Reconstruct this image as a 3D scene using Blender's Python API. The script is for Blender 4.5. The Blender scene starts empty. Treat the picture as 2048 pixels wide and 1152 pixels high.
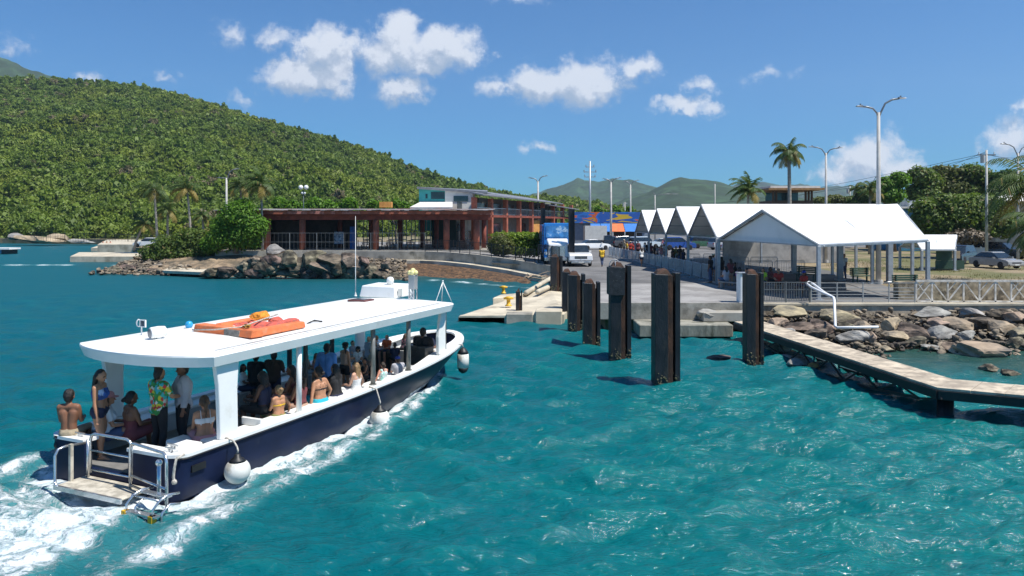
import bpy, bmesh, math, random
import numpy as np
from mathutils import Vector, Matrix, Euler
rad = math.radians
SC = bpy.context.scene
COL = SC.collection

# ------------------------------------------------------------------ camera, sky, sun, exposure
F = 1480.0        # focal length in pixels of the 2048 px wide photograph
HZ = 446.0        # horizon row
H = 5.0           # camera height over the water
cam_data = bpy.data.cameras.new('camera')
cam_data.sensor_width = 36.0
cam_data.lens = F / 2048 * 36
cam_data.shift_y = -(576 - HZ) / 2048
cam_data.clip_start = 0.2
cam_data.clip_end = 12000
cam = bpy.data.objects.new('camera', cam_data)
cam.location = (0, 0, H)
cam.rotation_euler = (rad(90), 0, 0)
COL.objects.link(cam)
SC.camera = cam
SC.view_settings.view_transform = 'Standard'
SC.view_settings.look = 'None'
SC.view_settings.exposure = 0.7
SC.view_settings.gamma = 1.0
SC.cycles.use_denoising = True
SC.cycles.max_bounces = 6
SC.cycles.diffuse_bounces = 3
SC.cycles.glossy_bounces = 3
SC.cycles.transparent_max_bounces = 8
SC.cycles.volume_bounces = 0

SUN_EL, SUN_AZ = rad(61), rad(115)     # azimuth measured from +Y towards +X
sd = Vector((math.sin(SUN_AZ) * math.cos(SUN_EL), math.cos(SUN_AZ) * math.cos(SUN_EL), math.sin(SUN_EL)))
sun_data = bpy.data.lights.new('sun', 'SUN')
sun_data.energy = 4.2
sun_data.angle = rad(0.53)
sun_data.color = (1.0, 0.955, 0.88)
sun = bpy.data.objects.new('sun', sun_data)
sun.rotation_euler = sd.to_track_quat('Z', 'Y').to_euler()
sun.location = (0, 0, 60)
COL.objects.link(sun)

world = bpy.data.worlds.new('World')
SC.world = world
world.use_nodes = True
wt = world.node_tree
wt.nodes.clear()


class NT:
    """small helper for node trees"""
    def __init__(s, tree): s.t = tree
    def n(s, typ, **kw):
        nd = s.t.nodes.new(typ)
        for k, v in kw.items():
            if k.startswith('i_'):
                key = k[2:]
                nd.inputs[int(key) if key.isdigit() else key.replace('_', ' ')].default_value = v
            else:
                setattr(nd, k, v)
        return nd
    def l(s, a, b): s.t.links.new(a, b)
    def math(s, op, a, b=None, c=None, clamp=False):
        nd = s.t.nodes.new('ShaderNodeMath'); nd.operation = op; nd.use_clamp = clamp
        for i, x in enumerate((a, b, c)):
            if x is None: continue
            if isinstance(x, (int, float)): nd.inputs[i].default_value = x
            else: s.t.links.new(x, nd.inputs[i])
        return nd.outputs[0]
    def vmath(s, op, a, b=None):
        nd = s.t.nodes.new('ShaderNodeVectorMath'); nd.operation = op
        for i, x in enumerate((a, b)):
            if x is None: continue
            if isinstance(x, (tuple, list, Vector)): nd.inputs[i].default_value = x
            else: s.t.links.new(x, nd.inputs[i])
        return nd.outputs['Value'] if op in ('LENGTH', 'DOT_PRODUCT', 'DISTANCE') else nd.outputs[0]
    def noise(s, vec, scale, detail=4, rough=.55, dist=0.0):
        nd = s.n('ShaderNodeTexNoise', i_Scale=scale, i_Detail=detail, i_Roughness=rough, i_Distortion=dist)
        if vec is not None: s.l(vec, nd.inputs['Vector'])
        return nd.outputs['Fac']
    def ramp(s, fac, stops, interp='LINEAR'):
        nd = s.t.nodes.new('ShaderNodeValToRGB'); cr = nd.color_ramp; cr.interpolation = interp
        while len(cr.elements) < len(stops): cr.elements.new(0.5)
        for e, (p, c) in zip(cr.elements, stops):
            e.position = p; e.color = c if len(c) == 4 else (*c, 1)
        s.l(fac, nd.inputs[0]); return nd.outputs[0]
    def mix(s, fac, a, b, blend='MIX'):
        nd = s.t.nodes.new('ShaderNodeMix'); nd.data_type = 'RGBA'; nd.blend_type = blend
        for i, x in ((0, fac), (6, a), (7, b)):
            if isinstance(x, (int, float)): nd.inputs[i].default_value = x
            elif isinstance(x, (tuple, list)): nd.inputs[i].default_value = (*x[:3], 1)
            else: s.l(x, nd.inputs[i])
        return nd.outputs[2]
    def sstep(s, v, lo, hi, a=0.0, b=1.0):
        nd = s.t.nodes.new('ShaderNodeMapRange'); nd.interpolation_type = 'SMOOTHSTEP'
        s.l(v, nd.inputs[0])
        for i, x in ((1, lo), (2, hi), (3, a), (4, b)): nd.inputs[i].default_value = x
        return nd.outputs[0]


def build_world():
    N = NT(wt)
    sky = N.n('ShaderNodeTexSky', sky_type='NISHITA', sun_disc=False, sun_elevation=SUN_EL, sun_rotation=SUN_AZ,
              altitude=0.0, air_density=1.0, dust_density=0.3, ozone_density=2.0)
    tint = N.mix(1.0, sky.outputs[0], SKY_TINT, 'MULTIPLY')
    bg = N.n('ShaderNodeBackground', i_Strength=SKY_STRENGTH)
    N.l(tint, bg.inputs[0])
    tc = N.n('ShaderNodeTexCoord')
    sep = N.n('ShaderNodeSeparateXYZ'); N.l(tc.outputs['Generated'], sep.inputs[0])
    yy = N.math('MAXIMUM', sep.outputs[1], 0.08)
    u = N.math('DIVIDE', sep.outputs[0], yy)
    v = N.math('DIVIDE', sep.outputs[2], yy)
    uv = N.n('ShaderNodeCombineXYZ'); N.l(u, uv.inputs[0]); N.l(v, uv.inputs[1])
    uv = uv.outputs[0]
    wob = N.n('ShaderNodeTexNoise', i_Scale=14.0, i_Detail=9.0, i_Roughness=0.68)
    N.l(uv, wob.inputs['Vector'])
    off = N.vmath('SUBTRACT', wob.outputs['Color'], (.5, .5, .5))
    off = N.vmath('MULTIPLY', off, (.12, .08, 0))
    p = N.vmath('ADD', uv, off)
    def field(pt):
        best = None
        for (cx, cy, rx, ry, k) in CLOUDS:
            c = ((cx - 1024) / F, (HZ - cy) / F, 0)
            q = N.vmath('MULTIPLY', N.vmath('SUBTRACT', pt, c), (F / rx, F / ry, 0))
            m = N.math('MULTIPLY', N.math('SUBTRACT', 1.0, N.vmath('LENGTH', q)), k)
            best = m if best is None else N.math('SMOOTH_MAX', best, m, 0.12)
        return best
    f0 = field(p)
    fb = N.noise(uv, 30, 8, .62, .3)
    f1 = N.math('ADD', f0, N.math('MULTIPLY', N.math('SUBTRACT', fb, .5), 1.35))
    dens = N.sstep(f1, -0.1, 0.6, 0.0, 0.96)
    # light from the upper right: the cloud is brighter where the field falls off towards the sun
    f2 = N.math('ADD', field(N.vmath('ADD', p, (.008, .024, 0))), N.math('MULTIPLY', N.math('SUBTRACT', N.noise(N.vmath('ADD', uv, (.005, .014, 0)), 30, 8, .62, .3), .5), 1.35))
    lit = N.math('SUBTRACT', f1, f2)
    col = N.ramp(N.math('ADD', N.math('MULTIPLY', lit, 1.1), .5, clamp=True),
                 [(0.15, (.27, .33, .42)), (0.5, (.38, .42, .49)), (0.85, (.56, .58, .62))])
    cb = N.n('ShaderNodeBackground', i_Strength=1.0); N.l(col, cb.inputs[0])
    front = N.sstep(sep.outputs[1], .1, .25)
    ms = N.n('ShaderNodeMixShader')
    N.l(N.math('MULTIPLY', dens, front), ms.inputs[0]); N.l(bg.outputs[0], ms.inputs[1]); N.l(cb.outputs[0], ms.inputs[2])
    out = N.n('ShaderNodeOutputWorld'); N.l(ms.outputs[0], out.inputs[0])


SKY_STRENGTH = 0.095
SKY_TINT = (0.165, 0.49, 0.79)
CLOUDS = [  # centre x, y and radii in photo pixels, weight
    (655, 100, 62, 62, 1.2), (600, 150, 95, 48, 1.1), (665, 150, 55, 45, 1.0), (560, 65, 60, 30, .55), (468, 62, 42, 24, .32),
    (805, 75, 70, 62, 1.2), (890, 90, 85, 52, 1.1), (760, 105, 62, 42, .9), (810, 170, 72, 40, 1.0), (850, 120, 80, 40, .8),
    (1090, 165, 120, 45, 1.1), (1170, 160, 85, 55, 1.2), (1275, 135, 62, 30, .75), (1010, 180, 70, 28, .7),
    (1378, 218, 85, 22, .75), (1390, 176, 36, 20, .5), (1072, 290, 24, 12, .4), (1530, 155, 40, 12, .25),
    (1745, 310, 85, 50, .95), (1690, 335, 70, 38, .75), (1790, 330, 60, 40, .75), (2030, 290, 60, 55, .7), (2045, 215, 30, 22, .6),
    (330, 158, 26, 14, .25), (470, 190, 30, 16, .27), (10, 95, 50, 22, .25), (172, 150, 30, 12, .4), (1030, 5, 50, 12, .3)]
build_world()


# ------------------------------------------------------------------ placing helpers
def P(px, py, d):
    """the world point seen at photo pixel (px, py) at depth d"""
    return Vector(((px - 1024) / F * d, d, H - (py - HZ) / F * d))
def G(px, py, z=0.0):
    """the world point at height z seen at photo pixel (px, py)"""
    return P(px, py, F * (H - z) / (py - HZ))


# ------------------------------------------------------------------ mesh building
class MB:
    def __init__(s): s.v = []; s.f = []; s.mi = []; s.cur = 0
    def add(s, vs, fs):
        o = len(s.v)
        s.v.extend([tuple(p) for p in vs])
        for f in fs:
            s.f.append(tuple(i + o for i in f)); s.mi.append(s.cur)
        return s
    def hexa(s, b, t):
        """box from 4 bottom and 4 top points (counter-clockwise from above)"""
        return s.add(list(b) + list(t), [(3, 2, 1, 0), (4, 5, 6, 7), (0, 1, 5, 4), (1, 2, 6, 5), (2, 3, 7, 6), (3, 0, 4, 7)])
    def bx(s, x0, y0, z0, x1, y1, z1):
        return s.hexa([(x0, y0, z0), (x1, y0, z0), (x1, y1, z0), (x0, y1, z0)], [(x0, y0, z1), (x1, y0, z1), (x1, y1, z1), (x0, y1, z1)])
    def cbx(s, c, sx, sy, sz, rz=0.0):
        """box standing on c"""
        co, si = math.cos(rz), math.sin(rz)
        q = [(-sx / 2, -sy / 2), (sx / 2, -sy / 2), (sx / 2, sy / 2), (-sx / 2, sy / 2)]
        q = [(c[0] + a * co - b * si, c[1] + a * si + b * co) for a, b in q]
        return s.hexa([(a, b, c[2]) for a, b in q], [(a, b, c[2] + sz) for a, b in q])
    def bar(s, a, b, w, h=None, up=(0, 0, 1)):
        a, b = Vector(a), Vector(b); h = w if h is None else h
        d = (b - a).normalized(); u = Vector(up)
        if abs(d.dot(u)) > .98: u = Vector((0, 1, 0))
        r = d.cross(u).normalized(); u = r.cross(d).normalized()
        q = [-r * w / 2 - u * h / 2, r * w / 2 - u * h / 2, r * w / 2 + u * h / 2, -r * w / 2 + u * h / 2]
        return s.hexa([b + x for x in q], [a + x for x in q])
    def tube(s, pts, r, n=8, cap=True):
        pts = [Vector(p) for p in pts]; m = len(pts)
        rs = r if isinstance(r, (list, tuple)) else [r] * m
        d0 = (pts[1] - pts[0]).normalized()
        u = Vector((0, 0, 1)) if abs(d0.z) < .9 else Vector((1, 0, 0))
        vs = []
        for i, p in enumerate(pts):
            d = (pts[min(i + 1, m - 1)] - pts[max(i - 1, 0)]).normalized()
            u = (u - d * u.dot(d)).normalized(); w = d.cross(u)
            vs += [p + (u * math.cos(k * 2 * math.pi / n) + w * math.sin(k * 2 * math.pi / n)) * rs[i] for k in range(n)]
        fs = [(i * n + k, i * n + (k + 1) % n, (i + 1) * n + (k + 1) % n, (i + 1) * n + k) for i in range(m - 1) for k in range(n)]
        if cap: fs += [tuple(range(n - 1, -1, -1)), tuple(range((m - 1) * n, m * n))]
        return s.add(vs, fs)
    def lathe(s, prof, c=(0, 0, 0), n=12, axis=None):
        """surface of revolution from (radius, height) pairs about z (or the given axis)"""
        c = Vector(c); M = Matrix.Identity(3)
        if axis is not None: M = Vector(axis).to_track_quat('Z', 'Y').to_matrix()
        vs = [c + M @ Vector((r * math.cos(k * 2 * math.pi / n), r * math.sin(k * 2 * math.pi / n), z)) for r, z in prof for k in range(n)]
        m = len(prof)
        fs = [(i * n + k, i * n + (k + 1) % n, (i + 1) * n + (k + 1) % n, (i + 1) * n + k) for i in range(m - 1) for k in range(n)]
        fs += [tuple(range(n - 1, -1, -1)), tuple(range((m - 1) * n, m * n))]
        return s.add(vs, fs)
    def ball(s, c, r, n=10, sq=(1, 1, 1)):
        k = max(4, n // 2 + 1); o = len(s.v)
        prof = [(r * math.sin(math.pi * (i + .02) / (k - 1 + .04)), -r * math.cos(math.pi * (i + .02) / (k - 1 + .04))) for i in range(k)]
        s.lathe(prof, (0, 0, 0), n)
        for i in range(o, len(s.v)):
            p = s.v[i]; s.v[i] = (p[0] * sq[0] + c[0], p[1] * sq[1] + c[1], p[2] * sq[2] + c[2])
        return s
    def prism(s, poly, z0, z1):
        """extrude a counter-clockwise plan outline; z0 / z1 may be numbers or per-point lists"""
        n = len(poly)
        za = z0 if isinstance(z0, (list, tuple)) else [z0] * n
        zb = z1 if isinstance(z1, (list, tuple)) else [z1] * n
        vs = [(p[0], p[1], z) for p, z in zip(poly, za)] + [(p[0], p[1], z) for p, z in zip(poly, zb)]
        return s.add(vs, [tuple(range(n - 1, -1, -1)), tuple(range(n, 2 * n))] + [(i, (i + 1) % n, n + (i + 1) % n, n + i) for i in range(n)])
    def plate(s, pts, th):
        """polygon in space thickened by th against its normal"""
        pts = [Vector(p) for p in pts]; n = len(pts)
        nr = Vector((0, 0, 0))
        for i in range(n): nr += (pts[i] - pts[0]).cross(pts[(i + 1) % n] - pts[0])
        nr.normalize()
        vs = pts + [p - nr * th for p in pts]
        return s.add(vs, [tuple(range(n)), tuple(range(2 * n - 1, n - 1, -1))] + [((i + 1) % n, i, n + i, n + (i + 1) % n) for i in range(n)])
    def xf(s, M, start=0):
        for i in range(start, len(s.v)): s.v[i] = tuple(M @ Vector(s.v[i]))
        return s
    def build(s, name, mats, parent=None, smooth=False, world=False, bevel=0.0, seg=1):
        """link as one mesh object; world=True: coordinates are world ones, re-expressed under the (unrotated) parent"""
        off = Vector((0, 0, 0)); p = parent
        if world:
            while p is not None: off += p.location; p = p.parent
        me = bpy.data.meshes.new(name)
        me.from_pydata([tuple(Vector(v) - off) for v in s.v] if world else s.v, [], s.f)
        for m in (mats if isinstance(mats, (list, tuple)) else [mats]): me.materials.append(m)
        me.polygons.foreach_set('material_index', s.mi)
        if smooth: me.polygons.foreach_set('use_smooth', [True] * len(s.f))
        me.update()
        o = bpy.data.objects.new(name, me); COL.objects.link(o); o.parent = parent
        if bevel > 0:
            b = o.modifiers.new('bevel', 'BEVEL'); b.width = bevel; b.segments = seg; b.limit_method = 'ANGLE'; b.angle_limit = rad(40)
        return o


def tag(o, label=None, cat=None, group=None, kind=None):
    if label: o['label'] = label
    if cat: o['category'] = cat
    if group: o['group'] = group
    if kind: o['kind'] = kind
    return o
def thing(name, label, cat, loc=(0, 0, 0), rz=0.0, group=None):
    o = bpy.data.objects.new(name, None); COL.objects.link(o)
    o.empty_display_size = .2; o.location = loc; o.rotation_euler = (0, 0, rz)
    return tag(o, label, cat, group)
def dup(root, loc=None, rz=None, scale=None, label=None, group=None):
    r = root.copy(); COL.objects.link(r)
    if loc is not None: r.location = loc
    if rz is not None: r.rotation_euler = (0, 0, rz)
    if scale is not None: r.scale = scale if isinstance(scale, (tuple, list)) else (scale,) * 3
    if label: r['label'] = label
    if group: r['group'] = group
    for ch in list(root.children):
        c = ch.copy(); COL.objects.link(c); c.parent = r
        for g in list(ch.children):
            d = g.copy(); COL.objects.link(d); d.parent = c
    return r


# ------------------------------------------------------------------ materials
MATS = {}
def mat(name, col=(.5, .5, .5), rough=.6, metal=0.0, var=.18, scale=2.0, col2=None, mixs=None, bump=0.0, bscale=20.0,
        stretch=(1, 1, 1), spec=.5, per_obj=0.0, trans=0.0, coat=0.0, edge=(.42, .62), world=False):
    """weathered procedural surface: base colour broken by noise, an optional second colour in patches, bump"""
    if name in MATS: return MATS[name]
    m = bpy.data.materials.new(name); m.use_nodes = True
    t = m.node_tree; t.nodes.clear(); N = NT(t)
    tc = N.n('ShaderNodeTexCoord')
    src = tc.outputs['Object']
    if world: src = N.n('ShaderNodeNewGeometry').outputs['Position']
    vec = N.vmath('MULTIPLY', src, stretch)
    n1 = N.noise(vec, scale, 5, .6)
    lo, hi = 1 - var, 1 + var
    c = N.mix(N.sstep(n1, .3, .7), tuple(x * lo for x in col), tuple(min(1, x * hi) for x in col))
    if col2 is not None:
        n2 = N.noise(N.vmath('ADD', vec, (3.1, 7.7, 1.3)), mixs or scale * .7, 6, .62)
        c = N.mix(N.sstep(n2, *edge), c, col2)
    if per_obj:
        oi = N.n('ShaderNodeObjectInfo')
        hs = N.n('ShaderNodeHueSaturation')
        N.l(N.math('MULTIPLY_ADD', oi.outputs['Random'], per_obj * .18, .5 - per_obj * .09), hs.inputs['Hue'])
        N.l(N.math('MULTIPLY_ADD', N.math('FRACT', N.math('MULTIPLY', oi.outputs['Random'], 7.31)), per_obj, 1 - per_obj / 2), hs.inputs['Value'])
        N.l(c, hs.inputs['Color']); c = hs.outputs[0]
    b = N.n('ShaderNodeBsdfPrincipled', i_Metallic=metal, i_Roughness=rough)
    b.inputs['Specular IOR Level'].default_value = spec
    if trans: b.inputs['Transmission Weight'].default_value = trans
    if coat: b.inputs['Coat Weight'].default_value = coat; b.inputs['Coat Roughness'].default_value = .08
    N.l(c, b.inputs['Base Color'])
    rr = N.math('ADD', N.math('MULTIPLY', n1, .25), rough - .125, clamp=True); N.l(rr, b.inputs['Roughness'])
    if bump:
        bp = N.n('ShaderNodeBump', i_Strength=min(1, bump), i_Distance=.03)
        N.l(N.noise(vec, bscale, 5, .6), bp.inputs['Height']); N.l(bp.outputs[0], b.inputs['Normal'])
    out = N.n('ShaderNodeOutputMaterial'); N.l(b.outputs[0], out.inputs[0])
    MATS[name] = m
    return m
# ------------------------------------------------------------------ the boat's frame (needed by water and people)
BX, BY, BTH = -7.294, 14.633, rad(24.18)
BH = Vector((math.sin(BTH), math.cos(BTH), 0)); BR = Vector((math.cos(BTH), -math.sin(BTH), 0))
S0, S1, HB = -0.73, 12.3, 1.78            # stern, bow tip, half beam
ROOF_L, ROOF_W = 9.6, 1.88
def B(s, t, z): return Vector((BX, BY, 0)) + BH * s + BR * t + Vector((0, 0, z))
def BS(px, t):
    """how far forward on the boat the point at lateral offset t seen in photo column px lies"""
    k = (px - 1024) / F
    return (k * (BY - t * math.sin(BTH)) - BX - t * math.cos(BTH)) / (math.sin(BTH) - k * math.cos(BTH))
def gun_half(s):
    u = min(1.0, max(0.0, (s - 4.2) / (S1 - 4.2)))
    return HB * (1 - u ** 4.6) ** .56
def wl_half(s):
    u = min(1.0, max(0.0, (s - 2.0) / (S1 - .75 - 2.0)))
    return HB * .95 * (1 - u ** 2.5) ** .85
def gun_z(s): return .82 + .46 * max(0, (s - 3) / 9.3) ** 2

# ------------------------------------------------------------------ water
def fbm2(x, y, seed, oct=4):
    """cheap value noise made of rotated sines"""
    r = np.random.default_rng(seed); out = np.zeros_like(x); a = 1.0
    for o in range(oct):
        for k in range(3):
            th = r.uniform(0, math.tau); f = (1.7 ** o) * r.uniform(.8, 1.25); ph = r.uniform(0, math.tau)
            out += a * np.sin((x * math.cos(th) + y * math.sin(th)) * f + ph + .8 * np.sin((x * math.sin(th) - y * math.cos(th)) * f * .7 + ph * 2))
        a *= .6
    return out / 4.0

SHORE = [(-126, 182), (-92, 170), (-70, 122), (-52, 93), (-40, 75), (-24, 69), (-8, 66), (0, 59), (3.2, 55.5), (4.4, 37), (11.5, 36), (13, 27.5), (24, 25), (60, 25)]
def build_water():
    s = np.concatenate([1 / np.linspace(1 / 4.5, 1 / 62., 620), np.geomspace(62.6, 2600, 110)])
    nu = 760
    u = np.linspace(-1, 1, nu)
    Y = np.repeat(s, nu); hw = .86 * Y + 10
    U = np.tile(u, len(s)); X = U * hw
    rng = np.random.default_rng(5)
    Z = np.zeros_like(X); crest = np.zeros_like(X)
    dx = 2 * hw / nu
    ds = np.repeat(np.gradient(s), nu)
    sp = np.maximum(dx, ds * .55)
    lost = np.zeros_like(X)
    for i in range(120):
        lam = 10 ** rng.uniform(math.log10(.2), math.log10(2.6))
        th = rng.normal(math.radians(262), math.radians(30))
        k = math.tau / lam
        amp = .0066 * lam ** .92
        ph = rng.uniform(0, math.tau)
        fade = np.clip((lam / sp - 2.2) / 2.5, 0, 1)
        arg = (X * math.cos(th) + Y * math.sin(th)) * k + ph + 1.1 * np.sin((X * math.sin(th) - Y * math.cos(th)) * k * .37 + ph * 3)
        w = 2 * ((np.sin(arg) + 1) / 2) ** 1.6 - .85
        Z += amp * fade * w
        lost += (amp * k) ** 2 * (1 - fade)
    patch = fbm2(X * .13, Y * .13, 3)
    Z *= (1 + .35 * np.clip(patch, -1, 1)) * np.clip(1.25 - Y / 160, .25, 1)
    # ---- foam: along the hull, the spreading side wave and the churned stern wake
    rx, ry = X - BX, Y - BY
    ls = rx * BH.x + ry * BH.y; lt = rx * BR.x + ry * BR.y
    sl = np.clip(ls, S0, S1 - .7)
    uu = np.clip((sl - 2.0) / (S1 - .75 - 2.0), 0, 1)
    hwl = HB * .95 * np.clip(1 - uu ** 2.5, 0, 1) ** .85
    e = np.abs(lt) - hwl
    along = (S1 - .7 - ls)
    n1 = fbm2(X * 1.1, Y * 1.1, 11); n2 = fbm2(X * .55, Y * .55, 12); n3 = fbm2(X * 3.2, Y * 3.2, 13)
    width = .16 + .075 * np.clip(along, 0, 20) + .10 * n1
    foam = np.where((along > -.5) & (ls > S0 - .5), np.clip(1.25 - np.clip(e - .02, 0, 9) / np.maximum(width, .06), 0, 1.15), 0)
    foam *= np.clip((along + .5) / .9, 0, 1)
    # side wave crest peeling off the hull, running on behind the stern
    c0 = hwl + .12 + .085 * np.clip(along, 0, 40)
    ridge = np.exp(-((np.abs(lt) - c0 - .12 * n2) / (.16 + .022 * np.clip(along, 0, 40))) ** 2) * np.clip(along / 2.5, 0, 1) * np.clip(1.3 - along / 26, 0, 1)
    foam = np.maximum(foam, ridge * (.95 + .3 * n1))
    between = np.clip((c0 + .2 - np.abs(lt)) / .5, 0, 1) * np.clip(along / 4, 0, 1) * np.clip(1.25 - along / 24, 0, 1)
    foam = np.maximum(foam, between * (.62 + .22 * n2 + .16 * n1))
    back = np.clip(S0 + .25 - ls, 0, 60)
    halfw = 1.9 + .26 * back + .25 * n2
    inside = np.clip((halfw - np.abs(lt)) / .8, 0, 1) * np.clip(back / .5, 0, 1)
    wake = inside * np.clip(1.3 - back / 26, .3, 1) * (.95 + .25 * n2 + .15 * n1)
    foam = np.maximum(foam, wake)
    Z += ridge * (.07 + .03 * n1) + inside * np.exp(-back / 6) * (.06 * n1 + .05 * n3 + .03)
    Z += np.clip(foam, 0, 1) * .022 * n3
    # streaks of foam at the left point and along the weedy shore
    st = np.exp(-((Y - 89 - (X + 50) * .12 + .9 * n1) / 1.0) ** 2) * np.clip((X + 64) / 4, 0, 1) * np.clip((-43 - X) / 3, 0, 1)
    sh = np.exp(-((Y - (58.3 - X * .9) - .6 * n1) / .7) ** 2) * np.clip((X + 9) / 2, 0, 1) * np.clip((3.2 - X) / 1.5, 0, 1)
    rk = np.exp(-(((X - 11.0) / 1.5) ** 2 + ((Y - 30.2) / .35) ** 2)) + np.exp(-(((X - 13.6) / 2.6) ** 2 + ((Y - 27.2 + .4 * n1) / .35) ** 2)) * .7
    foam = np.maximum(foam, np.maximum(st * .95, np.maximum(sh * (.75 + .3 * n1), rk * .8)))
    # shallows in front of the right-hand rocks and along the left bank
    d_r = (Y - (22.8 - np.clip(X - 13, 0, 60) * .28)) / 4.5 + .22 * n2
    shallow = np.clip(d_r, 0, 1) * np.clip((X - 10.6 - np.clip(30 - Y, 0, 20) * .05) / 1.6, 0, 1)
    d_l = np.clip(1 - ((np.interp(X, [a for a, b in SHORE], [b for a, b in SHORE]) - Y) / 6.0) + .3 * n2, 0, 1) * np.clip((3 - X) / 4, 0, 1)
    shallow = np.maximum(shallow, d_l * .55)
    Z *= 1 - .6 * np.clip(shallow, 0, 1)
    # keep the surface out of the boat
    inb = (e < -.10) & (ls > S0 + .05) & (ls < S1 - 1.0)
    Z = np.where(inb, -.25, Z)
    V = np.stack([X, Y, Z], 1)
    nr = len(s)
    idx = (np.arange(nr - 1)[:, None] * nu + np.arange(nu - 1)[None]).ravel()
    Fc = np.stack([idx, idx + 1, idx + nu + 1, idx + nu], 1)
    # a plain sheet under and behind the camera
    me = bpy.data.meshes.new('water')
    xb = hw[0]
    extra = np.array([(-xb * 30, -300, 0), (xb * 30, -300, 0), (xb, 4.5, 0), (-xb, 4.5, 0)])
    nV = len(V)
    V = np.concatenate([V, extra])
    me.vertices.add(len(V)); me.vertices.foreach_set('co', V.astype(np.float32).ravel())
    nq = len(Fc) + 1
    loops = np.concatenate([Fc.ravel(), np.array([nV, nV + 1, nV + 2, nV + 3])])
    me.loops.add(len(loops)); me.loops.foreach_set('vertex_index', loops.astype(np.int32))
    me.polygons.add(nq); me.polygons.foreach_set('loop_start', np.arange(nq, dtype=np.int32) * 4)
    me.polygons.foreach_set('use_smooth', np.ones(nq, dtype=bool))
    me.update(calc_edges=True)
    z4 = np.zeros(4)
    for nm, arr in (('foam', foam), ('shallow', shallow), ('crest', Z), ('lost', np.sqrt(lost / 2))):
        a = me.attributes.new(nm, 'FLOAT', 'POINT'); a.data.foreach_set('value', np.concatenate([arr, z4]).astype(np.float32))
    o = bpy.data.objects.new('water', me); COL.objects.link(o)
    tag(o, kind='structure')
    me.materials.append(water_material())

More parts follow.
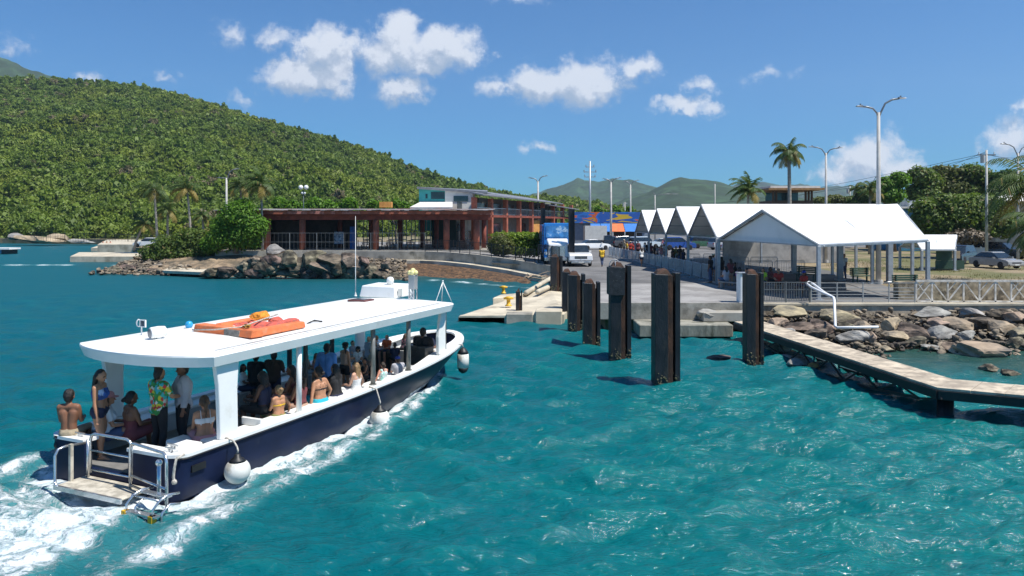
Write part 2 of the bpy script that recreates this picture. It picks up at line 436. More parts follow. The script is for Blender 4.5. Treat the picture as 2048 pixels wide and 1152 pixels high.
def water_material():
    m = bpy.data.materials.new('sea_water'); m.use_nodes = True
    t = m.node_tree; t.nodes.clear(); N = NT(t)
    pos = N.n('ShaderNodeNewGeometry').outputs['Position']
    def attr(n): return N.n('ShaderNodeAttribute', attribute_name=n).outputs['Fac']
    foam, shal, crest = attr('foam'), attr('shallow'), attr('crest')
    big = N.noise(pos, .045, 4, .55, .4)
    mid = N.noise(N.vmath('MULTIPLY', pos, (1, 1.6, 1)), .35, 4, .6)
    sep = N.n('ShaderNodeSeparateXYZ'); N.l(pos, sep.inputs[0])
    # turquoise sand shallows towards the jetty, deeper blue out in the channel on the left
    side = N.math('ADD', N.math('MULTIPLY', sep.outputs[0], .018), N.math('MULTIPLY', N.math('SUBTRACT', sep.outputs[1], 20), -.009))
    g = N.math('ADD', N.math('ADD', N.math('MULTIPLY', big, 1.0), N.math('MULTIPLY', mid, .25)), side)
    base = N.ramp(g, [(.25, (.0008, .090, .115)), (.62, (.0008, .100, .118)), (.88, (.002, .130, .132)), (1.0, (.004, .155, .145))])
    base = N.mix(N.sstep(crest, .0, .14), base, N.mix(.22, base, (.012, .22, .19)))  # crests tinted greener, imitating light that glows through thin water
    bed = N.ramp(N.noise(pos, 1.1, 6, .65, .8), [(.35, (.012, .016, .008)), (.52, (.045, .05, .022)), (.7, (.085, .085, .045))])
    base = N.mix(N.math('MULTIPLY', shal, .85), base, N.mix(.45, bed, (.012, .085, .075)))
    # lacy foam
    wv = N.n('ShaderNodeTexNoise', i_Scale=1.4, i_Detail=4.0); N.l(pos, wv.inputs['Vector'])
    pw = N.vmath('ADD', pos, N.vmath('MULTIPLY', N.vmath('SUBTRACT', wv.outputs['Color'], (.5, .5, .5)), (.9, .9, .9)))
    na = N.noise(pw, 2.6, 8, .66, .5)
    rid = N.math('SUBTRACT', 1.0, N.math('ABSOLUTE', N.math('MULTIPLY_ADD', N.noise(pw, 3.4, 6, .6, .6), 4.0, -2.0)))
    rid2 = N.math('SUBTRACT', 1.0, N.math('ABSOLUTE', N.math('MULTIPLY_ADD', N.noise(pw, 8.5, 5, .6, .6), 4.0, -2.0)))
    lace = N.math('ADD', N.math('MULTIPLY', na, .75), N.math('ADD', N.math('MULTIPLY', rid, .22), N.math('MULTIPLY', rid2, .16)))
    fm = N.math('ADD', N.math('MULTIPLY', foam, .82), N.math('SUBTRACT', N.math('MULTIPLY', lace, 1.5), 1.42))
    fa = N.math('MULTIPLY', N.sstep(fm, .0, .42), N.sstep(foam, .03, .25))
    milk = N.math('MULTIPLY', N.sstep(foam, .15, .95), .6)
    base = N.mix(milk, base, (.10, .33, .34))
    col = N.mix(fa, base, N.mix(N.sstep(na, .35, .7), (.50, .60, .63), (.70, .73, .74)))
    b = N.n('ShaderNodeBsdfPrincipled'); b.inputs['IOR'].default_value = 1.33
    N.l(col, b.inputs['Base Color'])
    b.inputs['Specular IOR Level'].default_value = .42
    ro = N.math('MULTIPLY_ADD', attr('lost'), 1.0, .04)
    N.l(N.math('MULTIPLY_ADD', fa, .6, ro, clamp=True), b.inputs['Roughness'])
    def ridged(v, s, d): return N.math('SUBTRACT', 1.0, N.math('ABSOLUTE', N.math('MULTIPLY_ADD', N.noise(v, s, d, .55, .5), 2.0, -1.0)))
    h1 = N.noise(N.vmath('MULTIPLY', pos, (1, 2.4, 1)), 2.6, 6, .62, .3)
    h2 = N.noise(N.vmath('MULTIPLY', pos, (1, 2.2, 1)), 9, 4, .6, .2)
    h3 = N.noise(N.vmath('MULTIPLY', pos, (1, 1.5, 1)), .6, 4, .6, .2)
    r1 = ridged(N.vmath('MULTIPLY', pos, (.8, 2.0, 1)), 2.4, 3); r2 = ridged(N.vmath('MULTIPLY', pos, (.9, 2.2, 1)), 7.0, 3)
    hh = N.math('ADD', N.math('ADD', N.math('ADD', N.math('MULTIPLY', h1, .03), N.math('MULTIPLY', r1, .062)), N.math('ADD', N.math('MULTIPLY', h2, .012), N.math('MULTIPLY', r2, .022))), N.math('MULTIPLY', h3, .03))
    hh = N.math('ADD', hh, N.math('MULTIPLY', fa, .05))
    bp = N.n('ShaderNodeBump', i_Strength=.85, i_Distance=1.0); N.l(hh, bp.inputs['Height']); N.l(bp.outputs[0], b.inputs['Normal'])
    out = N.n('ShaderNodeOutputMaterial'); N.l(b.outputs[0], out.inputs[0])
    return m
build_water()
# ------------------------------------------------------------------ foliage
def leaf_material(name, dark, light, dry=None, patch=.02, trans=.35, inst=False):
    if name in MATS: return MATS[name]
    m = bpy.data.materials.new(name); m.use_nodes = True
    t = m.node_tree; t.nodes.clear(); N = NT(t)
    geo = N.n('ShaderNodeNewGeometry'); oi = N.n('ShaderNodeObjectInfo')
    rnd = oi.outputs['Random'] if inst else geo.outputs['Random Per Island']
    c = N.mix(rnd, dark, light)
    if inst:
        c = N.mix(N.math('MULTIPLY', geo.outputs['Random Per Island'], .5), c, light)
        pn = N.noise(oi.outputs['Location'], patch, 5, .65)
        c = N.mix(N.sstep(pn, .42, .72), c, N.mix(.7, c, (light[0] * 1.5, light[1] * 1.15, light[2] * .8)))
        if dry:
            dn = N.math('FRACT', N.math('MULTIPLY', oi.outputs['Random'], 13.7))
            c = N.mix(N.sstep(N.math('ADD', dn, N.math('MULTIPLY', N.math('SUBTRACT', N.noise(N.vmath('ADD', oi.outputs['Location'], (90, 20, 0)), patch * 1.8, 4, .6), .5), 1.4)), .93, 1.05), c, dry)
    elif dry:
        c = N.mix(N.sstep(N.math('FRACT', N.math('MULTIPLY', geo.outputs['Random Per Island'], 9.7)), .93, .96), c, dry)
    d = N.n('ShaderNodeBsdfPrincipled', i_Roughness=.55); d.inputs['Specular IOR Level'].default_value = .3
    tr = N.n('ShaderNodeBsdfTranslucent')
    N.l(c, d.inputs['Base Color']); N.l(N.mix(.5, c, (light[0] * 1.3, light[1] * 1.5, light[2] * .5)), tr.inputs['Color'])
    mx = N.n('ShaderNodeMixShader'); mx.inputs[0].default_value = trans
    N.l(d.outputs[0], mx.inputs[1]); N.l(tr.outputs[0], mx.inputs[2])
    out = N.n('ShaderNodeOutputMaterial'); N.l(mx.outputs[0], out.inputs[0])
    MATS[name] = m
    return m

def leaf_cloud(rng, lobes, n, size, flat=1.0, shell=.55, aspect=.55, up=.25):
    """leaf faces scattered through the shells of some lobes [(centre, (rx, ry, rz)), ...] -> verts, faces"""
    L = len(lobes)
    w = np.array([r[0] * r[1] + r[0] * r[2] for c, r in lobes]); w /= w.sum()
    k = rng.choice(L, n, p=w)
    C = np.array([c for c, r in lobes])[k]; R = np.array([r for c, r in lobes])[k]
    d = rng.normal(size=(n, 3)); d /= np.linalg.norm(d, axis=1)[:, None]
    rr = (shell + (1 - shell) * rng.random(n) ** .6) * rng.uniform(.88, 1.1, n)
    p = C + d * R * rr[:, None]
    nr = d + rng.normal(size=(n, 3)) * .55 + np.array([0, 0, up]); nr /= np.linalg.norm(nr, axis=1)[:, None]
    a = np.cross(nr, rng.normal(size=(n, 3))); a /= np.linalg.norm(a, axis=1)[:, None]
    b = np.cross(nr, a)
    s = size * rng.uniform(.6, 1.35, n)[:, None]
    v0, v1, v2, v3 = p - a * s, p - b * s * aspect, p + a * s, p + b * s * aspect
    bend = nr * s * .18
    V = np.stack([v0 - bend, v1 + bend, v2 - bend, v3 + bend], 1).reshape(-1, 3)
    Fc = np.arange(4 * n).reshape(n, 4)
    return V, Fc

def np_mesh(name, V, Fq, mats):
    me = bpy.data.meshes.new(name)
    me.vertices.add(len(V)); me.vertices.foreach_set('co', np.asarray(V, np.float32).ravel())
    nq, k = Fq.shape
    me.loops.add(nq * k); me.loops.foreach_set('vertex_index', Fq.astype(np.int32).ravel())
    me.polygons.add(nq); me.polygons.foreach_set('loop_start', np.arange(nq, dtype=np.int32) * k)
    me.update(calc_edges=True)
    for m in (mats if isinstance(mats, list) else [mats]): me.materials.append(m)
    return me

def crown_lobes(rng, n, rx, rz, squash=.8):
    out = [((0, 0, 0), (rx * .72, rx * .72, rz * .75))]
    for i in range(n):
        th = rng.uniform(0, math.tau); q = rng.uniform(.35, .72)
        z = rng.uniform(-.35, .62)
        r = rng.uniform(.26, .46)
        out.append(((math.cos(th) * q * rx, math.sin(th) * q * rx, z * rz), (r * rx, r * rx, r * rz * 1.1 * squash + .05)))
    return out

# ------------------------------------------------------------------ hills
def poly_interp(pts, x): return np.interp(x, [p[0] for p in pts], [p[1] for p in pts])
RIDGE = [(-900, 60), (-400, 120), (-150, 142), (0, 146), (100, 150), (190, 154), (280, 162), (350, 180), (420, 197), (500, 222), (560, 238), (640, 264),
         (720, 292), (800, 320), (880, 347), (940, 361), (1000, 376), (1060, 386), (1130, 389), (1180, 398), (1250, 414), (1300, 428), (1420, 440)]
def hill_z(px, t, amp=1.0):
    """height of the near hill at fan column px, t = 0 at its foot, 1 at the ridge"""
    dr = np.interp(px, [-900, 0, 600, 1000, 1300, 1420], [700, 560, 500, 430, 380, 370])
    db = np.interp(px, [-900, 0, 250, 600, 1000, 1420], [190, 184, 178, 185, 220, 250])
    d = db + (dr - db) * t
    zr = (HZ - poly_interp(RIDGE, px) - 5) / F * dr + H - 3.0
    x = (px - 1024) / F * d
    tt = np.clip(t, 0, 1)
    prof = .10 * tt + .90 * tt ** 1.22
    prof = np.where(t > 1, 1 - (t - 1) * 1.2, prof)
    n = fbm2(x * .030, d * .030, 21) * 5.5 + fbm2(x * .085, d * .085, 22) * 1.8
    z = 1.0 + (zr - 1.0) * prof + n * np.clip(zr / 60, .15, 1) * np.clip(tt * 4, 0, 1) * np.clip((1.1 - tt) * 5, .25, 1)
    return x, d, z
def build_hills():
    soil = mat('hill_soil', (.05, .09, .02), .9, var=.4, scale=.15, col2=(.09, .07, .04), mixs=.03, world=True)
    px = np.linspace(-900, 1420, 200); t = np.linspace(0, 1.35, 70)
    PX, T = np.meshgrid(px, t)
    x, d, z = hill_z(PX.ravel(), T.ravel())
    nu = len(px); idx = (np.arange(len(t) - 1)[:, None] * nu + np.arange(nu - 1)[None]).ravel()
    Fc = np.stack([idx, idx + 1, idx + nu + 1, idx + nu], 1)
    me = np_mesh('hill', np.stack([x, d, z], 1), Fc, soil); me.polygons.foreach_set('use_smooth', np.ones(len(Fc), bool))
    o = bpy.data.objects.new('hill', me); COL.objects.link(o); tag(o, kind='structure')
    # ---- far mountains
    mm = mat('mountain_scrub', (.032, .064, .026), .95, var=.5, scale=.02, col2=(.020, .040, .013), mixs=.05, world=True, bump=0)
    def mountain(name, sil, dep, foot, rough, seed, mt=mm, scar=None):
        pxs = np.arange(sil[0][0], sil[-1][0] + 1, 4.0)
        ts = np.linspace(0, 1.2, 40)
        A, T = np.meshgrid(pxs, ts); A, T = A.ravel(), T.ravel()
        D = foot + (dep - foot) * T
        zr = (HZ - np.interp(A, [p[0] for p in sil], [p[1] for p in sil])) / F * dep + H
        x = (A - 1024) / F * D
        prof = np.where(T > 1, 1 - (T - 1) * 1.4, np.clip(T, 0, 1) ** 1.1)
        k = np.clip(T * 3, 0, 1) * np.clip((1.05 - T) * 4, .12, 1)
        z = 2 + (zr - 2) * prof + rough * k * fbm2(x * .012, D * .012, seed, 5) + rough * .35 * fbm2(x * .06, D * .06, seed + 1, 4)
        nu = len(pxs); idx = (np.arange(len(ts) - 1)[:, None] * nu + np.arange(nu - 1)[None]).ravel()
        Fc = np.stack([idx, idx + 1, idx + nu + 1, idx + nu], 1)
        me = np_mesh(name, np.stack([x, D, z], 1), Fc, mt); me.polygons.foreach_set('use_smooth', np.ones(len(Fc), bool))
        o = bpy.data.objects.new(name, me); COL.objects.link(o); tag(o, kind='structure')
    mountain('mountain', [(1030, 400), (1090, 384), (1130, 368), (1155, 358), (1180, 363), (1195, 366), (1212, 362), (1225, 357), (1245, 362), (1258, 359), (1275, 362), (1300, 370), (1340, 378), (1420, 390), (1520, 400)], 2100, 1300, 16, 41)
    mountain('mountain', [(1180, 432), (1250, 400), (1295, 383), (1325, 366), (1345, 357), (1361, 354), (1385, 359), (1410, 362), (1450, 370), (1490, 380), (1540, 392), (1640, 406), (1750, 420)], 1150, 640, 9, 45)
    mountain('mountain', [(1380, 385), (1450, 372), (1500, 365), (1530, 364), (1560, 372), (1600, 369), (1640, 376), (1690, 371), (1715, 374), (1760, 386), (1840, 398), (2000, 402), (2300, 396), (2700, 405)], 3000, 1700, 22, 49)
    mountain('mountain', [(-700, 40), (-300, 75), (-120, 92), (-40, 102), (0, 112), (30, 122), (60, 136), (110, 150), (180, 168), (260, 200), (420, 260)], 1500, 900, 14, 53)
    # ---- houses scattered on the far slope are tiny pale boxes; kept as a handful of things further on
    # ---- forest on the near hill
    rng = np.random.default_rng(77)
    lm = leaf_material('hill_leaves', (.045, .088, .012), (.155, .225, .03), dry=(.19, .155, .085), patch=.02, trans=.25, inst=True)
    src = bpy.data.collections.new('crown_sources')
    for k in range(6):
        lob = crown_lobes(rng, 7 + k % 3, 1.0, .62 + .09 * k)
        V, Fc = leaf_cloud(rng, lob, 230, .14, shell=.75, aspect=.7, up=.45)
        cv, cf = leaf_cloud(rng, [(c, tuple(x * .72 for x in r)) for c, r in lob], 60, .30, shell=.8, aspect=.9, up=.1)
        me = np_mesh('forest_crown', np.concatenate([V, cv]), np.concatenate([Fc, cf + len(V)]), lm)
        src.objects.link(bpy.data.objects.new('forest_crown', me))
    pts, scl, rot, ids = [], [], [], []
    n = 46000
    pxr = rng.uniform(-700, 1400, n); tr = rng.uniform(0, 1.05, n) ** .8
    keep = rng.random(n) < np.clip(.42 + .5 * np.abs(pxr - 1024) / 1000, .3, 1)
    pxr, tr = pxr[keep], tr[keep]
    x, d, z = hill_z(pxr, tr)
    sc = rng.lognormal(math.log(1.4), .45, len(x)) * np.interp(d, [180, 260, 560], [1.15, 1.0, 1.15])
    big = rng.random(len(x)) < .05; sc[big] *= 1.5; sc = np.clip(sc, .7, 3.1)
    sz = sc * rng.uniform(.85, 1.5, len(x))
    me = bpy.data.meshes.new('forest')
    me.vertices.add(len(x)); me.vertices.foreach_set('co', np.stack([x, d, z + sz * .38], 1).astype(np.float32).ravel())
    a = me.attributes.new('scl', 'FLOAT_VECTOR', 'POINT'); a.data.foreach_set('vector', np.stack([sc, sc, sz], 1).astype(np.float32).ravel())
    a = me.attributes.new('rot', 'FLOAT_VECTOR', 'POINT'); a.data.foreach_set('vector', np.stack([rng.normal(0, .1, len(x)), rng.normal(0, .1, len(x)), rng.uniform(0, 6.28, len(x))], 1).astype(np.float32).ravel())
    a = me.attributes.new('idx', 'INT', 'POINT'); a.data.foreach_set('value', rng.integers(0, 6, len(x)).astype(np.int32))
    o = bpy.data.objects.new('forest', me); COL.objects.link(o)
    tag(o, 'dense green scrub forest covering the big hillside on the left', 'forest', kind='stuff')
    g = bpy.data.node_groups.new('scatter', 'GeometryNodeTree')
    g.interface.new_socket('Geometry', in_out='INPUT', socket_type='NodeSocketGeometry')
    g.interface.new_socket('Geometry', in_out='OUTPUT', socket_type='NodeSocketGeometry')
    gi = g.nodes.new('NodeGroupInput'); go = g.nodes.new('NodeGroupOutput')
    ip = g.nodes.new('GeometryNodeInstanceOnPoints'); ci = g.nodes.new('GeometryNodeCollectionInfo')
    ci.inputs['Collection'].default_value = src; ci.inputs['Separate Children'].default_value = True; ci.inputs['Reset Children'].default_value = True
    def na(name, typ):
        q = g.nodes.new('GeometryNodeInputNamedAttribute'); q.data_type = typ; q.inputs['Name'].default_value = name
        return next(s for s in q.outputs if s.enabled and s.name == 'Attribute')
    g.links.new(gi.outputs[0], ip.inputs['Points']); g.links.new(ci.outputs[0], ip.inputs['Instance'])
    ip.inputs['Pick Instance'].default_value = True
    g.links.new(na('idx', 'INT'), ip.inputs['Instance Index'])
    g.links.new(na('rot', 'FLOAT_VECTOR'), ip.inputs['Rotation']); g.links.new(na('scl', 'FLOAT_VECTOR'), ip.inputs['Scale'])
    g.links.new(ip.outputs[0], go.inputs[0])
    md = o.modifiers.new('scatter', 'NODES'); md.node_group = g
build_hills()

# ------------------------------------------------------------------ air
def build_haze():
    mb = MB().bx(-4200, -200, -3, 4200, 3600, 700)
    m = bpy.data.materials.new('hazy_air'); m.use_nodes = True
    t = m.node_tree; t.nodes.clear(); N = NT(t)
    v = N.n('ShaderNodeVolumePrincipled', i_Density=HAZE)
    v.inputs['Color'].default_value = (.62, .80, 1.0, 1); v.inputs['Anisotropy'].default_value = .2
    out = N.n('ShaderNodeOutputMaterial'); N.l(v.outputs[0], out.inputs['Volume'])
    tag(mb.build('haze', m), kind='stuff')
HAZE = 1.3e-4
build_haze()
# ------------------------------------------------------------------ surfaces
ZD = 1.25                                            # level of the dock road
concrete = mat('concrete', (.36, .335, .28), .85, var=.22, scale=.9, col2=(.16, .15, .12), mixs=.8, bump=.35, bscale=14, edge=(.52, .7), world=True)
pale_conc = mat('pale_concrete', (.52, .46, .35), .85, var=.18, scale=.8, col2=(.30, .26, .19), mixs=.6, bump=.3, bscale=12, edge=(.5, .7), world=True)
wet_conc = mat('stained_concrete', (.27, .26, .21), .8, var=.3, scale=1.6, col2=(.06, .06, .04), mixs=1.4, bump=.5, bscale=16, edge=(.45, .65), stretch=(1, 1, .35), world=True)
asphalt = mat('asphalt', (.16, .155, .15), .9, var=.16, scale=.5, col2=(.11, .107, .103), mixs=.25, bump=.25, bscale=60, edge=(.45, .6), world=True)
slab_mat = mat('broom_concrete', (.30, .29, .275), .9, var=.12, scale=.7, col2=(.21, .20, .19), mixs=.5, bump=.2, bscale=60, world=True)
earth = mat('dry_ground', (.24, .185, .11), .95, var=.25, scale=.5, col2=(.115, .115, .04), mixs=.16, bump=.4, bscale=9, edge=(.42, .58), world=True)
black_steel = mat('tarred_steel', (.010, .011, .014), .5, var=.5, scale=3, col2=(.04, .032, .026), mixs=2.2, bump=.5, bscale=24, edge=(.55, .75), stretch=(1, 1, .4))
rust_steel = mat('rusty_steel', (.075, .032, .016), .85, var=.5, scale=6, col2=(.03, .016, .010), mixs=4, bump=.5, bscale=30, stretch=(1, 1, .4))
black_paint = mat('black_rail_paint', (.014, .015, .017), .45, var=.3)
galv = mat('galvanised_steel', (.42, .43, .44), .45, metal=.5, var=.15, scale=5)
white_paint = mat('white_paint', (.78, .78, .76), .5, var=.06, scale=2, col2=(.55, .53, .48), mixs=3, edge=(.62, .8))
rock_dark = mat('weathered_rock', (.21, .165, .12), .95, var=.45, scale=1.1, col2=(.035, .028, .021), mixs=.9, bump=1, bscale=5.5, edge=(.42, .6), per_obj=.45)
rock_tan = mat('tan_rock', (.36, .28, .19), .95, var=.35, scale=1.1, col2=(.13, .115, .095), mixs=.7, bump=1, bscale=6, edge=(.46, .66), per_obj=.3)
rock_grey = mat('grey_rock', (.30, .285, .26), .92, var=.3, scale=1.4, col2=(.12, .11, .10), mixs=1.0, bump=1, bscale=6, edge=(.48, .66), per_obj=.3)
plank_mat = mat('bleached_planks', (.52, .44, .33), .85, var=.25, scale=1.2, col2=(.30, .25, .19), mixs=2.5, bump=.3, bscale=25, stretch=(1, 1, 1), world=True)

# ------------------------------------------------------------------ ground
def xy(px, py, z): p = G(px, py, z); return (p.x, p.y)
def sheet(name, poly, z, m, depth=.05):
    o = MB().prism(poly, z - depth, z).build(name, m); tag(o, kind='structure'); return o
sheet('ground', [(300, 34.5), (300, 330), (-260, 330), (-260, 200), (-126, 183), (-92, 172), (-72, 134), (-55, 110), (-46, 92), (-36, 82), (-24, 80), (-8, 77), (0, 72), (3.2, 64), (4.2, 56), (4.4, 34.9), (11, 34.9), (11, 34.5)], ZD - .05, earth, 3.2)
ROAD = [(4.25, 34.5), (20.2, 34.5), (20.9, 38), (24.5, 54), (27, 80), (34, 112), (90, 118), (90, 300), (-12, 300), (-6, 118), (-2, 70), (2.6, 66.2), (3.9, 60), (4.3, 50)]
sheet('road', ROAD, ZD, asphalt, .045)
sheet('dock_slab', [(4.05, 34.34), (11.3, 34.34), (11.3, 38.9), (4.05, 38.9)], ZD + .006, slab_mat, .72)
sheet('dock_apron', [(4.27, 38.94), (12.2, 38.94), (12.2, 46), (4.27, 46)], ZD + .008, slab_mat, .03)
# kerb line along the front of the slab
tag(MB().bx(4.05, 34.22, ZD - .70, 11.3, 34.338, ZD + .05).build('dock_kerb', concrete), kind='structure')
tag(MB().bx(3.95, 34.34, ZD - .70, 4.048, 46, ZD + .04).build('dock_kerb', pale_conc), kind='structure')

def offset_line(pts, d):
    out = []
    for i, p in enumerate(pts):
        a = Vector(pts[max(i - 1, 0)][:2]); b = Vector(pts[min(i + 1, len(pts) - 1)][:2])
        t = (b - a).normalized(); out.append((p[0] + t.y * d, p[1] - t.x * d, p[2]))
    return out
def ribbon(mb, pts, w, z0, z1):
    """wall running along pts, its outer (right-hand) face on the line, w thick inwards, from z+z0 to z+z1"""
    q = offset_line(pts, -w); n = len(pts)
    vs = [(p[0], p[1], p[2] + z0) for p in pts] + [(p[0], p[1], p[2] + z1) for p in pts] + [(p[0], p[1], p[2] + z0) for p in q] + [(p[0], p[1], p[2] + z1) for p in q]
    fs = []
    for i in range(n - 1):
        fs += [(i, i + 1, n + i + 1, n + i), (n + i, n + i + 1, 3 * n + i + 1, 3 * n + i), (2 * n + i + 1, 2 * n + i, 3 * n + i, 3 * n + i + 1), (2 * n + i, 2 * n + i + 1, i + 1, i)]
    fs += [(0, n, 3 * n, 2 * n), (n - 1, 3 * n - 1, 4 * n - 1, 2 * n - 1)]
    return mb.add(vs, fs)
def densify(pts, step):
    out = []
    for a, b in zip(pts[:-1], pts[1:]):
        a, b = Vector(a), Vector(b); k = max(1, int((b - a).length / step))
        out += [tuple(a.lerp(b, i / k)) for i in range(k)]
    return out + [tuple(pts[-1])]
WALL = [G(px, py, z) for px, py, z in ((430, 503, 2.0), (520, 503, 2.0), (700, 503, 2.0), (790, 503.5, 2.0), (850, 504, 2.0), (900, 506, 1.96), (950, 510.5, 1.86), (1000, 517, 1.66), (1035, 522, 1.5), (1070, 528, 1.36), (1106, 534, 1.27))]
WALL = [tuple(p) for p in WALL]
# promenade behind the wall
mb = MB()
back = [(p[0] - (0 if p[0] > -30 else 4), 118.0, 2.0 if p[0] < -3 else max(ZD + .02, p[2])) for p in WALL]
n = len(WALL)
inner = offset_line(WALL, -.45)
mb.add(inner + back, [(i, i + 1, n + i + 1, n + i) for i in range(n - 1)])
tag(mb.build('promenade', slab_mat), kind='structure')
w = MB(); ribbon(w, WALL, .45, -.95, .06)
tag(w.build('sea_wall', concrete), 'curved weathered concrete sea wall below the red pavilion and black railing', 'sea wall')
LED = [(x, y, z - .82) for x, y, z in offset_line(WALL[3:], 1.1)]
w = MB(); ribbon(w, LED, 1.2, -1.5, 0)
led = w.build('stepped_footing', pale_conc)
tag(led, 'pale concrete ledge at the foot of the curved sea wall', 'ledge')

# right-hand sea wall
w = MB(); w.bx(11.32, 34.2, -1.2, 70, 34.75, ZD - .06)
rw = w.build('sea_wall', mat('tan_stained_concrete', (.44, .37, .27), .85, var=.25, scale=1.2, col2=(.20, .16, .11), mixs=.9, bump=.5, bscale=10, edge=(.5, .68), stretch=(1, 1, .4), world=True))
tag(rw, 'stained straight concrete sea wall behind the right-hand rocks', 'sea wall')
MB().bx(11.32, 34.14, ZD - .058, 70, 34.8, ZD + .035).build('coping', pale_conc, rw)

# ------------------------------------------------------------------ rough banks
def bank(name, a_pts, b_pts, m, nz, seed, kind='structure', nv=14, fine=.5, label=None):
    """sloping rough ground between two polylines (x, y, z)"""
    A = densify(a_pts, fine); k = len(A)
    bx = np.linspace(0, 1, k)
    Bp = np.array(b_pts); la = np.linspace(0, 1, len(Bp))
    A = np.array(A)
    Bq = np.stack([np.interp(bx, la, Bp[:, j]) for j in range(3)], 1)
    t = np.linspace(0, 1, nv)[:, None, None]
    V = (A[None] * (1 - t) + Bq[None] * t).reshape(-1, 3)
    edge = np.repeat(np.sin(np.linspace(0.12, math.pi - .2, nv)), k)
    V[:, 2] += edge * nz * (fbm2(V[:, 0] * 1.1, V[:, 1] * 1.1, seed) + .6 * fbm2(V[:, 0] * 3.1, V[:, 1] * 3.1, seed + 1))
    V[:, 1] += edge * nz * .5 * fbm2(V[:, 0] * 1.7, V[:, 2] * 2.0 + 4, seed + 2)
    idx = (np.arange(nv - 1)[:, None] * k + np.arange(k - 1)[None]).ravel()
    me = np_mesh(name, V, np.stack([idx, idx + k, idx + k + 1, idx + 1], 1), m)
    o = bpy.data.objects.new(name, me); COL.objects.link(o); tag(o, label, kind=kind); return o
weed = mat('dry_seaweed', (.16, .085, .038), .95, var=.6, scale=6, col2=(.035, .022, .013), mixs=4.2, bump=1, bscale=11, edge=(.4, .6), stretch=(.6, 1, 3.0), world=True)
bank('seaweed', [tuple(Vector(p) + Vector((0, -.05, -.32 if p[0] < 2 else -.7))) for p in LED], [G(px, py, -.25) for px, py in ((770, 556), (840, 560), (920, 566), (1000, 573), (1060, 579), (1098, 584))], weed, .22, 31, 'stuff', 22, .3,
     'brown and rusty washed-up seaweed along the foot of the ledge')
soil = mat('bank_soil', (.26, .19, .12), .95, var=.4, scale=1.2, col2=(.09, .075, .05), mixs=.6, bump=1, bscale=6, world=True)
bank('bank', [(-42, 84, 1.3), (-36, 80, 1.6), (-30, 79.5, 1.95), (-18, 79, 1.3), (-11, 77, 1.1)], [(-42, 72, -.4), (-36, 70, -.4), (-27, 67.5, -.4), (-18, 65.5, -.4), (-9, 65.0, -.4)], soil, .25, 35)
bank('bank', [(11.2, 34.3, .62), (20, 34.3, .75), (34, 34.3, .8), (60, 34.3, .8)], [(11.6, 29.6, -.5), (17, 27.3, -.5), (26, 24.2, -.5), (60, 18, -.5)], mat('shore_rubble', (.20, .16, .11), .95, var=.45, scale=2, col2=(.04, .034, .026), mixs=1.3, bump=1, bscale=9, edge=(.4, .58), world=True), .16, 38, nv=20, fine=.4)

# ------------------------------------------------------------------ boulders
ROCKS = []
def rock_mesh(seed, rough=.22, flat=1.0):
    bm = bmesh.new(); bmesh.ops.create_icosphere(bm, subdivisions=4, radius=1)
    V = np.array([v.co[:] for v in bm.verts]); r = np.random.default_rng(seed)
    # a few random planes cut the ball into facets, then noise
    for i in range(16):
        d = r.normal(size=3); d /= np.linalg.norm(d); h = r.uniform(.42, .85)
        over = np.maximum(V @ d - h, 0); V -= over[:, None] * d * .95
    n = fbm2(V[:, 0] * 2.2 + V[:, 2] * 1.3, V[:, 1] * 2.2 - V[:, 2] * 1.7, seed) * rough + fbm2(V[:, 0] * 7 + V[:, 2] * 5, V[:, 1] * 7 - V[:, 2] * 6, seed + 7) * rough * .42 + np.abs(fbm2(V[:, 0] * 13 + V[:, 2] * 9, V[:, 1] * 13 - V[:, 2] * 11, seed + 9)) * rough * .22
    V *= (1 + n * .6)[:, None]
    for v, c in zip(bm.verts, V): v.co = c
    me = bpy.data.meshes.new('boulder'); bm.to_mesh(me); bm.free()
    return me
_rm = {}
def boulder(px, py, w, h, z, m, label, group=None, seed=None, name='boulder', d=None, depth=1.0):
    """a boulder whose middle is seen at (px, py), w x h photo pixels large, its middle at height z"""
    c = P(px, py, d) if d else G(px, py, z)
    sx, sz = w / F * c.y / 2, h / F * c.y / 2
    k = (seed if seed is not None else len(ROCKS)) % 7
    key = (k, m.name)
    if key not in _rm:
        me = rock_mesh(100 + k); me.materials.append(m); _rm[key] = me
    o = bpy.data.objects.new(name, _rm[key]); COL.objects.link(o)
    r = random.Random(len(ROCKS) * 7 + 1)
    o.location = c; o.scale = (sx * 1.12, (sx * .55 + sz * .6) * depth, sz * 1.15)
    o.rotation_euler = (r.uniform(-.12, .12), r.uniform(-.12, .12), r.choice((0, math.pi)) + r.uniform(-.3, .3))
    tag(o, label, 'rock', group); ROCKS.append(o); return o
r = random.Random(4)
LB = 'dark brown boulder in the rock bank below the pavilion'
for (px, py, w, h) in ((510, 520, 40, 24), (541, 521, 40, 26), (580, 519, 50, 30), (622, 517, 52, 30), (660, 520, 56, 34), (700, 519, 46, 32), (728, 523, 30, 26), (489, 531, 46, 28),
                       (528, 536, 44, 30), (562, 531, 40, 26), (596, 532, 50, 34), (640, 536, 60, 38), (678, 538, 50, 32), (712, 540, 52, 36), (742, 540, 40, 34), (508, 545, 40, 22), (545, 541, 36, 30),
                       (582, 547, 50, 20), (620, 548, 48, 22), (660, 549, 46, 24), (698, 551, 44, 22), (735, 553, 46, 24), (765, 548, 34, 24), (790, 556, 36, 18), (815, 559, 30, 14), (455, 543, 44, 26), (425, 545, 44, 22),
                       (770, 530, 26, 20), (480, 548, 34, 16), (605, 543, 30, 20)):
    boulder(px, py + 1, w * 1.12, h * 1.15, max(.05, (556 - py) * .045), rock_dark, LB, 'boulders in the left rock bank')
LG = 'low grey brown rock at the tip of the left point'
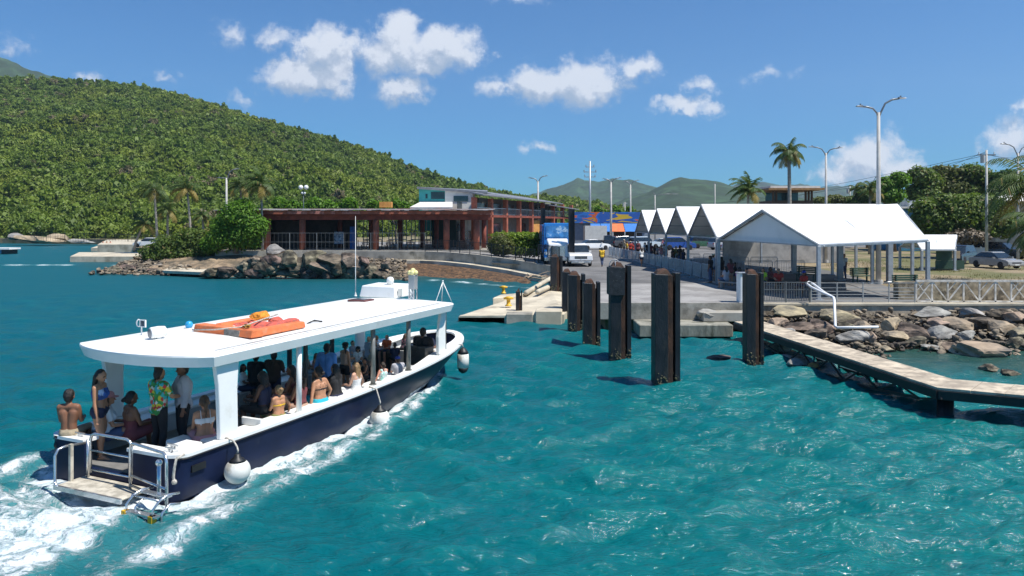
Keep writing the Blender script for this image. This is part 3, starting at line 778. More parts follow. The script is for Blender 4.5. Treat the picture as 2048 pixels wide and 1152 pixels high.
for (px, py, w, h) in ((232, 541, 44, 13), (262, 538, 44, 16), (300, 542, 50, 16), (345, 545, 56, 18), (385, 547, 52, 18), (285, 531, 34, 12), (315, 533, 36, 12), (250, 532, 26, 9), (405, 538, 40, 14), (355, 535, 40, 13)):
    boulder(px, py, w, h, max(.05, (550 - py) * .03), rock_dark if r.random() < .5 else rock_grey, LG, 'rocks at the left point')
boulder(547, 503, 50, 26, 2.05, rock_grey, 'smooth pale grey boulder tilted on top of the left rock bank', seed=2)
tag(MB().prism([xy(325, 541, .5), xy(420, 545, .5), xy(455, 536, .5), xy(340, 534, .5)], .25, .5).build('broken_slab', pale_conc), 'flat pale broken concrete slab lying on the left rock bank', 'slab')
# right-hand rocks, the recognisable ones first
boulder(1427, 630, 56, 28, .82, rock_grey, 'rounded speckled grey boulder lying on the concrete stub', seed=1)
boulder(1588, 629, 84, 36, .85, rock_tan, 'large tan boulder against the sea wall beside the white cabinet', seed=3)
boulder(1672, 633, 92, 34, .8, rock_tan, 'broad flat tan boulder behind the white pipe rail', seed=5)
boulder(1859, 628, 78, 26, .95, rock_grey, 'angular blue grey boulder tilted against the right sea wall', seed=2)
boulder(1944, 627, 78, 28, .95, rock_grey, 'rounded grey boulder under the lattice railing', seed=6)
boulder(1968, 699, 128, 42, .18, rock_tan, 'big orange stained wedge of rock at the water edge', seed=4)
boulder(1742, 676, 36, 36, .35, rock_tan, 'upright pale rock among the dark rocks below the pipe rail', seed=0)
boulder(1631, 733, 26, 16, .1, mat('ochre_rock', (.42, .22, .07), .9, var=.35, scale=2, bump=1, bscale=8), 'small ochre rock in the water under the walkway', seed=1)
boulder(1979, 738, 40, 18, .04, rock_dark, 'small dark rock awash left of its neighbour near the walkway bend', seed=2)
boulder(2018, 746, 44, 18, .03, rock_dark, 'small dark rock awash at the right edge near the walkway', seed=5)
boulder(1436, 717, 76, 20, .0, rock_dark, 'flat wet rock with white water under the concrete stub', seed=6)
LR = 'dark brown rock in the tumbled shore below the right sea wall'
for (px, py, w, h) in ((1552, 647, 44, 22), (1590, 655, 66, 22), (1640, 652, 54, 24), (1630, 668, 60, 24), (1690, 655, 56, 26), (1694, 674, 64, 26), (1725, 655, 40, 20), (1780, 652, 44, 30), (1785, 674, 54, 28),
                       (1826, 664, 70, 30), (1830, 684, 60, 24), (1875, 646, 60, 26), (1922, 652, 60, 28), (1880, 672, 66, 30), (1930, 674, 50, 22), (1965, 646, 56, 28), (2000, 655, 60, 30), (2030, 635, 60, 30),
                       (2040, 668, 60, 34), (1990, 628, 50, 24), (2035, 692, 50, 26), (1900, 694, 44, 18), (1860, 696, 50, 16), (1570, 668, 50, 20), (1610, 684, 50, 20), (1655, 692, 50, 18), (1602, 728, 40, 20), (1560, 700, 50, 20), (1580, 718, 36, 14),
                       (2090, 650, 80, 40), (2120, 690, 90, 40), (1720, 694, 40, 16), (1770, 697, 40, 14)):
    t = r.random()
    boulder(px, py, w * 1.15, h * 1.2, max(.0, (704 - py) * .0125), rock_dark if t < .5 else (rock_tan if t < .85 else rock_grey), LR, 'rocks below the right sea wall')

def rubble(name, label, quad, n, s0, s1, zf, m, seed):
    """countless small broken stones over a bank, one object"""
    rg = np.random.default_rng(seed); src = []
    for k in range(4):
        me = rock_mesh(400 + k); bm = bmesh.new(); bm.from_mesh(me); bmesh.ops.decimate if False else None
        b2 = bmesh.new(); bmesh.ops.create_icosphere(b2, subdivisions=2, radius=1); V = np.array([v.co[:] for v in b2.verts]); rr_ = np.random.default_rng(seed + k)
        for i in range(11):
            d = rr_.normal(size=3); d /= np.linalg.norm(d); V -= np.maximum(V @ d - rr_.uniform(.2, .7), 0)[:, None] * d
        src.append((V, np.array([[v.index for v in f.verts] for f in b2.faces]))); bm.free(); b2.free(); bpy.data.meshes.remove(me)
    VV, FF, o = [], [], 0
    A_, B_, C_, D_ = (np.array(p) for p in quad)
    for i in range(n):
        u, v = rg.random(), rg.random(); p = (A_ * (1 - u) + B_ * u) * (1 - v) + (D_ * (1 - u) + C_ * u) * v
        s = s0 + (s1 - s0) * rg.random() ** 2.2; V, Fq = src[i % 4]; a = rg.uniform(0, 6.28); c, s_ = math.cos(a), math.sin(a)
        R_ = np.array([[c, -s_, 0], [s_, c, 0], [0, 0, 1]])
        VV.append((V * np.array([s, s * rg.uniform(.6, 1), s * rg.uniform(.5, .8)])) @ R_.T + p + np.array([0, 0, zf + .05 * rg.normal()])); FF.append(Fq + o); o += len(V)
    ob = bpy.data.objects.new(name, np_mesh(name, np.concatenate(VV), np.concatenate(FF), m)); COL.objects.link(ob); tag(ob, label, kind='stuff')
stone_m = mat('broken_stone', (.24, .195, .14), .95, var=.45, scale=1.3, col2=(.07, .058, .045), mixs=.8, bump=1, bscale=9, edge=(.42, .6), world=True)
rubble('rubble', 'small broken stones between the boulders of the right shore', ((11.6, 34.0, .85), (40, 34.0, 1.0), (30, 24.5, .0), (12.4, 29.6, .0)), 2200, .06, .34, .02, stone_m, 5)
rubble('rubble', 'small broken stones along the left rock bank and point', ((-41, 83, 1.3), (-11, 77.5, 1.2), (-9.5, 65.6, .0), (-41, 71, .0)), 2400, .08, .5, .08, stone_m, 6)
rubble('rubble', 'small dark weedy stones at the water line under the walkway', ((11.6, 30.6, .1), (15, 30, .2), (14, 27.0, -.05), (11.6, 28.8, -.05)), 260, .05, .26, .0, stone_m, 7)

# ------------------------------------------------------------------ left shore
def quay(name, px0, px1, y_front, y_back, z, label, th=.9, m=pale_conc):
    a, b = G(px0, y_front, z), G(px1, y_front, z); c, d = G(px1 + 6, y_back, z), G(px0 + 18, y_back, z)
    o = MB().prism([(p.x, p.y) for p in (a, b, c, d)], z - th - .3, z).build(name, m)
    return tag(o, label, 'quay')
quay('quay', 140, 292, 513, 504.5, .7, 'low tan concrete quay standing in the water at the left point')
quay('quay', 182, 330, 496, 490, .6, 'far lower step of the tan concrete landing at the left', m=pale_conc)
quay('quay', 195, 340, 489, 479.5, 1.6, 'far upper step of the tan concrete landing at the left', th=1.6)
w = MB(); a, b = P(60, 466, 165), P(420, 470, 118)
fl = thing('chain_fence', 'long dark mesh fence along the far left shore', 'fence', (a.x, a.y, 1.2))
mesh_mat = mat('dark_mesh', (.02, .03, .028), .8)
w = MB(); w.bar((a.x, a.y, 2.9), (b.x, b.y, 2.9), .06)
for i in range(60):
    t = i / 59; p = a.lerp(b, t); w.bar((p.x, p.y, 1.2), (p.x, p.y, 2.9), .025)
for k in range(6): w.bar((a.x, a.y, 1.4 + k * .28), (b.x, b.y, 1.4 + k * .28), .02)
w.build('mesh_panel', mesh_mat, fl, world=True)
for i in range(9):
    p = a.lerp(b, i / 8); MB().tube([(p.x, p.y, 1.1), (p.x, p.y, 3.0)], .05, 6).build('post', mesh_mat, fl, world=True)
sand = mat('sandstone', (.42, .33, .22), .95, var=.3, scale=.4, col2=(.22, .17, .11), mixs=.3, bump=.8, bscale=2, world=True)
for (px, py, w, h, s, t) in ((75, 478, 110, 16, 1, 'long low sandstone rock on the far left beach'), (118, 476, 50, 18, 3, 'blocky pale sandstone rock on the far left beach'), (160, 482, 60, 8, 5, 'thin strip of dark shore rock right of the sandstone'), (30, 474, 50, 14, 2, 'grey wave-worn rock at the far left shore')):
    boulder(px, py, w, h, .6, sand if s in (1, 3) else rock_grey, t, seed=s, d=166)
# floating dock at the left edge
p = G(0, 508, 0)
fd = thing('floating_dock', 'small white topped floating dock at the left edge of the water', 'dock', (p.x, p.y, 0))
MB().bx(-4, -1.2, .75, 2.3, 1.6, 1.0).build('deck', white_paint, fd)
MB().bx(-4, -1.0, .1, -.9, 1.4, .75).build('float', black_paint, fd); MB().bx(.9, -1.0, -.3, 1.9, 1.4, .75).build('float', black_paint, fd)
MB().bx(-.9, -.9, .15, .9, -.8, .7).build('panel', mat('blue_panel', (.05, .25, .45), .5), fd)
# ------------------------------------------------------------------ steel fender piles
def fender_pile(px, y_top, y_wl, w, label, lw=.72, broken=False, z_base=None, d=None):
    """two rusty tarred steel sections set side by side, their tops burnt off at an angle; base at the water line"""
    zb = 0 if z_base is None else z_base
    c = G(px, y_wl, zb); c = P(px, y_wl, d) if d else c
    wd = w / F * c.y; top = H - (y_top - HZ) / F * c.y
    t = thing('fender_pile', label, 'pile', (c.x, c.y, zb), 0, 'black steel fender piles along the dock')
    h = top - zb; a = wd * .70; g = wd * .10; b = wd - a - g; dp = wd * .8
    x0 = -wd / 2
    MB().hexa([(x0, -dp / 2, -2), (x0 + a * .72, -dp / 2, -2), (x0 + a * .72, dp / 2, -2), (x0, dp / 2, -2)],
              [(x0, -dp / 2, h), (x0 + a * .72, -dp / 2, h - .02), (x0 + a * .72, dp / 2, h), (x0, dp / 2, h)]).build('pile_section', black_steel, t, bevel=.012)
    MB().bx(x0 + a * .72 + .002, -dp * .38, -2, x0 + a, dp * .40, h - .06).build('web', rust_steel, t)
    MB().bx(x0 + a + g, -dp * .30, -2, x0 + wd, dp * .55, h + .03).build('pile_section', black_steel, t, bevel=.012)
    MB().bx(x0 + a + .002, dp * .1, -2, x0 + a + g - .002, dp * .2, h - .25).build('web', rust_steel, t)
    m = MB(); m.hexa([(x0 + .04, -dp * .38, h - .03), (x0 + a * .95, -dp * .38, h - .05), (x0 + a * .95, dp * .38, h - .05), (x0 + .04, dp * .38, h - .03)],
                     [(x0 + .12, -dp * .2, h + .10), (x0 + a * .75, -dp * .25, h + .12), (x0 + a * .7, dp * .3, h + .16), (x0 + .16, dp * .3, h + .13)])
    m.build('burnt_top', rust_steel, t)
    m = MB(); rr = random.Random(int(px))
    for k in range(46):                       # barnacles and weed round the water line
        q = rr.uniform(0, 1); f = rr.choice((0, 1))
        x = x0 + q * wd; y = -dp / 2 - .005
        m.ball((x, y if q < .5 else -dp * .31, rr.uniform(-.1, .36 * rr.random() + .12)), rr.uniform(.015, .04), 6)
    m.build('barnacles', mat('barnacle', (.13, .115, .07), .9, var=.5, scale=9, col2=(.04, .05, .02), mixs=6), t); t.children[-1]['kind'] = 'stuff'
    return t
fender_pile(1332, 547, 768, 52, 'tallest black fender pile with a long rust streak, nearest the stub')
p = fender_pile(1240, 532, 715, 42, 'black fender pile with a wider scuffed box around its head')
wd = 42 / F * p.location.y
hh = H - (532 - HZ) / F * p.location.y
MB().bx(-wd / 2 - .06, -wd * .40 - .07, hh - 1.05, wd * .16, wd * .40 + .05, hh - .04).build('box_collar', mat('scuffed_tar', (.018, .02, .024), .6, var=.5, scale=5, col2=(.10, .10, .10), mixs=9, bump=.4, bscale=30, edge=(.58, .72)), p)
m = MB(); m.tube([(-.2 + .2 * math.cos(a), 0, hh + .02 + .22 * math.sin(a)) for a in np.linspace(0, math.pi, 9)], .015, 5); m.tube([(-.2, .2 * math.cos(a), hh + .02 + .20 * math.sin(a)) for a in np.linspace(0, math.pi, 9)], .015, 5)
m.build('wire_hoop', galv, p)
fender_pile(1183, 565, 690, 34, 'short black fender pile standing alone left of the boxed pile')
fender_pile(1153, 549, 661, 34, 'black fender pile behind the short one, overlapping another pile', z_base=0)
fender_pile(1137, 543, 640, 26, 'black fender pile half hidden at the back of the cluster')
fender_pile(1113, 513, 578, 24, 'farthest black fender pile on the sandy apron by the gate', z_base=.9)
fender_pile(1507, 547, 725, 36, 'black fender pile with white streaks beside the walkway')
fender_pile(1038, 582, 637, 13, 'thin black fender pile at the front of the sandy apron')

# ------------------------------------------------------------------ sandy apron, stub, bollards
mb = MB()
A = [xy(918, 632, .35), xy(1128, 632, .35), (4.0, 42.5), (4.0, 57), xy(1098, 577, .8), xy(1040, 590, .6)]
mb.prism(A, [-1] * 6, [.35, .42, .7, 1.1, .9, .55])
ap = mb.build('apron', pale_conc); tag(ap, 'sandy pale concrete landing apron sloping into the water left of the piles', 'apron')
ra = random.Random(3)
MB().prism([xy(916, 634, .3), xy(1010, 634, .3), xy(1012, 628, .34), xy(920, 628, .34)], -.8, .30).build('edge_beam', wet_conc, ap, bevel=.03)
MB().prism([xy(1012, 634.5, .3), xy(1065, 634.5, .3), xy(1066, 628, .34), xy(1014, 628, .34)], -.8, .46).build('edge_beam', concrete, ap, bevel=.03)
MB().prism([xy(1070, 634.5, .3), xy(1124, 634.5, .3), xy(1126, 618, .34), xy(1072, 628, .34)], -.8, .62).build('edge_beam', pale_conc, ap, bevel=.05)
tag(MB().prism([xy(985, 597, .7), xy(1035, 592, .7), xy(1060, 584, .75), xy(1000, 589, .75)], .3, .74).build('concrete_block', pale_conc, bevel=.05), 'ochre stained concrete block on the back of the sandy apron', 'block')
yellow = mat('yellow_paint', (.72, .40, .02), .5, var=.2, scale=6)
def bollard(px, py, z, s, label):
    c = G(px, py, z)
    o = MB().lathe([(.17, 0), (.16, .05), (.10, .08), (.09, .30), (.17, .36), (.18, .43), (.10, .47)], (0, 0, 0), 14).tube([(-.24, 0, .38), (.24, 0, .38)], .05, 8).build('bollard', yellow, smooth=True)
    o.location = c; o.scale = (s, s, s); return tag(o, label, 'bollard')
bollard(1017, 612, .52, 1.1, 'yellow mooring bollard at the front edge of the sandy apron')
bollard(1007, 587, .74, 1.0, 'yellow mooring bollard on the ochre block behind the other')
# driftwood and lines by the seaweed end
m = MB()
for i in range(16):
    x, y = 1.2 + ra.uniform(-1, 2.2), 57 + ra.uniform(-2.0, 1.6)
    an = ra.uniform(-.5, 1.2); l = ra.uniform(.6, 2.2)
    m.tube([(x, y, .7 + ra.uniform(-.1, .3)), (x + l * .5 * math.cos(an), y + l * .5 * math.sin(an), .85 + ra.uniform(-.1, .3)), (x + l * math.cos(an), y + l * math.sin(an), .8 + ra.uniform(-.2, .3))], ra.uniform(.02, .05), 5)
tag(m.build('driftwood', mat('grey_wood', (.30, .22, .15), .9, var=.4)), 'tangle of driftwood sticks beside the sandy apron', 'driftwood', kind='stuff')
for k, (a, b, t) in enumerate((((1052, 586, .8), (1108, 553, 1.2), 'thick pale pipe sloping up from the seaweed to the gate'), ((1075, 584, .9), (1112, 568, 1.1), 'short pale pipe lying below the sloping pipe'))):
    tag(MB().tube([G(*a), G(*b)], .16, 8).build('pipe', pale_conc, smooth=True), t, 'pipe')
# concrete stub in front of the dock
s1 = [xy(1304, 651, .55), xy(1464, 651, .55), xy(1466, 636, .55), (5.5, 34.15)]
tag(MB().prism([(5.55, 32.3), (9.65, 32.3), (9.8, 34.2), (5.6, 34.2)], .02, .55).build('concrete_stub', wet_conc, bevel=.03), 'thick weathered concrete landing stub below the dock edge', 'landing')
tag(MB().bx(8.6, 33.3, .555, 11.2, 34.2, .98).build('concrete_step', concrete, bevel=.03), 'concrete step block behind the grey boulder on the stub', 'step')
# dark piers under the slab
for x in (4.7, 7.4, 10.2):
    tag(MB().bx(x, 36.0, -2, x + .5, 36.5, ZD - .72).build('pier', wet_conc), 'stained concrete pier in the shade under the dock slab', 'pier', 'piers under the dock')

# white cabinet at the dock edge
c = P(1489, 609, 34.75)
cb = thing('cabinet', 'tall white cabinet on the dock edge behind a black pile', 'cabinet', (c.x + .1, 34.95, ZD))
MB().bx(-.35, -.25, 0, .35, .25, 1.38).build('body', white_paint, cb, bevel=.02); MB().bx(-.30, -.262, .08, .30, -.252, 1.30).build('door', white_paint, cb); MB().bx(-.4, -.3, 1.382, .4, .3, 1.42).build('lid', galv, cb)

# ------------------------------------------------------------------ walkway on a truss
wk = thing('walkway', 'long bleached plank walkway on a black steel truss bending at the right', 'walkway', (10.3, 32, .75))
Lp = [(9.6, 31.95), (11.0, 19.1), (30.0, 8.9)]; Rp = [(10.8, 32.3), (12.0, 20.15), (30.6, 10.1)]
def planks(a0, a1, b0, b1, n, z, th=.06):
    """n planks across between the edges a0-a1 and b0-b1, with gaps"""
    m = MB()
    for i in range(n):
        t0, t1 = i / n, (i + .982) / n
        A0, A1 = Vector(a0).lerp(Vector(a1), t0), Vector(a0).lerp(Vector(a1), t1); B0, B1 = Vector(b0).lerp(Vector(b1), t0), Vector(b0).lerp(Vector(b1), t1)
        j = ra.uniform(-.003, .003)
        m.hexa([(A0.x, A0.y, z - th + j), (A1.x, A1.y, z - th + j), (B1.x, B1.y, z - th + j), (B0.x, B0.y, z - th + j)], [(A0.x, A0.y, z + j), (A1.x, A1.y, z + j), (B1.x, B1.y, z + j), (B0.x, B0.y, z + j)])
    return m
planks(Lp[0], Lp[1], Rp[0], Rp[1], 26, .75).build('deck', plank_mat, wk, world=True)
planks(Lp[1], Lp[2], Rp[1], Rp[2], 30, .75).build('deck', plank_mat, wk, world=True)
steel = mat('dark_truss_steel', (.012, .012, .013), .6, var=.4, scale=4, col2=(.05, .028, .016), mixs=5, edge=(.6, .8))
for side, o in ((Lp, .05), (Rp, -.05)):
    for a, b in zip(side[:-1], side[1:]):
        MB().bar((a[0], a[1], .57), (b[0], b[1], .57), .12, .22).build('beam', steel, wk, world=True)
for side in (Lp, Rp):
    m = MB(); a, b = Vector((*side[0], 0)), Vector((*side[1], 0))
    zs = [.42, .20, -.02, -.04, .0, .12, .30]
    pts = [a.lerp(b, .10 + .14 * i) + Vector((0, 0, z)) for i, z in enumerate(zs)]
    for p, q in zip(pts[:-1], pts[1:]): m.bar(p, q, .07)
    for i, p in enumerate(pts):
        u = a.lerp(b, .10 + .14 * i + .07); u.z = .5; m.bar(p, u, .045)
        if i: u = a.lerp(b, .10 + .14 * i - .07); u.z = .5; m.bar(p, u, .045)
    m.build('truss', steel, wk, world=True)
m = MB()
for i in range(10):
    t = i / 9; p, q = Vector((*Lp[0], .5)).lerp(Vector((*Lp[1], .5)), t), Vector((*Rp[0], .5)).lerp(Vector((*Rp[1], .5)), t); m.bar(p, q, .08)
    p, q = Vector((*Lp[1], .5)).lerp(Vector((*Lp[2], .5)), t), Vector((*Rp[1], .5)).lerp(Vector((*Rp[2], .5)), t); m.bar(p, q, .08)
m.build('cross_member', steel, wk, world=True)
MB().tube([(11.45, 19.55, -2), (11.45, 19.55, .46)], .20, 14).build('pile', black_steel, wk, world=True, smooth=True)
MB().tube([(20, 14.8, -2), (20, 14.8, .46)], .20, 14).build('pile', black_steel, wk, world=True, smooth=True)
MB().tube([(10.2, 31.6, -2), (10.2, 31.6, .46)], .20, 14).build('pile', black_steel, wk, world=True, smooth=True)

# ------------------------------------------------------------------ white pipe handrail
pr = thing('pipe_rail', 'white bent pipe handrail rising from the rocks below the right sea wall', 'handrail', P(1670, 655, 32.2))
q = lambda px, py, d: P(px, py, d)
MB().tube([q(1757, 654, 29.6), q(1675, 655.5, 30.0), q(1670.5, 652, 30.1), q(1668.5, 600, 31.2), q(1667, 595, 31.4), q(1640, 583, 33.3), q(1622, 574, 34.2), q(1613, 567, 34.8), q(1618, 564, 34.9), q(1628, 569, 34.4), q(1650, 586, 33.1), q(1665, 594, 31.5)], .055, 8).build('pipe', mat('white_pipe', (.75, .76, .76), .4, var=.08), pr, world=True, smooth=True)

# ------------------------------------------------------------------ railings
def picket_fence(name, pts, h, label, m, n_post, step=.13, rails=(.08, .95), pk=.012, post=.03, cat='railing', horiz=0, parent_loc=None):
    t = thing(name, label, cat, parent_loc or pts[0])
    L = [0.0]
    for a, b in zip(pts[:-1], pts[1:]): L.append(L[-1] + (Vector(b) - Vector(a)).length)
    def at(s):
        for i in range(len(pts) - 1):
            if s <= L[i + 1] or i == len(pts) - 2:
                return Vector(pts[i]).lerp(Vector(pts[i + 1]), (s - L[i]) / max(1e-6, L[i + 1] - L[i]))
    mr = MB()
    for r_ in rails:
        for i in range(len(pts) - 1): mr.bar(Vector(pts[i]) + Vector((0, 0, r_ * h)), Vector(pts[i + 1]) + Vector((0, 0, r_ * h)), post * 1.1)
    mr.build('rail', m, t, world=True)
    if step:
        mp = MB(); s = step
        while s < L[-1]:
            p = at(s); mp.bar(p + Vector((0, 0, rails[0] * h)), p + Vector((0, 0, rails[-1] * h)), pk * 2); s += step
        mp.build('pickets', m, t, world=True)
    for i in range(n_post):
        p = at(L[-1] * i / max(1, n_post - 1)); MB().bar(p, p + Vector((0, 0, h)), post * 2).build('post', m, t, world=True)
    return t
picket_fence('railing', [tuple(Vector(p) + Vector((0, .2, .06))) for p in WALL[4:10]], 1.25, 'black picket railing along the curved left sea wall', black_paint, 11, .16, (.08, .97), .013, .035)
picket_fence('railing', [(P(1524, 600, 34.55).x, 34.55, ZD + .03), (P(1620, 600, 34.55).x, 34.55, ZD + .03)], .98, 'grey picket railing section beside the white cabinet', mat('grey_rail', (.12, .13, .13), .5), 3, .115, (.1, .62, .97), .012, .03)
picket_fence('railing', [(P(1622, 600, 34.55).x, 34.55, ZD + .03), (P(1830, 600, 34.55).x, 34.55, ZD + .03)], .95, 'grey railing section with thin horizontal rails on the right sea wall', mat('pale_rail', (.36, .37, .36), .5), 5, 0, (.1, .25, .4, .56, .73, .97), .012, .022)
# lattice railing of the right end
lt = thing('railing', 'weathered whitish lattice railing with diagonal braces at the right end', 'railing', (P(1832, 600, 34.55).x, 34.55, ZD))
lm = mat('weathered_white_wood', (.68, .64, .57), .85, var=.2, scale=3, col2=(.45, .41, .35), mixs=3)
x0 = P(1832, 600, 34.55).x
m = MB(); m.bx(x0, 34.5, ZD + 1.0, 32, 34.6, ZD + 1.09); m.bx(x0, 34.52, ZD + .06, 32, 34.58, ZD + .12); m.build('rail', lm, lt, world=True)
for i in range(17):
    x = x0 + i * .74; MB().bx(x - .035, 34.52, ZD + .035, x + .035, 34.58, ZD + .999).build('post', lm, lt, world=True)
m = MB()
for i in range(16):
    xa, xb = x0 + i * .74 + .04, x0 + (i + 1) * .74 - .04
    if i % 2 == 0: m.bar((xa, 34.55, ZD + .14), (xb, 34.55, ZD + .98), .05); m.bar((xa, 34.552, ZD + .6), ((xa + xb) / 2, 34.552, ZD + .98), .03)
    else: m.bar((xa, 34.55, ZD + .98), (xb, 34.55, ZD + .14), .05)
    if i % 3 == 0: m.bar((xa, 34.545, ZD + .98), (xb, 34.545, ZD + .14), .035)
m.build('brace', lm, lt, world=True)
# stone retaining bank behind it
def rubble_wall(x0, x1, y, z0, z1, label):
    t = tag(MB().bx(x0, y, z0, x1, y + .5, z1).build('stone_wall', mat('dry_stone', (.34, .28, .19), .95, var=.4, scale=3.2, col2=(.12, .10, .07), mixs=2.2, bump=1, bscale=5, edge=(.5, .62), world=True)), label, 'wall'); return t
rubble_wall(x0 + .1, 34, 36.3, ZD - .05, ZD + .85, 'low tan rubble stone wall behind the lattice railing')
# chain fence and gate on the left promenade
pts = [tuple(Vector(P(px, 503, 78.6)[:2] + (0,)) if False else Vector((P(px, 503, 79).x, 79.0, 2.0))) for px in (525, 600, 720, 850)]
picket_fence('chain_fence', pts, 1.95, 'tall thin chain fence between the rock bank and the pavilion', mat('fence_wire', (.16, .17, .17), .6), 7, .42, (.03, .5, .99), .006, .03, cat='fence')
gp = [tuple(Vector(WALL[9]) + Vector((.3, .6, 0))), tuple(Vector((4.0, 62.6, ZD)))]
picket_fence('gate', gp, 1.75, 'black picket gate between the railing and the black gantry posts', black_paint, 4, .13, (.06, .5, .98), .014, .04, cat='gate')
# gantry of the left ramp: two tall black posts
for (px, yt, yb, d, t) in ((1086, 416, 512, 82, 'tall black steel post left of the blue truck'), (1143, 418, 534, 64.5, 'tall black steel post in front of the white pickup')):
    c = P(px, yb, d); top = H - (yt - HZ) / F * d
    g = thing('steel_post', t, 'post', (c.x, c.y, ZD))
    MB().bx(-.26, -.05, 0, .26, .05, top - ZD).bx(-.26, -.2, 0, -.2, .2, top - ZD).bx(.2, -.2, 0, .26, .2, top - ZD).build('shaft', black_steel, g); MB().bx(-.4, -.4, 0, .4, .4, .05).build('base_plate', rust_steel, g)
# ------------------------------------------------------------------ the water taxi (local axes: x starboard, y forward, z up)
def BT(px, s):
    k = (px - 1024) / F
    return (k * (BY + s * math.cos(BTH)) - BX - s * math.sin(BTH)) / (math.cos(BTH) + k * math.sin(BTH))
def blocal(p):
    q = Vector(p) - Vector((BX, BY, 0)); return Vector((q.dot(BR), q.dot(BH), q.z))
def BG(px, py, z): return blocal(G(px, py, z))
navy = mat('navy_hull_paint', (.008, .014, .042), .38, var=.25, scale=1.2, col2=(.022, .030, .055), mixs=1.6, bump=.06, bscale=3, edge=(.60, .80), spec=.16)
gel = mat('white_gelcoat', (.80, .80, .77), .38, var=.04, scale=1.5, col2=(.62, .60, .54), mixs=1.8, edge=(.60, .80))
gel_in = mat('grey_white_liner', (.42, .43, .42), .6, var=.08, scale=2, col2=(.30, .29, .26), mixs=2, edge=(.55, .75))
deck_m = mat('deck_grey', (.16, .155, .145), .8, var=.2, scale=4)
beige = mat('beige_nonskid', (.50, .46, .38), .8, var=.15, scale=5, col2=(.34, .31, .25), mixs=6, bump=.2, bscale=60)
steel_m = mat('stainless_tube', (.62, .63, .64), .22, metal=.85, var=.1, scale=6)
dark_post = mat('dark_bronze_post', (.05, .047, .042), .45, var=.3, scale=3)
black_rub = mat('black_rubber', (.012, .012, .013), .5, var=.3)
boat = thing('water_taxi', 'navy and white water taxi full of passengers, seen from astern', 'boat', (BX, BY, 0), -BTH)

FL = .34
def ghalf(s):
    h = gun_half(s); r = .28
    if s < S0 + r: h -= r - math.sqrt(max(0, r * r - (S0 + r - s) ** 2))
    return h
ST = [S0, S0 + .03, S0 + .09, S0 + .18, S0 + .28] + list(np.linspace(0, 8.4, 22)) + [8.9, 9.4, 9.9, 10.4, 10.8, 11.15, 11.45, 11.7, 11.9, 12.05, 12.17, 12.25, S1]
def section(s, sg):
    g, z = ghalf(s), gun_z(s) - .05
    u = (s - S0) / (S1 - S0)
    w = min(g, wl_half(min(s, S1 - .76)) if s < S1 - .75 else 0.0)
    w = min(w, g - .03) if g > .06 else w
    sw = s - .75 * max(0, (s - 7) / (S1 - 7)) ** 2            # raked stem
    pts = []
    for f in (1, .82, .55, .28, .0):
        hx = w + (g - w) * f ** .8; sy = sw + (s - sw) * f
        pts.append((sg * hx, sy, z * f))
    pts.append((sg * w * .72, sw - .05, -.45)); pts.append((0, sw - .1, -.6))
    return pts
hull = MB()
for sg in (1, -1):
    o = len(hull.v); n = 7
    vs = [p for s in ST for p in section(s, sg)]
    fs = []
    for i in range(len(ST) - 1):
        for k in range(n - 1):
            q = (i * n + k, (i + 1) * n + k, (i + 1) * n + k + 1, i * n + k + 1)
            fs.append(q if sg < 0 else q[::-1])
    hull.add(vs, fs)
# transom: panels beside the boarding opening
OL, OR_ = -.70, .50
zt = gun_z(S0) - .05; TW = ghalf(S0)
hull.bx(-TW, S0 - .004, -.5, OL, S0 + .10, zt); hull.bx(OR_, S0 - .004, -.5, TW, S0 + .10, zt); hull.bx(OL + .001, S0 - .003, -.5, OR_ - .001, S0 + .10, .30)
ho = hull.build('hull', navy, boat, smooth=False)
me = ho.data
for p in me.polygons: p.use_smooth = p.index < 2 * (len(ST) - 1) * 6
# white gunwale cap all round, interrupted at the opening
def cap_ring(w_in, z0, z1, over=.035):
    pts_o = [(ghalf(s) + over, s - (over if s == S0 else 0), gun_z(s)) for s in ST]
    return pts_o
m = MB()
def cap_w(s): return .24 + .30 * max(0, min(1, (s - 7.0) / 2.0)) * (1 if s < 10.2 else max(.25, 1 - (s - 10.2) / 1.6))
for sg in (1, -1):
    rows = []
    for s in ST:
        g = ghalf(s) + .035; z = gun_z(s); win = cap_w(s)
        gi = max(0.0, g - win) if s < S1 - .3 else max(0, g - win)
        y = s if s > S0 + .001 else s - .035
        rows.append([(sg * g, y, z - .06), (sg * g, y, z), (sg * gi, min(y, S1 - .30) if s > S1 - .30 else y, z), (sg * gi, min(y, S1 - .30) if s > S1 - .30 else y, z - .06)])
    vs = [p for r_ in rows for p in r_]; fs = []
    for i in range(len(rows) - 1):
        for k in range(4):
            q = (i * 4 + k, i * 4 + (k + 1) % 4, (i + 1) * 4 + (k + 1) % 4, (i + 1) * 4 + k)
            fs.append(q if sg > 0 else q[::-1])
    m.add(vs, fs)
z = gun_z(S0)
m.bx(-TW + .05, S0 - .035, z - .06, OL, S0 + .30, z + .002); m.bx(OR_, S0 - .035, z - .06, TW - .05, S0 + .30, z + .002)
m.build('gunwale', gel, boat, bevel=.015, seg=2)
m = MB()
for sg in (1, -1):
    rows = [((sg * (ghalf(s) + .012), s, gun_z(s) - .10), (sg * (ghalf(s) + .042), s, gun_z(s) - .08), (sg * (ghalf(s) + .03), s, gun_z(s) - .062)) for s in ST[1:]]
    vs = [p for r_ in rows for p in r_]; fs = []
    for i in range(len(rows) - 1):
        for k in range(2):
            q = (i * 3 + k, i * 3 + k + 1, (i + 1) * 3 + k + 1, (i + 1) * 3 + k); fs.append(q if sg > 0 else q[::-1])
    m.add(vs, fs)
m.build('rub_strake', black_rub, boat)
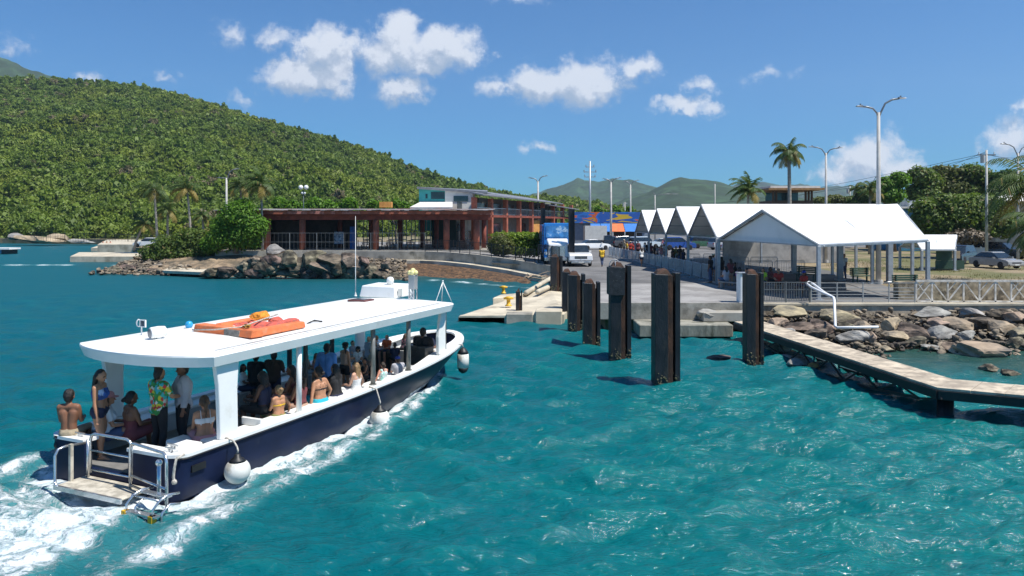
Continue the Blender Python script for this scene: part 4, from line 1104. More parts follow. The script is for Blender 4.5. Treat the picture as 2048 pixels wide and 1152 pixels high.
# boot stripe panels low on the bow
m = MB()
for a, b in ((7.6, 8.5), (8.6, 9.2), (9.9, 11.0)):
    ss = np.linspace(a, b, 8); rows = []
    for s in ss:
        sec = section(s, 1); p0 = Vector(sec[4]); p1 = Vector(sec[3])
        rows.append([tuple(p0.lerp(p1, .18) + Vector((.012, 0, 0))), tuple(p0.lerp(p1, .75) + Vector((.012, 0, 0)))])
    vs = [p for r_ in rows for p in r_]
    m.add(vs, [(2 * i, 2 * i + 2, 2 * i + 3, 2 * i + 1) for i in range(7)])
m.build('boot_stripe', mat('faded_white_stripe', (.45, .50, .54), .5, var=.3, scale=8, col2=(.08, .10, .14), mixs=9, edge=(.5, .6)), boat)
# interior: floor, liner, benches, foredeck
m = MB(); ins = [s for s in ST if S0 + .09 <= s <= 11.0]
def half_at(s, z):
    g, gz = ghalf(s), gun_z(s) - .05; w = min(g, wl_half(min(s, S1 - .76)) if s < S1 - .75 else 0.0); w = min(w, g - .03) if g > .06 else w
    return max(.02, w + (g - w) * min(1, z / gz) ** .8)
pl = [(half_at(s, FL - .06) - .06, s) for s in ins] + [(-(half_at(s, FL - .06) - .06), s) for s in reversed(ins)]
m.prism(pl, FL - .06, FL); m.build('floor', deck_m, boat)
m = MB(); lin = [s for s in ST if S0 + .09 <= s <= 12.0]
for sg in (1, -1):
    vs = [];
    for s in lin:
        vs += [(sg * (half_at(s, FL) - .07), s, FL), (sg * (half_at(s, .6) - .07), s, .6), (sg * (ghalf(s) - .09), s, gun_z(s) - .061)]
    fs = [(3 * i + k, 3 * i + k + 1, 3 * i + k + 4, 3 * i + k + 3)[::sg] for i in range(len(lin) - 1) for k in range(2)]
    m.add(vs, fs)
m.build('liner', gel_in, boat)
fd_s = [s for s in ST if s >= 9.9]
m = MB(); pl = [(max(.01, half_at(s, .62) - .10), min(s, S1 - .5)) for s in fd_s] + [(-max(.01, half_at(s, .62) - .10), min(s, S1 - .5)) for s in reversed(fd_s)]
m.prism(pl, .62, .68); m.build('foredeck', gel, boat)
MB().bx(-1.05, 9.86, FL, 1.05, 9.94, .9).build('bulkhead', gel, boat)
def bench(x0, x1, y0, y1, label=None):
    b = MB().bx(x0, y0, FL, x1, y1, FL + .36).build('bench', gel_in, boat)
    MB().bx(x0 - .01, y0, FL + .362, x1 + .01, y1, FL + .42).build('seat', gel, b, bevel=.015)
for sg in (1, -1):
    for a, b in ((.35 if sg > 0 else .0, 4.4), (4.42, 6.6), (6.62, 8.2)):
        xo = half_at(b, FL) - .09; xi = xo - .48
        bench(min(sg * xo, sg * xi), max(sg * xo, sg * xi), a, b)
MB().bx(.98, -.42, FL, 1.42, .18, .80).build('locker', gel, boat, bevel=.03)
MB().bx(.42, .15, FL, .80, .6, .72).build('locker', gel, boat, bevel=.03)
m = MB(); m.plate([(1.10, 1.55, .62), (1.66, 1.55, .70), (1.66, 1.55, .90), (1.10, 1.55, .82)], .05); m.plate([(1.12, 1.6, .62), (1.12, 2.35, .62), (1.12, 2.35, .86), (1.12, 1.6, .86)], .05)
MB().bx(1.08, 1.5, FL + .425, 1.62, 1.56, .93).build('seat_divider', gel, boat, bevel=.015)
# helm console and wheel
hc = MB().bx(.35, 8.9, FL, 1.15, 9.4, 1.25).build('console', dark_post, boat, bevel=.03)
m = MB(); cw = Vector((.75, 8.78, 1.18)); m.tube([cw + Vector((.19 * math.cos(a), .06 * math.sin(a), .19 * math.sin(a))) for a in np.linspace(0, math.tau, 17)], .015, 6)
for a in (0, 2.1, 4.2): m.bar(cw, cw + Vector((.19 * math.cos(a), .06 * math.sin(a), .19 * math.sin(a))), .02)
m.build('wheel', black_rub, hc)
MB().bx(.6, 7.95, FL, 1.15, 8.4, .80).build('helm_seat', gel_in, boat, bevel=.03)
MB().bx(-.9, 9.0, FL, -.2, 9.4, 1.05).build('console', dark_post, boat, bevel=.03)

# ---- roof
def rz(s): return 2.50 + .06 * s / ROOF_L
def rpts(inset=0.0):
    out = []
    for i in range(17):                                    # convex stern edge, port to starboard
        t = -1 + i / 8; out.append((t * (ROOF_W - inset), -.50 * (1 - t * t) ** .8 + inset))
    L = ROOF_L - inset
    out += [(ROOF_W - inset, s) for s in np.linspace(1, L - .35, 9)]
    for i in range(1, 7): a = i / 6 * math.pi / 2; out.append((ROOF_W - inset - .3 * (1 - math.cos(a)), L - .35 + .3 * math.sin(a)))
    for i in range(1, 6): t = 1 - i / 3; out.append((t * (ROOF_W - .3 - inset), L - .05 + .22 * (1 - t * t)))
    for i in range(0, 7): a = math.pi / 2 * (1 - i / 6); out.append((-(ROOF_W - inset - .3 * (1 - math.cos(a))), L - .35 + .3 * math.sin(a)))
    out += [(-(ROOF_W - inset), s) for s in np.linspace(L - .35, 1, 9)[1:]]
    return out
top, low = rpts(.0), rpts(.06)
m = MB(); n = len(top)
vs = [(x * .985, y if y < 9 else y - .02, rz(y) + .012) for x, y in top] + [(x, y, rz(y) - .02) for x, y in top] + [(x, y, rz(y) - .215) for x, y in low] + [(x, y, rz(y) - .215) for x, y in rpts(.12)]
fs = []
for k in range(3): fs += [(k * n + i, (k + 1) * n + i, (k + 1) * n + (i + 1) % n, k * n + (i + 1) % n) for i in range(n)]
m.add(vs, fs)
# cambered skin inside the rim
rows = []
o = len(m.v)
inner = [(x * .97, y * (.995 if y > 0 else 1) + (.02 if y < 0 else 0), rz(y) + .02) for x, y in top]
m.add([(x * .985, y if y < 9 else y - .02, rz(y) + .012) for x, y in top] + [(x * .8, y * .97 + .1, rz(y) + .045) for x, y in top] + [(x * .35, y * .9 + .4, rz(y) + .085) for x, y in top],
      [(i, (i + 1) % n, n + (i + 1) % n, n + i) for i in range(n)] + [(n + i, n + (i + 1) % n, 2 * n + (i + 1) % n, 2 * n + i) for i in range(n)] + [tuple(range(2 * n, 3 * n))])
m.add([(x, y, rz(y) - .14) for x, y in rpts(.121)], [tuple(range(n - 1, -1, -1))])
ro = m.build('roof', gel, boat)
# seams and side gutter lines on the roof
m = MB()
for t in (1.55, 1.68, -1.5): m.bx(t - .012, .4, rz(0) + .03, t + .012, 9.0, rz(0) + .045)
def strip(m, a, b, w, zo=.055):
    a, b = Vector(a), Vector(b); m.bar(a, b, w, .012)
m2 = MB()
zr = lambda x, y: rz(y) + .014 + .055 * max(0, 1 - abs(x) / 1.6)
for xx in (1.60, 1.70):
    m2.tube([(xx, y, rz(y) + .052 - .02 * (xx - 1.6) / .1) for y in np.linspace(.3, 9.0, 12)], .010, 5)
for yy in (4.9, 7.6): m2.tube([(x, yy + .15 * x, zr(x, yy) + .008) for x in np.linspace(-.9, 1.6, 12)], .008, 5)
m2.build('roof_seam', mat('seam_grey', (.42, .42, .41), .6), ro)
# ---- posts
def pillar(x, y, w, top_w, sg=1, flare=.22, name='pillar', z0=None):
    """flat white moulded pillar, wider at the head"""
    zb = gun_z(y) + .003 if z0 is None else z0; zt_ = rz(y) - .20
    pr = [(y - w / 2, zb), (y + w / 2, zb), (y + w / 2 - .02, zb + (zt_ - zb) * .6), (y + w / 2 + .02, zt_), (y - top_w / 2 - flare * .55, zt_), (y - w / 2 - flare * .22, zb + (zt_ - zb) * .72), (y - w / 2 - .02, zb + (zt_ - zb) * .4)]
    v0 = [(x - .055, a, b) for a, b in pr]; v1 = [(x + .055, a, b) for a, b in pr]; k = len(pr)
    return MB().add(v0 + v1, [tuple(range(k))[::-1], tuple(range(k, 2 * k))] + [(i, (i + 1) % k, k + (i + 1) % k, k + i) for i in range(k)]).build(name, gel, boat, bevel=.02, seg=2)
pillar(1.66, BS(455, 1.66), .46, .46); pillar(-1.66, BS(455, 1.66) + .1, .40, .4)
sp = BS(903, 1.6)
pillar(1.48, 9.25, .42, .40, flare=-.30); pillar(-1.48, 9.25, .42, .40, flare=-.30)
def post(px, t, r, m_, z0=None):
    s = BS(px, t); z0 = gun_z(s) if z0 is None else z0
    o = MB().tube([(t, s, z0), (t, s, rz(s) - .21)], r, 10).build('post', m_, boat, smooth=True)
    MB().tube([(t, s, z0), (t, s, z0 + .02)], r * 1.6, 10).build('flange', m_, o); return s
post(598, 1.66, .06, gel)
alu = mat('grey_aluminium_post', (.20, .20, .185), .4, metal=.3, var=.2, scale=4)
for px in (746, 817): post(px, 1.62, .062, alu)
post(890, 1.30, .045, dark_post, FL + .4)
for s in (1.7, 3.9, 6.1, 8.0):
    o = MB().tube([(-1.62, s, gun_z(s)), (-1.62, s, rz(s) - .21)], .07, 8).build('post', dark_post, boat, smooth=True)
MB().bx(.62, 4.0, FL, .70, 4.08, 2.3).build('post', dark_post, boat)

# ---- swim platform, boarding gate, ladder
SP = S0 - .62
pf = MB().bx(BT(113, SP), SP, .12, 1.10, S0 - .012, .17).build('swim_platform', beige, boat, bevel=.02)
MB().bx(BT(113, SP) - .03, SP - .045, .09, 1.13, SP - .002, .175).build('platform_edge', steel_m, pf)
def rail(name, pts, r=.026, parent=boat): return MB().tube(pts, r, 8).build(name, steel_m, parent, smooth=True)
def arch(xa, xb, y, z0, z1, rc=.12):
    return [(xa, y, z0), (xa, y, z1 - rc), (xa + rc * .3, y, z1 - rc * .3), (xa + rc, y, z1), (xb - rc, y, z1), (xb - rc * .3, y, z1 - rc * .3), (xb, y, z1 - rc), (xb, y, z0)]
xl = BT(110, SP)
rail('handrail', [(xl + .02, S0 - .01, .78), (xl, SP + .2, .82), (xl, SP + .06, .80), (xl, SP, .70), (xl, SP, .26), (xl + .03, SP - .02, .19), (xl + .12, SP - .03, .16)])
x2 = BT(142, SP + .25); MB().bx(x2 - .03, SP + .22, .17, x2 + .03, SP + .28, .86).build('stanchion', beige, boat)
x3 = BT(176, S0 - .1); rail('stanchion', [(x3, S0 - .1, .17), (x3, S0 - .1, .88)], .03)
yg = S0 - .16
xa, xb, xc = BT(181, yg), BT(263, yg), BT(338, yg - .25)
g = rail('boarding_gate', arch(xa, xb, yg, .30, 1.04), .027)
for zz in (.72, .36): MB().tube([(xa, yg, zz), (xb, yg, zz)], .02, 7).build('gate_bar', steel_m, g, smooth=True)
g = rail('boarding_gate', [(xb + .03, yg - .05, .10), (xb + .03, yg - .05, .90)] + [(xb + .06, yg - .06, .98), (xb + .14, yg - .08, 1.02), (xc - .12, yg - .26, 1.02), (xc - .03, yg - .29, .97), (xc, yg - .30, .88), (xc, yg - .30, .02)], .027)
for zz in (.42, .24): MB().tube([(xb + .03, yg - .05, zz), (xc, yg - .30, zz)], .022, 7).build('gate_bar', steel_m, g, smooth=True)
lad = MB()
yl = SP - .02
for px in (253, 306):
    x = BT(px, yl - .2)
    lad.tube([(x + .06, yl + .28, .36), (x + .06, yl + .05, .40), (x + .03, yl - .10, .34), (x, yl - .20, .22), (x, yl - .22, -.02)], .022, 7)
    lad.tube([(x + .12, yl + .24, .20), (x + .13, yl + .02, .26), (x + .12, yl - .12, .16), (x + .12, yl - .14, -.08)], .022, 7)
xa_, xb_ = BT(253, yl - .2), BT(306, yl - .2)
for dy, zz_ in ((-.10, .34), (-.21, .06)): lad.tube([(xa_, yl + dy, zz_), (xb_ + .03, yl + dy, zz_)], .018, 6)
lo = lad.build('ladder', steel_m, boat, smooth=True)
xa_, xb_ = BT(253, yl - .2), BT(306, yl - .2)
MB().bx(xa_ + .02, yl - .26, .10, xb_ + .1, yl - .14, .13).build('ladder_step', steel_m, lo); MB().bx(xa_ + .04, yl + .0, .36, xb_ + .1, yl + .10, .39).build('ladder_step', steel_m, lo)
for x in (xa_, xb_): MB().bx(x - .045, yl - .27, -.10, x + .045, yl - .17, .13).build('ladder_foot', yellow, lo)
xk = BT(318, SP + .2); MB().tube([(xk, SP + .2, .17), (xk, SP + .2, .80)], .035, 8).ball((xk, SP + .2, .84), .062, 10).build('shower_post', steel_m, boat, smooth=True)
# cleats, vent, rope
for (x, y) in ((-1.45, S0 + .16), (-1.0, S0 + .12), (1.42, S0 + .14), (1.30, S0 + .3)):
    MB().tube([(x - .13, y, gun_z(S0) + .07), (x + .13, y, gun_z(S0) + .07)], .018, 6).bx(x - .05, y - .02, gun_z(S0), x - .02, y + .02, gun_z(S0) + .06).bx(x + .02, y - .02, gun_z(S0), x + .05, y + .02, gun_z(S0) + .06).build('cleat', steel_m, boat)
MB().bx(TW + .02, S0 + .30, .44, HB + .012, S0 + .62, .56).build('vent', black_rub, boat)
MB().lathe([(.07, 0), (.07, .06), (.04, .07)], (-TW - .02, S0 + .05, .62), 10, (-1, -.3, 0)).build('exhaust', black_rub, boat)
xr = BT(352, S0 - .04)
MB().tube([(xr + .05, S0 + .1, .84), (xr + .02, S0 - .05, .80), (xr - .02, S0 - .06, .62), (xr - .05, S0 - .055, .46), (xr - .03, S0 - .05, .40)], .026, 6).ball((xr - .02, S0 - .06, .38), .05, 8).build('mooring_rope', mat('rope', (.50, .46, .40), .9, var=.3, scale=20, bump=.5, bscale=60), boat, smooth=True)

# ---- on the roof
def rt(name, label, cat, loc, rz_=0.0):
    w = boat.matrix_world @ Vector(loc) if False else B(loc[1], loc[0], loc[2])
    return thing(name, label, cat, w, -BTH + rz_)
p = BG(316, 680, 2.56); sl = rt('search_light', 'round white search lamp on the stern end of the boat roof', 'lamp', (p.x, p.y, rz(p.y) + .04), -.35)
MB().bx(-.16, -.10, 0, .16, .12, .018).bx(-.05, -.03, .018, .05, .05, .08).build('bracket', gel, sl)
MB().lathe([(.06, .17), (.11, .14), (.125, .02), (.12, -.14), (.105, -.16)], (0, 0, .18), 14, (0, 1, .05)).build('housing', gel, sl, smooth=True)
MB().lathe([(.098, 0), (.098, .008)], (0, -.168, .172), 14, (0, -1, -.05)).build('lens', mat('lamp_glass', (.10, .12, .15), .15, var=.5, scale=14), sl)
p = BG(283, 670, 2.56); hn = rt('deck_light', 'white square deck light on a stalk beside the round lamp', 'lamp', (p.x, p.y, rz(p.y) + .04))
MB().tube([(0, 0, 0), (0, 0, .2)], .014, 6).cbx((0, 0, 0), .14, .1, .015).build('stalk', gel, hn)
m = MB(); m.bx(-.03, -.03, .19, .15, .0, .21); m.bx(-.03, -.03, .33, .15, .0, .35); m.bx(-.03, -.03, .211, -.005, .0, .329); m.bx(.125, -.03, .211, .15, .0, .329); m.build('frame', gel, hn)
MB().bx(-.004, -.02, .212, .124, -.01, .328).build('lens', mat('lamp_glass', (.1, .12, .15)), hn)
MB().tube([(-.09 + .06 * math.cos(a), .0, .27 + .075 * math.sin(a)) for a in np.linspace(0, math.tau, 15)], .014, 6).build('ring', gel, hn, smooth=True)
p = BG(378, 657, 2.56); o = MB().ball((0, 0, .085), .088, 16).build('ball_float', mat('bright_blue_plastic', (.03, .33, .62), .35, var=.2, scale=6), smooth=True)
o.location = B(p.y, p.x, rz(p.y) + .05); tag(o, 'shiny bright blue ball float on the boat roof', 'float')
# life float: old orange slab frame with a heap of orange jackets
orange = mat('faded_orange', (.66, .17, .055), .75, var=.18, scale=4, col2=(.50, .22, .12), mixs=5, bump=.3, bscale=16, edge=(.5, .7))
a, b, c_, d_ = BG(386, 664, 2.58), BG(502, 678, 2.58), BG(612, 656, 2.58), BG(520, 640, 2.58)
ctr = (a + b + c_ + d_) / 4
lf = rt('life_float', 'weathered orange slab life float lying flat on the boat roof', 'life float', (ctr.x, ctr.y, rz(ctr.y) + .075))
def lfl(p): q = p - ctr; return Vector((q.x, q.y, 0))
A_, B_, C_, D_ = lfl(a), lfl(b), lfl(c_), lfl(d_)
m = MB()
def slab(m, p, q, w, h0, h1, sh=.0):
    dr = (q - p).normalized(); nr = Vector((-dr.y, dr.x, 0)) * w
    m.hexa([p, q, q + nr, p + nr] if True else 0, [x + Vector((0, 0, 0)) for x in (p + nr * .12 + Vector((0, 0, h1)), q + nr * .12 + Vector((0, 0, h1)), q + nr * .88 + Vector((0, 0, h1)), p + nr * .88 + Vector((0, 0, h1)))])
slab(m, A_, B_, .34, 0, .16); m.build('float_slab', orange, lf, bevel=.02, seg=2)
m = MB(); slab(m, A_.lerp(B_, .55) + Vector((0, -.006, 0)), A_.lerp(B_, .80) + Vector((0, -.006, 0)), .06, 0, .13); m.build('label_plate', mat('worn_grey_plate', (.22, .20, .17), .8, var=.4, scale=12), lf)
m = MB(); slab(m, B_.lerp(C_, .12), C_, .30, 0, .14); m.build('float_slab', orange, lf, bevel=.02, seg=2)
m = MB(); slab(m, A_.lerp(D_, 1.0), A_.lerp(D_, .3), .22, 0, .10); m.build('float_slab', orange, lf, bevel=.02, seg=2)
m = MB(); m.tube([A_ + Vector((0, -.02, .04)), A_.lerp(B_, .4) + Vector((0, -.03, .10)), A_.lerp(B_, .75) + Vector((.02, .1, .19)), C_.lerp(D_, .6) + Vector((0, 0, .2))], .016, 6); m.build('lashing_rope', mat('rope', ()), lf, smooth=True)
m = MB(); kx = A_.lerp(B_, .82) + Vector((0, .16, .19))
for i in range(5): m.tube([kx + Vector((ra.uniform(-.12, .12), ra.uniform(-.1, .1), ra.uniform(-.01, .05))) for _ in range(4)], .012, 5)
m.build('rope_knot', mat('ochre_rope', (.35, .20, .04), .9, var=.4, scale=20), lf, smooth=True)
def cushion(parent, loc, sx, sy, sz, m_, seed, rzz=0.0):
    me = rock_mesh(300 + seed, .30); me = me.copy(); me.name = 'jacket'; me.materials.clear(); me.materials.append(m_)
    o = bpy.data.objects.new('jacket', me); COL.objects.link(o); o.parent = parent; o.location = loc; o.scale = (sx, sy, sz); o.rotation_euler = (0, 0, rzz); return o
red_o = mat('sun_faded_red_nylon', (.62, .10, .06), .7, var=.25, scale=6, col2=(.40, .12, .10), mixs=4, bump=.6, bscale=18)
amber = mat('amber_nylon', (.80, .28, .02), .65, var=.25, scale=6, bump=.6, bscale=18)
for i, (f, g_, sx, sy, sz, mm_, lb) in enumerate(((.28, .25, .50, .21, .12, red_o, 'flattened red orange life jacket at the near end of the float'), (.55, .45, .52, .20, .12, red_o, 'faded red life jacket in the middle of the roof float'), (.86, .28, .40, .16, .11, red_o, 'red life jacket with a strap at the forward end of the float'), (.80, .72, .42, .26, .14, amber, 'crumpled amber life jacket on top of the far end of the float'), (.62, .08, .36, .10, .05, orange, 'orange and white cover lying along the near edge of the float'), (.42, .62, .30, .20, .10, red_o, 'rumpled red jacket on the far side of the float'), (.95, .55, .26, .20, .12, red_o, 'bundled red jacket at the forward corner of the float'), (.68, .30, .34, .17, .11, red_o, 'red jacket half under the amber one'))):
    q = B_.lerp(C_, f).lerp(A_.lerp(D_, f), g_)
    w = Vector((ctr.x + q.x, ctr.y + q.y, rz(ctr.y) + .16 + (.09 if i == 3 else 0)))
    o = cushion(None, B(w.y, w.x, w.z), sx, sy, sz, mm_, i, -BTH + math.atan2((C_ - B_).y, (C_ - B_).x)); o.name = 'life_jacket'; tag(o, lb, 'life jacket')
p = BG(625, 645, 2.6)
tag(MB().tube([B(p.y - .2, p.x, rz(p.y) + .07), B(p.y, p.x + .05, rz(p.y) + .13), B(p.y + .2, p.x + .12, rz(p.y) + .08), B(p.y + .3, p.x + .05, rz(p.y) + .07), B(p.y + .1, p.x - .1, rz(p.y) + .075)], .018, 6).build('strap', black_rub, smooth=True), 'loose black strap beside the orange jackets on the roof', 'strap')
# lines along the roof
for k, (x0_, x1_) in enumerate(((-1.0, -.75), (-1.12, -.95))):
    m = MB(); m.tube([B(s, x0_ + (x1_ - x0_) * s / 7 + .02 * math.sin(s * 2 + k), zr(x0_, s) + .03) for s in np.linspace(.9, 7.4, 20)], .011, 5)
    tag(m.build('rope', mat('rope', ()), smooth=True), ('slack line lying along the roof past the orange float', 'second slack line along the roof nearer the port edge')[k], 'rope')
# hatch, cabin box, dome, antenna, stack, tripod
p = BG(722, 604, 2.6)
h_ = rt('roof_hatch', 'brown framed roof hatch beside the white box', 'hatch', (p.x, p.y, zr(p.x, p.y) + .02))
MB().bx(-.32, -.26, 0, .32, .26, .07).build('frame', mat('brown_frame', (.13, .045, .04), .5, var=.2), h_, bevel=.025, seg=2); MB().bx(-.25, -.2, .072, .25, .2, .08).build('pane', mat('dark_acrylic', (.05, .04, .04), .2), h_)
p = BG(770, 594, 2.62); q = BG(712, 590, 2.6)
bxo = rt('roof_box', 'big white moulded box at the forward end of the roof', 'box', (p.x - .18, p.y + .35, zr(p.x, p.y) + .005), .0)
MB().hexa([(-.72, -.50, 0), (.66, -.50, 0), (.66, .55, 0), (-.72, .55, 0)], [(-.66, -.44, .36), (.60, -.44, .36), (.60, .5, .40), (-.66, .5, .40)]).build('body', gel, bxo, bevel=.03, seg=2)
MB().bx(.661, -.35, .05, .672, -.1, .28).build('louvre', gel_in, bxo)
pd = rt('gps_dome', 'small white dome on top of the roof box', 'dome', (p.x - .1, p.y + .45, zr(p.x, p.y) + .40))
MB().lathe([(.10, 0), (.10, .04), (.12, .05), (.12, .16), (.09, .21), (.03, .235)], (0, 0, 0), 16).build('dome', gel, pd, smooth=True)
p = BG(711, 592, 2.6)
an = rt('whip_antenna', 'tall thin white whip antenna on the port side of the roof', 'antenna', (p.x, p.y, rz(p.y) + .03))
top_z = H - (432 - HZ) / F * an.location.y - an.location.z
MB().lathe([(.05, 0), (.05, .03), (.03, .05), (.025, .12)], (0, 0, 0), 10).build('base', gel, an); MB().tube([(0, 0, .1), (0, 0, .9), (0, 0, top_z)], [.018, .013, .006], 7).build('rod', gel, an, smooth=True)
p = BG(826, 602, 2.6)
sk = rt('light_mast', 'short silver mast with a pale yellow head by the white box', 'mast', (p.x, p.y, rz(p.y) + .05))
MB().bx(-.1, -.1, 0, -.07, -.07, .36).bx(.07, -.1, 0, .1, -.07, .36).bx(-.1, .07, 0, -.07, .1, .36).bx(.07, .07, 0, .1, .1, .36).bar((-.085, -.085, .02), (.085, -.085, .34), .02).bar((.085, -.085, .02), (-.085, -.085, .34), .02).build('frame', steel_m, sk)
MB().bx(-.105, -.105, .362, .105, .105, .80).build('box', mat('satin_metal', (.5, .5, .5), .35, metal=.6), sk, bevel=.01)
m = MB()
for a in range(5): m.ball((.10 * math.cos(a * 1.256), .10 * math.sin(a * 1.256), .87), .075, 8)
m.ball((0, 0, .92), .09, 10); m.build('head', mat('pale_yellow_plastic', (.72, .66, .30), .5, var=.2, scale=6), sk, smooth=True)
p = BG(897, 604, 2.56)
tp = rt('tripod', 'white tripod frame at the forward edge of the boat roof', 'frame', (p.x - .2, p.y, rz(9.4)))
for k, a in enumerate((0.3, 2.2, 4.3)): MB().tube([(.28 * math.cos(a), .28 * math.sin(a), 0), (0, 0, .62)], .014, 6).build('leg', gel, tp, smooth=True)
MB().ball((0, 0, .64), .03, 8).build('cap', gel, tp)

# ---- fenders hanging outside
fw = mat('chalky_white_vinyl', (.66, .65, .60), .55, var=.06, scale=3, col2=(.36, .33, .27), mixs=2.2, bump=.1, bscale=12, edge=(.58, .74))
def ball_fender(px, py, rpx, label):
    s = BS(px, HB + .25); d = B(s, HB + .25, 0).y; r = rpx / F * d
    z = H - (py - HZ) / F * d + (.04 if rpx > 22 else .13)
    g = thing('ball_fender', label, 'fender', B(s, HB * .99 + r + .02, z), -BTH)
    MB().lathe([(r * math.sin(a) * (1 if a < 2.2 else 1), -r * math.cos(a)) for a in np.linspace(.05, 2.45, 16)], (0, 0, 0), 20).build('ball', fw, g, smooth=True)
    MB().lathe([(r * .66, r * .76), (r * .52, r * .93), (r * .26, r * 1.1), (r * .2, r * 1.32), (r * .10, r * 1.36)], (0, 0, 0), 16).build('cap', black_rub, g, smooth=True)
    zt2 = gun_z(s) + .01 - z
    MB().tube([(0, 0, r * 1.34), (.015, 0, r * 1.6), (-.01, 0, r * 1.9), (-r * .4, 0, zt2 - .02), (-r - .08, .02, zt2 + .015)], .018, 6).build('rope', mat('rope', ()), g, smooth=True)
ball_fender(475, 946, 25.5, 'white ball fender with a black cap nearest the stern'); ball_fender(759, 848, 20.5, 'scuffed white ball fender amidships on the starboard side')
s = 10.6; t = ghalf(s)
g = thing('cylinder_fender', 'white cylinder fender with black ends at the bow', 'fender', B(s - .1, t + .16, .62), -BTH)
MB().lathe([(.185, -.22), (.19, .0), (.18, .22)], (0, 0, 0), 16).build('body', fw, g, smooth=True)
MB().lathe([(.182, .222), (.15, .30), (.07, .40), (.03, .42)], (0, 0, 0), 16).build('cap', black_rub, g, smooth=True); MB().lathe([(.05, -.40), (.13, -.34), (.182, -.222)], (0, 0, 0), 16).build('cap', black_rub, g, smooth=True)
MB().tube([(0, 0, .42), (-.02, 0, .5), (-.16, 0, gun_z(s) - .61)], .016, 6).build('rope', mat('rope', ()), g, smooth=True)
# ------------------------------------------------------------------ people
def skin(name, c): return mat('skin_' + name, c, .5, var=.08, scale=6, spec=.35)
SKIN = {'fair': skin('fair', (.56, .32, .22)), 'tan': skin('tan', (.42, .21, .12)), 'brown': skin('brown', (.20, .095, .055)), 'dark': skin('dark', (.085, .042, .028)), 'sunburnt': skin('sunburnt', (.58, .27, .18))}
def cloth(name, c, **k):
    k = dict(dict(var=.12, scale=5, bump=.35, bscale=22), **k); return mat('cloth_' + name, c, .85, **k)
def hairm(name, c): return mat('hair_' + name, c, .45, var=.45, scale=14, stretch=(3, 3, .6), bump=.6, bscale=30)
HAIR = {'black': hairm('black', (.012, .010, .009)), 'dark': hairm('dark_brown', (.030, .018, .011)), 'brown': hairm('brown', (.085, .045, .022)), 'blond': hairm('blond', (.26, .16, .075)), 'grey': hairm('grey', (.34, .33, .31))}
EYE = mat('eye_dark', (.012, .008, .006), .2); LIP = mat('lip', (.36, .12, .09), .5)
FLORAL = None
def floral_mat():
    m = bpy.data.materials.new('floral_print'); m.use_nodes = True; t = m.node_tree; t.nodes.clear(); N = NT(t)
    tc = N.n('ShaderNodeTexCoord').outputs['Object']
    v = N.n('ShaderNodeTexVoronoi', i_Scale=15.0); N.l(N.vmath('ADD', tc, N.vmath('MULTIPLY', N.n('ShaderNodeTexNoise', i_Scale=9.0).outputs['Color'], (.08, .08, .08))), v.inputs['Vector'])
    c = N.ramp(N.n('ShaderNodeSeparateColor').outputs[0], [(0, (.5, .5, .5))])
    sp = N.n('ShaderNodeSeparateColor'); N.l(v.outputs['Color'], sp.inputs[0])
    c = N.ramp(sp.outputs[0], [(.0, (.03, .22, .05)), (.22, (.62, .52, .03)), (.40, (.04, .42, .42)), (.55, (.55, .05, .04)), (.68, (.05, .30, .08)), (.84, (.62, .62, .52))], 'CONSTANT')
    b = N.n('ShaderNodeBsdfPrincipled', i_Roughness=.8); N.l(c, b.inputs['Base Color'])
    o = N.n('ShaderNodeOutputMaterial'); N.l(b.outputs[0], o.inputs[0]); return m
FLORAL = floral_mat()

def capsule(m, a, b, ra, rb, n=10):
    a, b = Vector(a), Vector(b); d = b - a; L = d.length
    if L < 1e-5: d = Vector((0, 0, 1)); b = a + d * 1e-4
    d.normalize(); M = d.to_track_quat('Z', 'Y').to_matrix()
    prof = [(ra * math.cos(t), -0 + ra * math.sin(t)) for t in (-1.45, -.9, -.4)] + [(ra, 0), (rb, L)] + [(rb * math.cos(t), L + rb * math.sin(t)) for t in (.4, .9, 1.45)]
    m.lathe(prof, a, n, d)
def remeshed(m, voxel, smooth=2):
    me = bpy.data.meshes.new('tmp'); me.from_pydata(m.v, [], m.f); me.update()
    o = bpy.data.objects.new('tmp', me); COL.objects.link(o)
    r = o.modifiers.new('r', 'REMESH'); r.mode = 'VOXEL'; r.voxel_size = voxel; r.use_smooth_shade = True
    if smooth: s = o.modifiers.new('s', 'SMOOTH'); s.factor = .5; s.iterations = smooth
    dg = bpy.context.evaluated_depsgraph_get()
    out = bpy.data.meshes.new_from_object(o.evaluated_get(dg), preserve_all_data_layers=False, depsgraph=dg)
    bpy.data.objects.remove(o); bpy.data.meshes.remove(me)
    for p in out.polygons: p.use_smooth = True
    return out

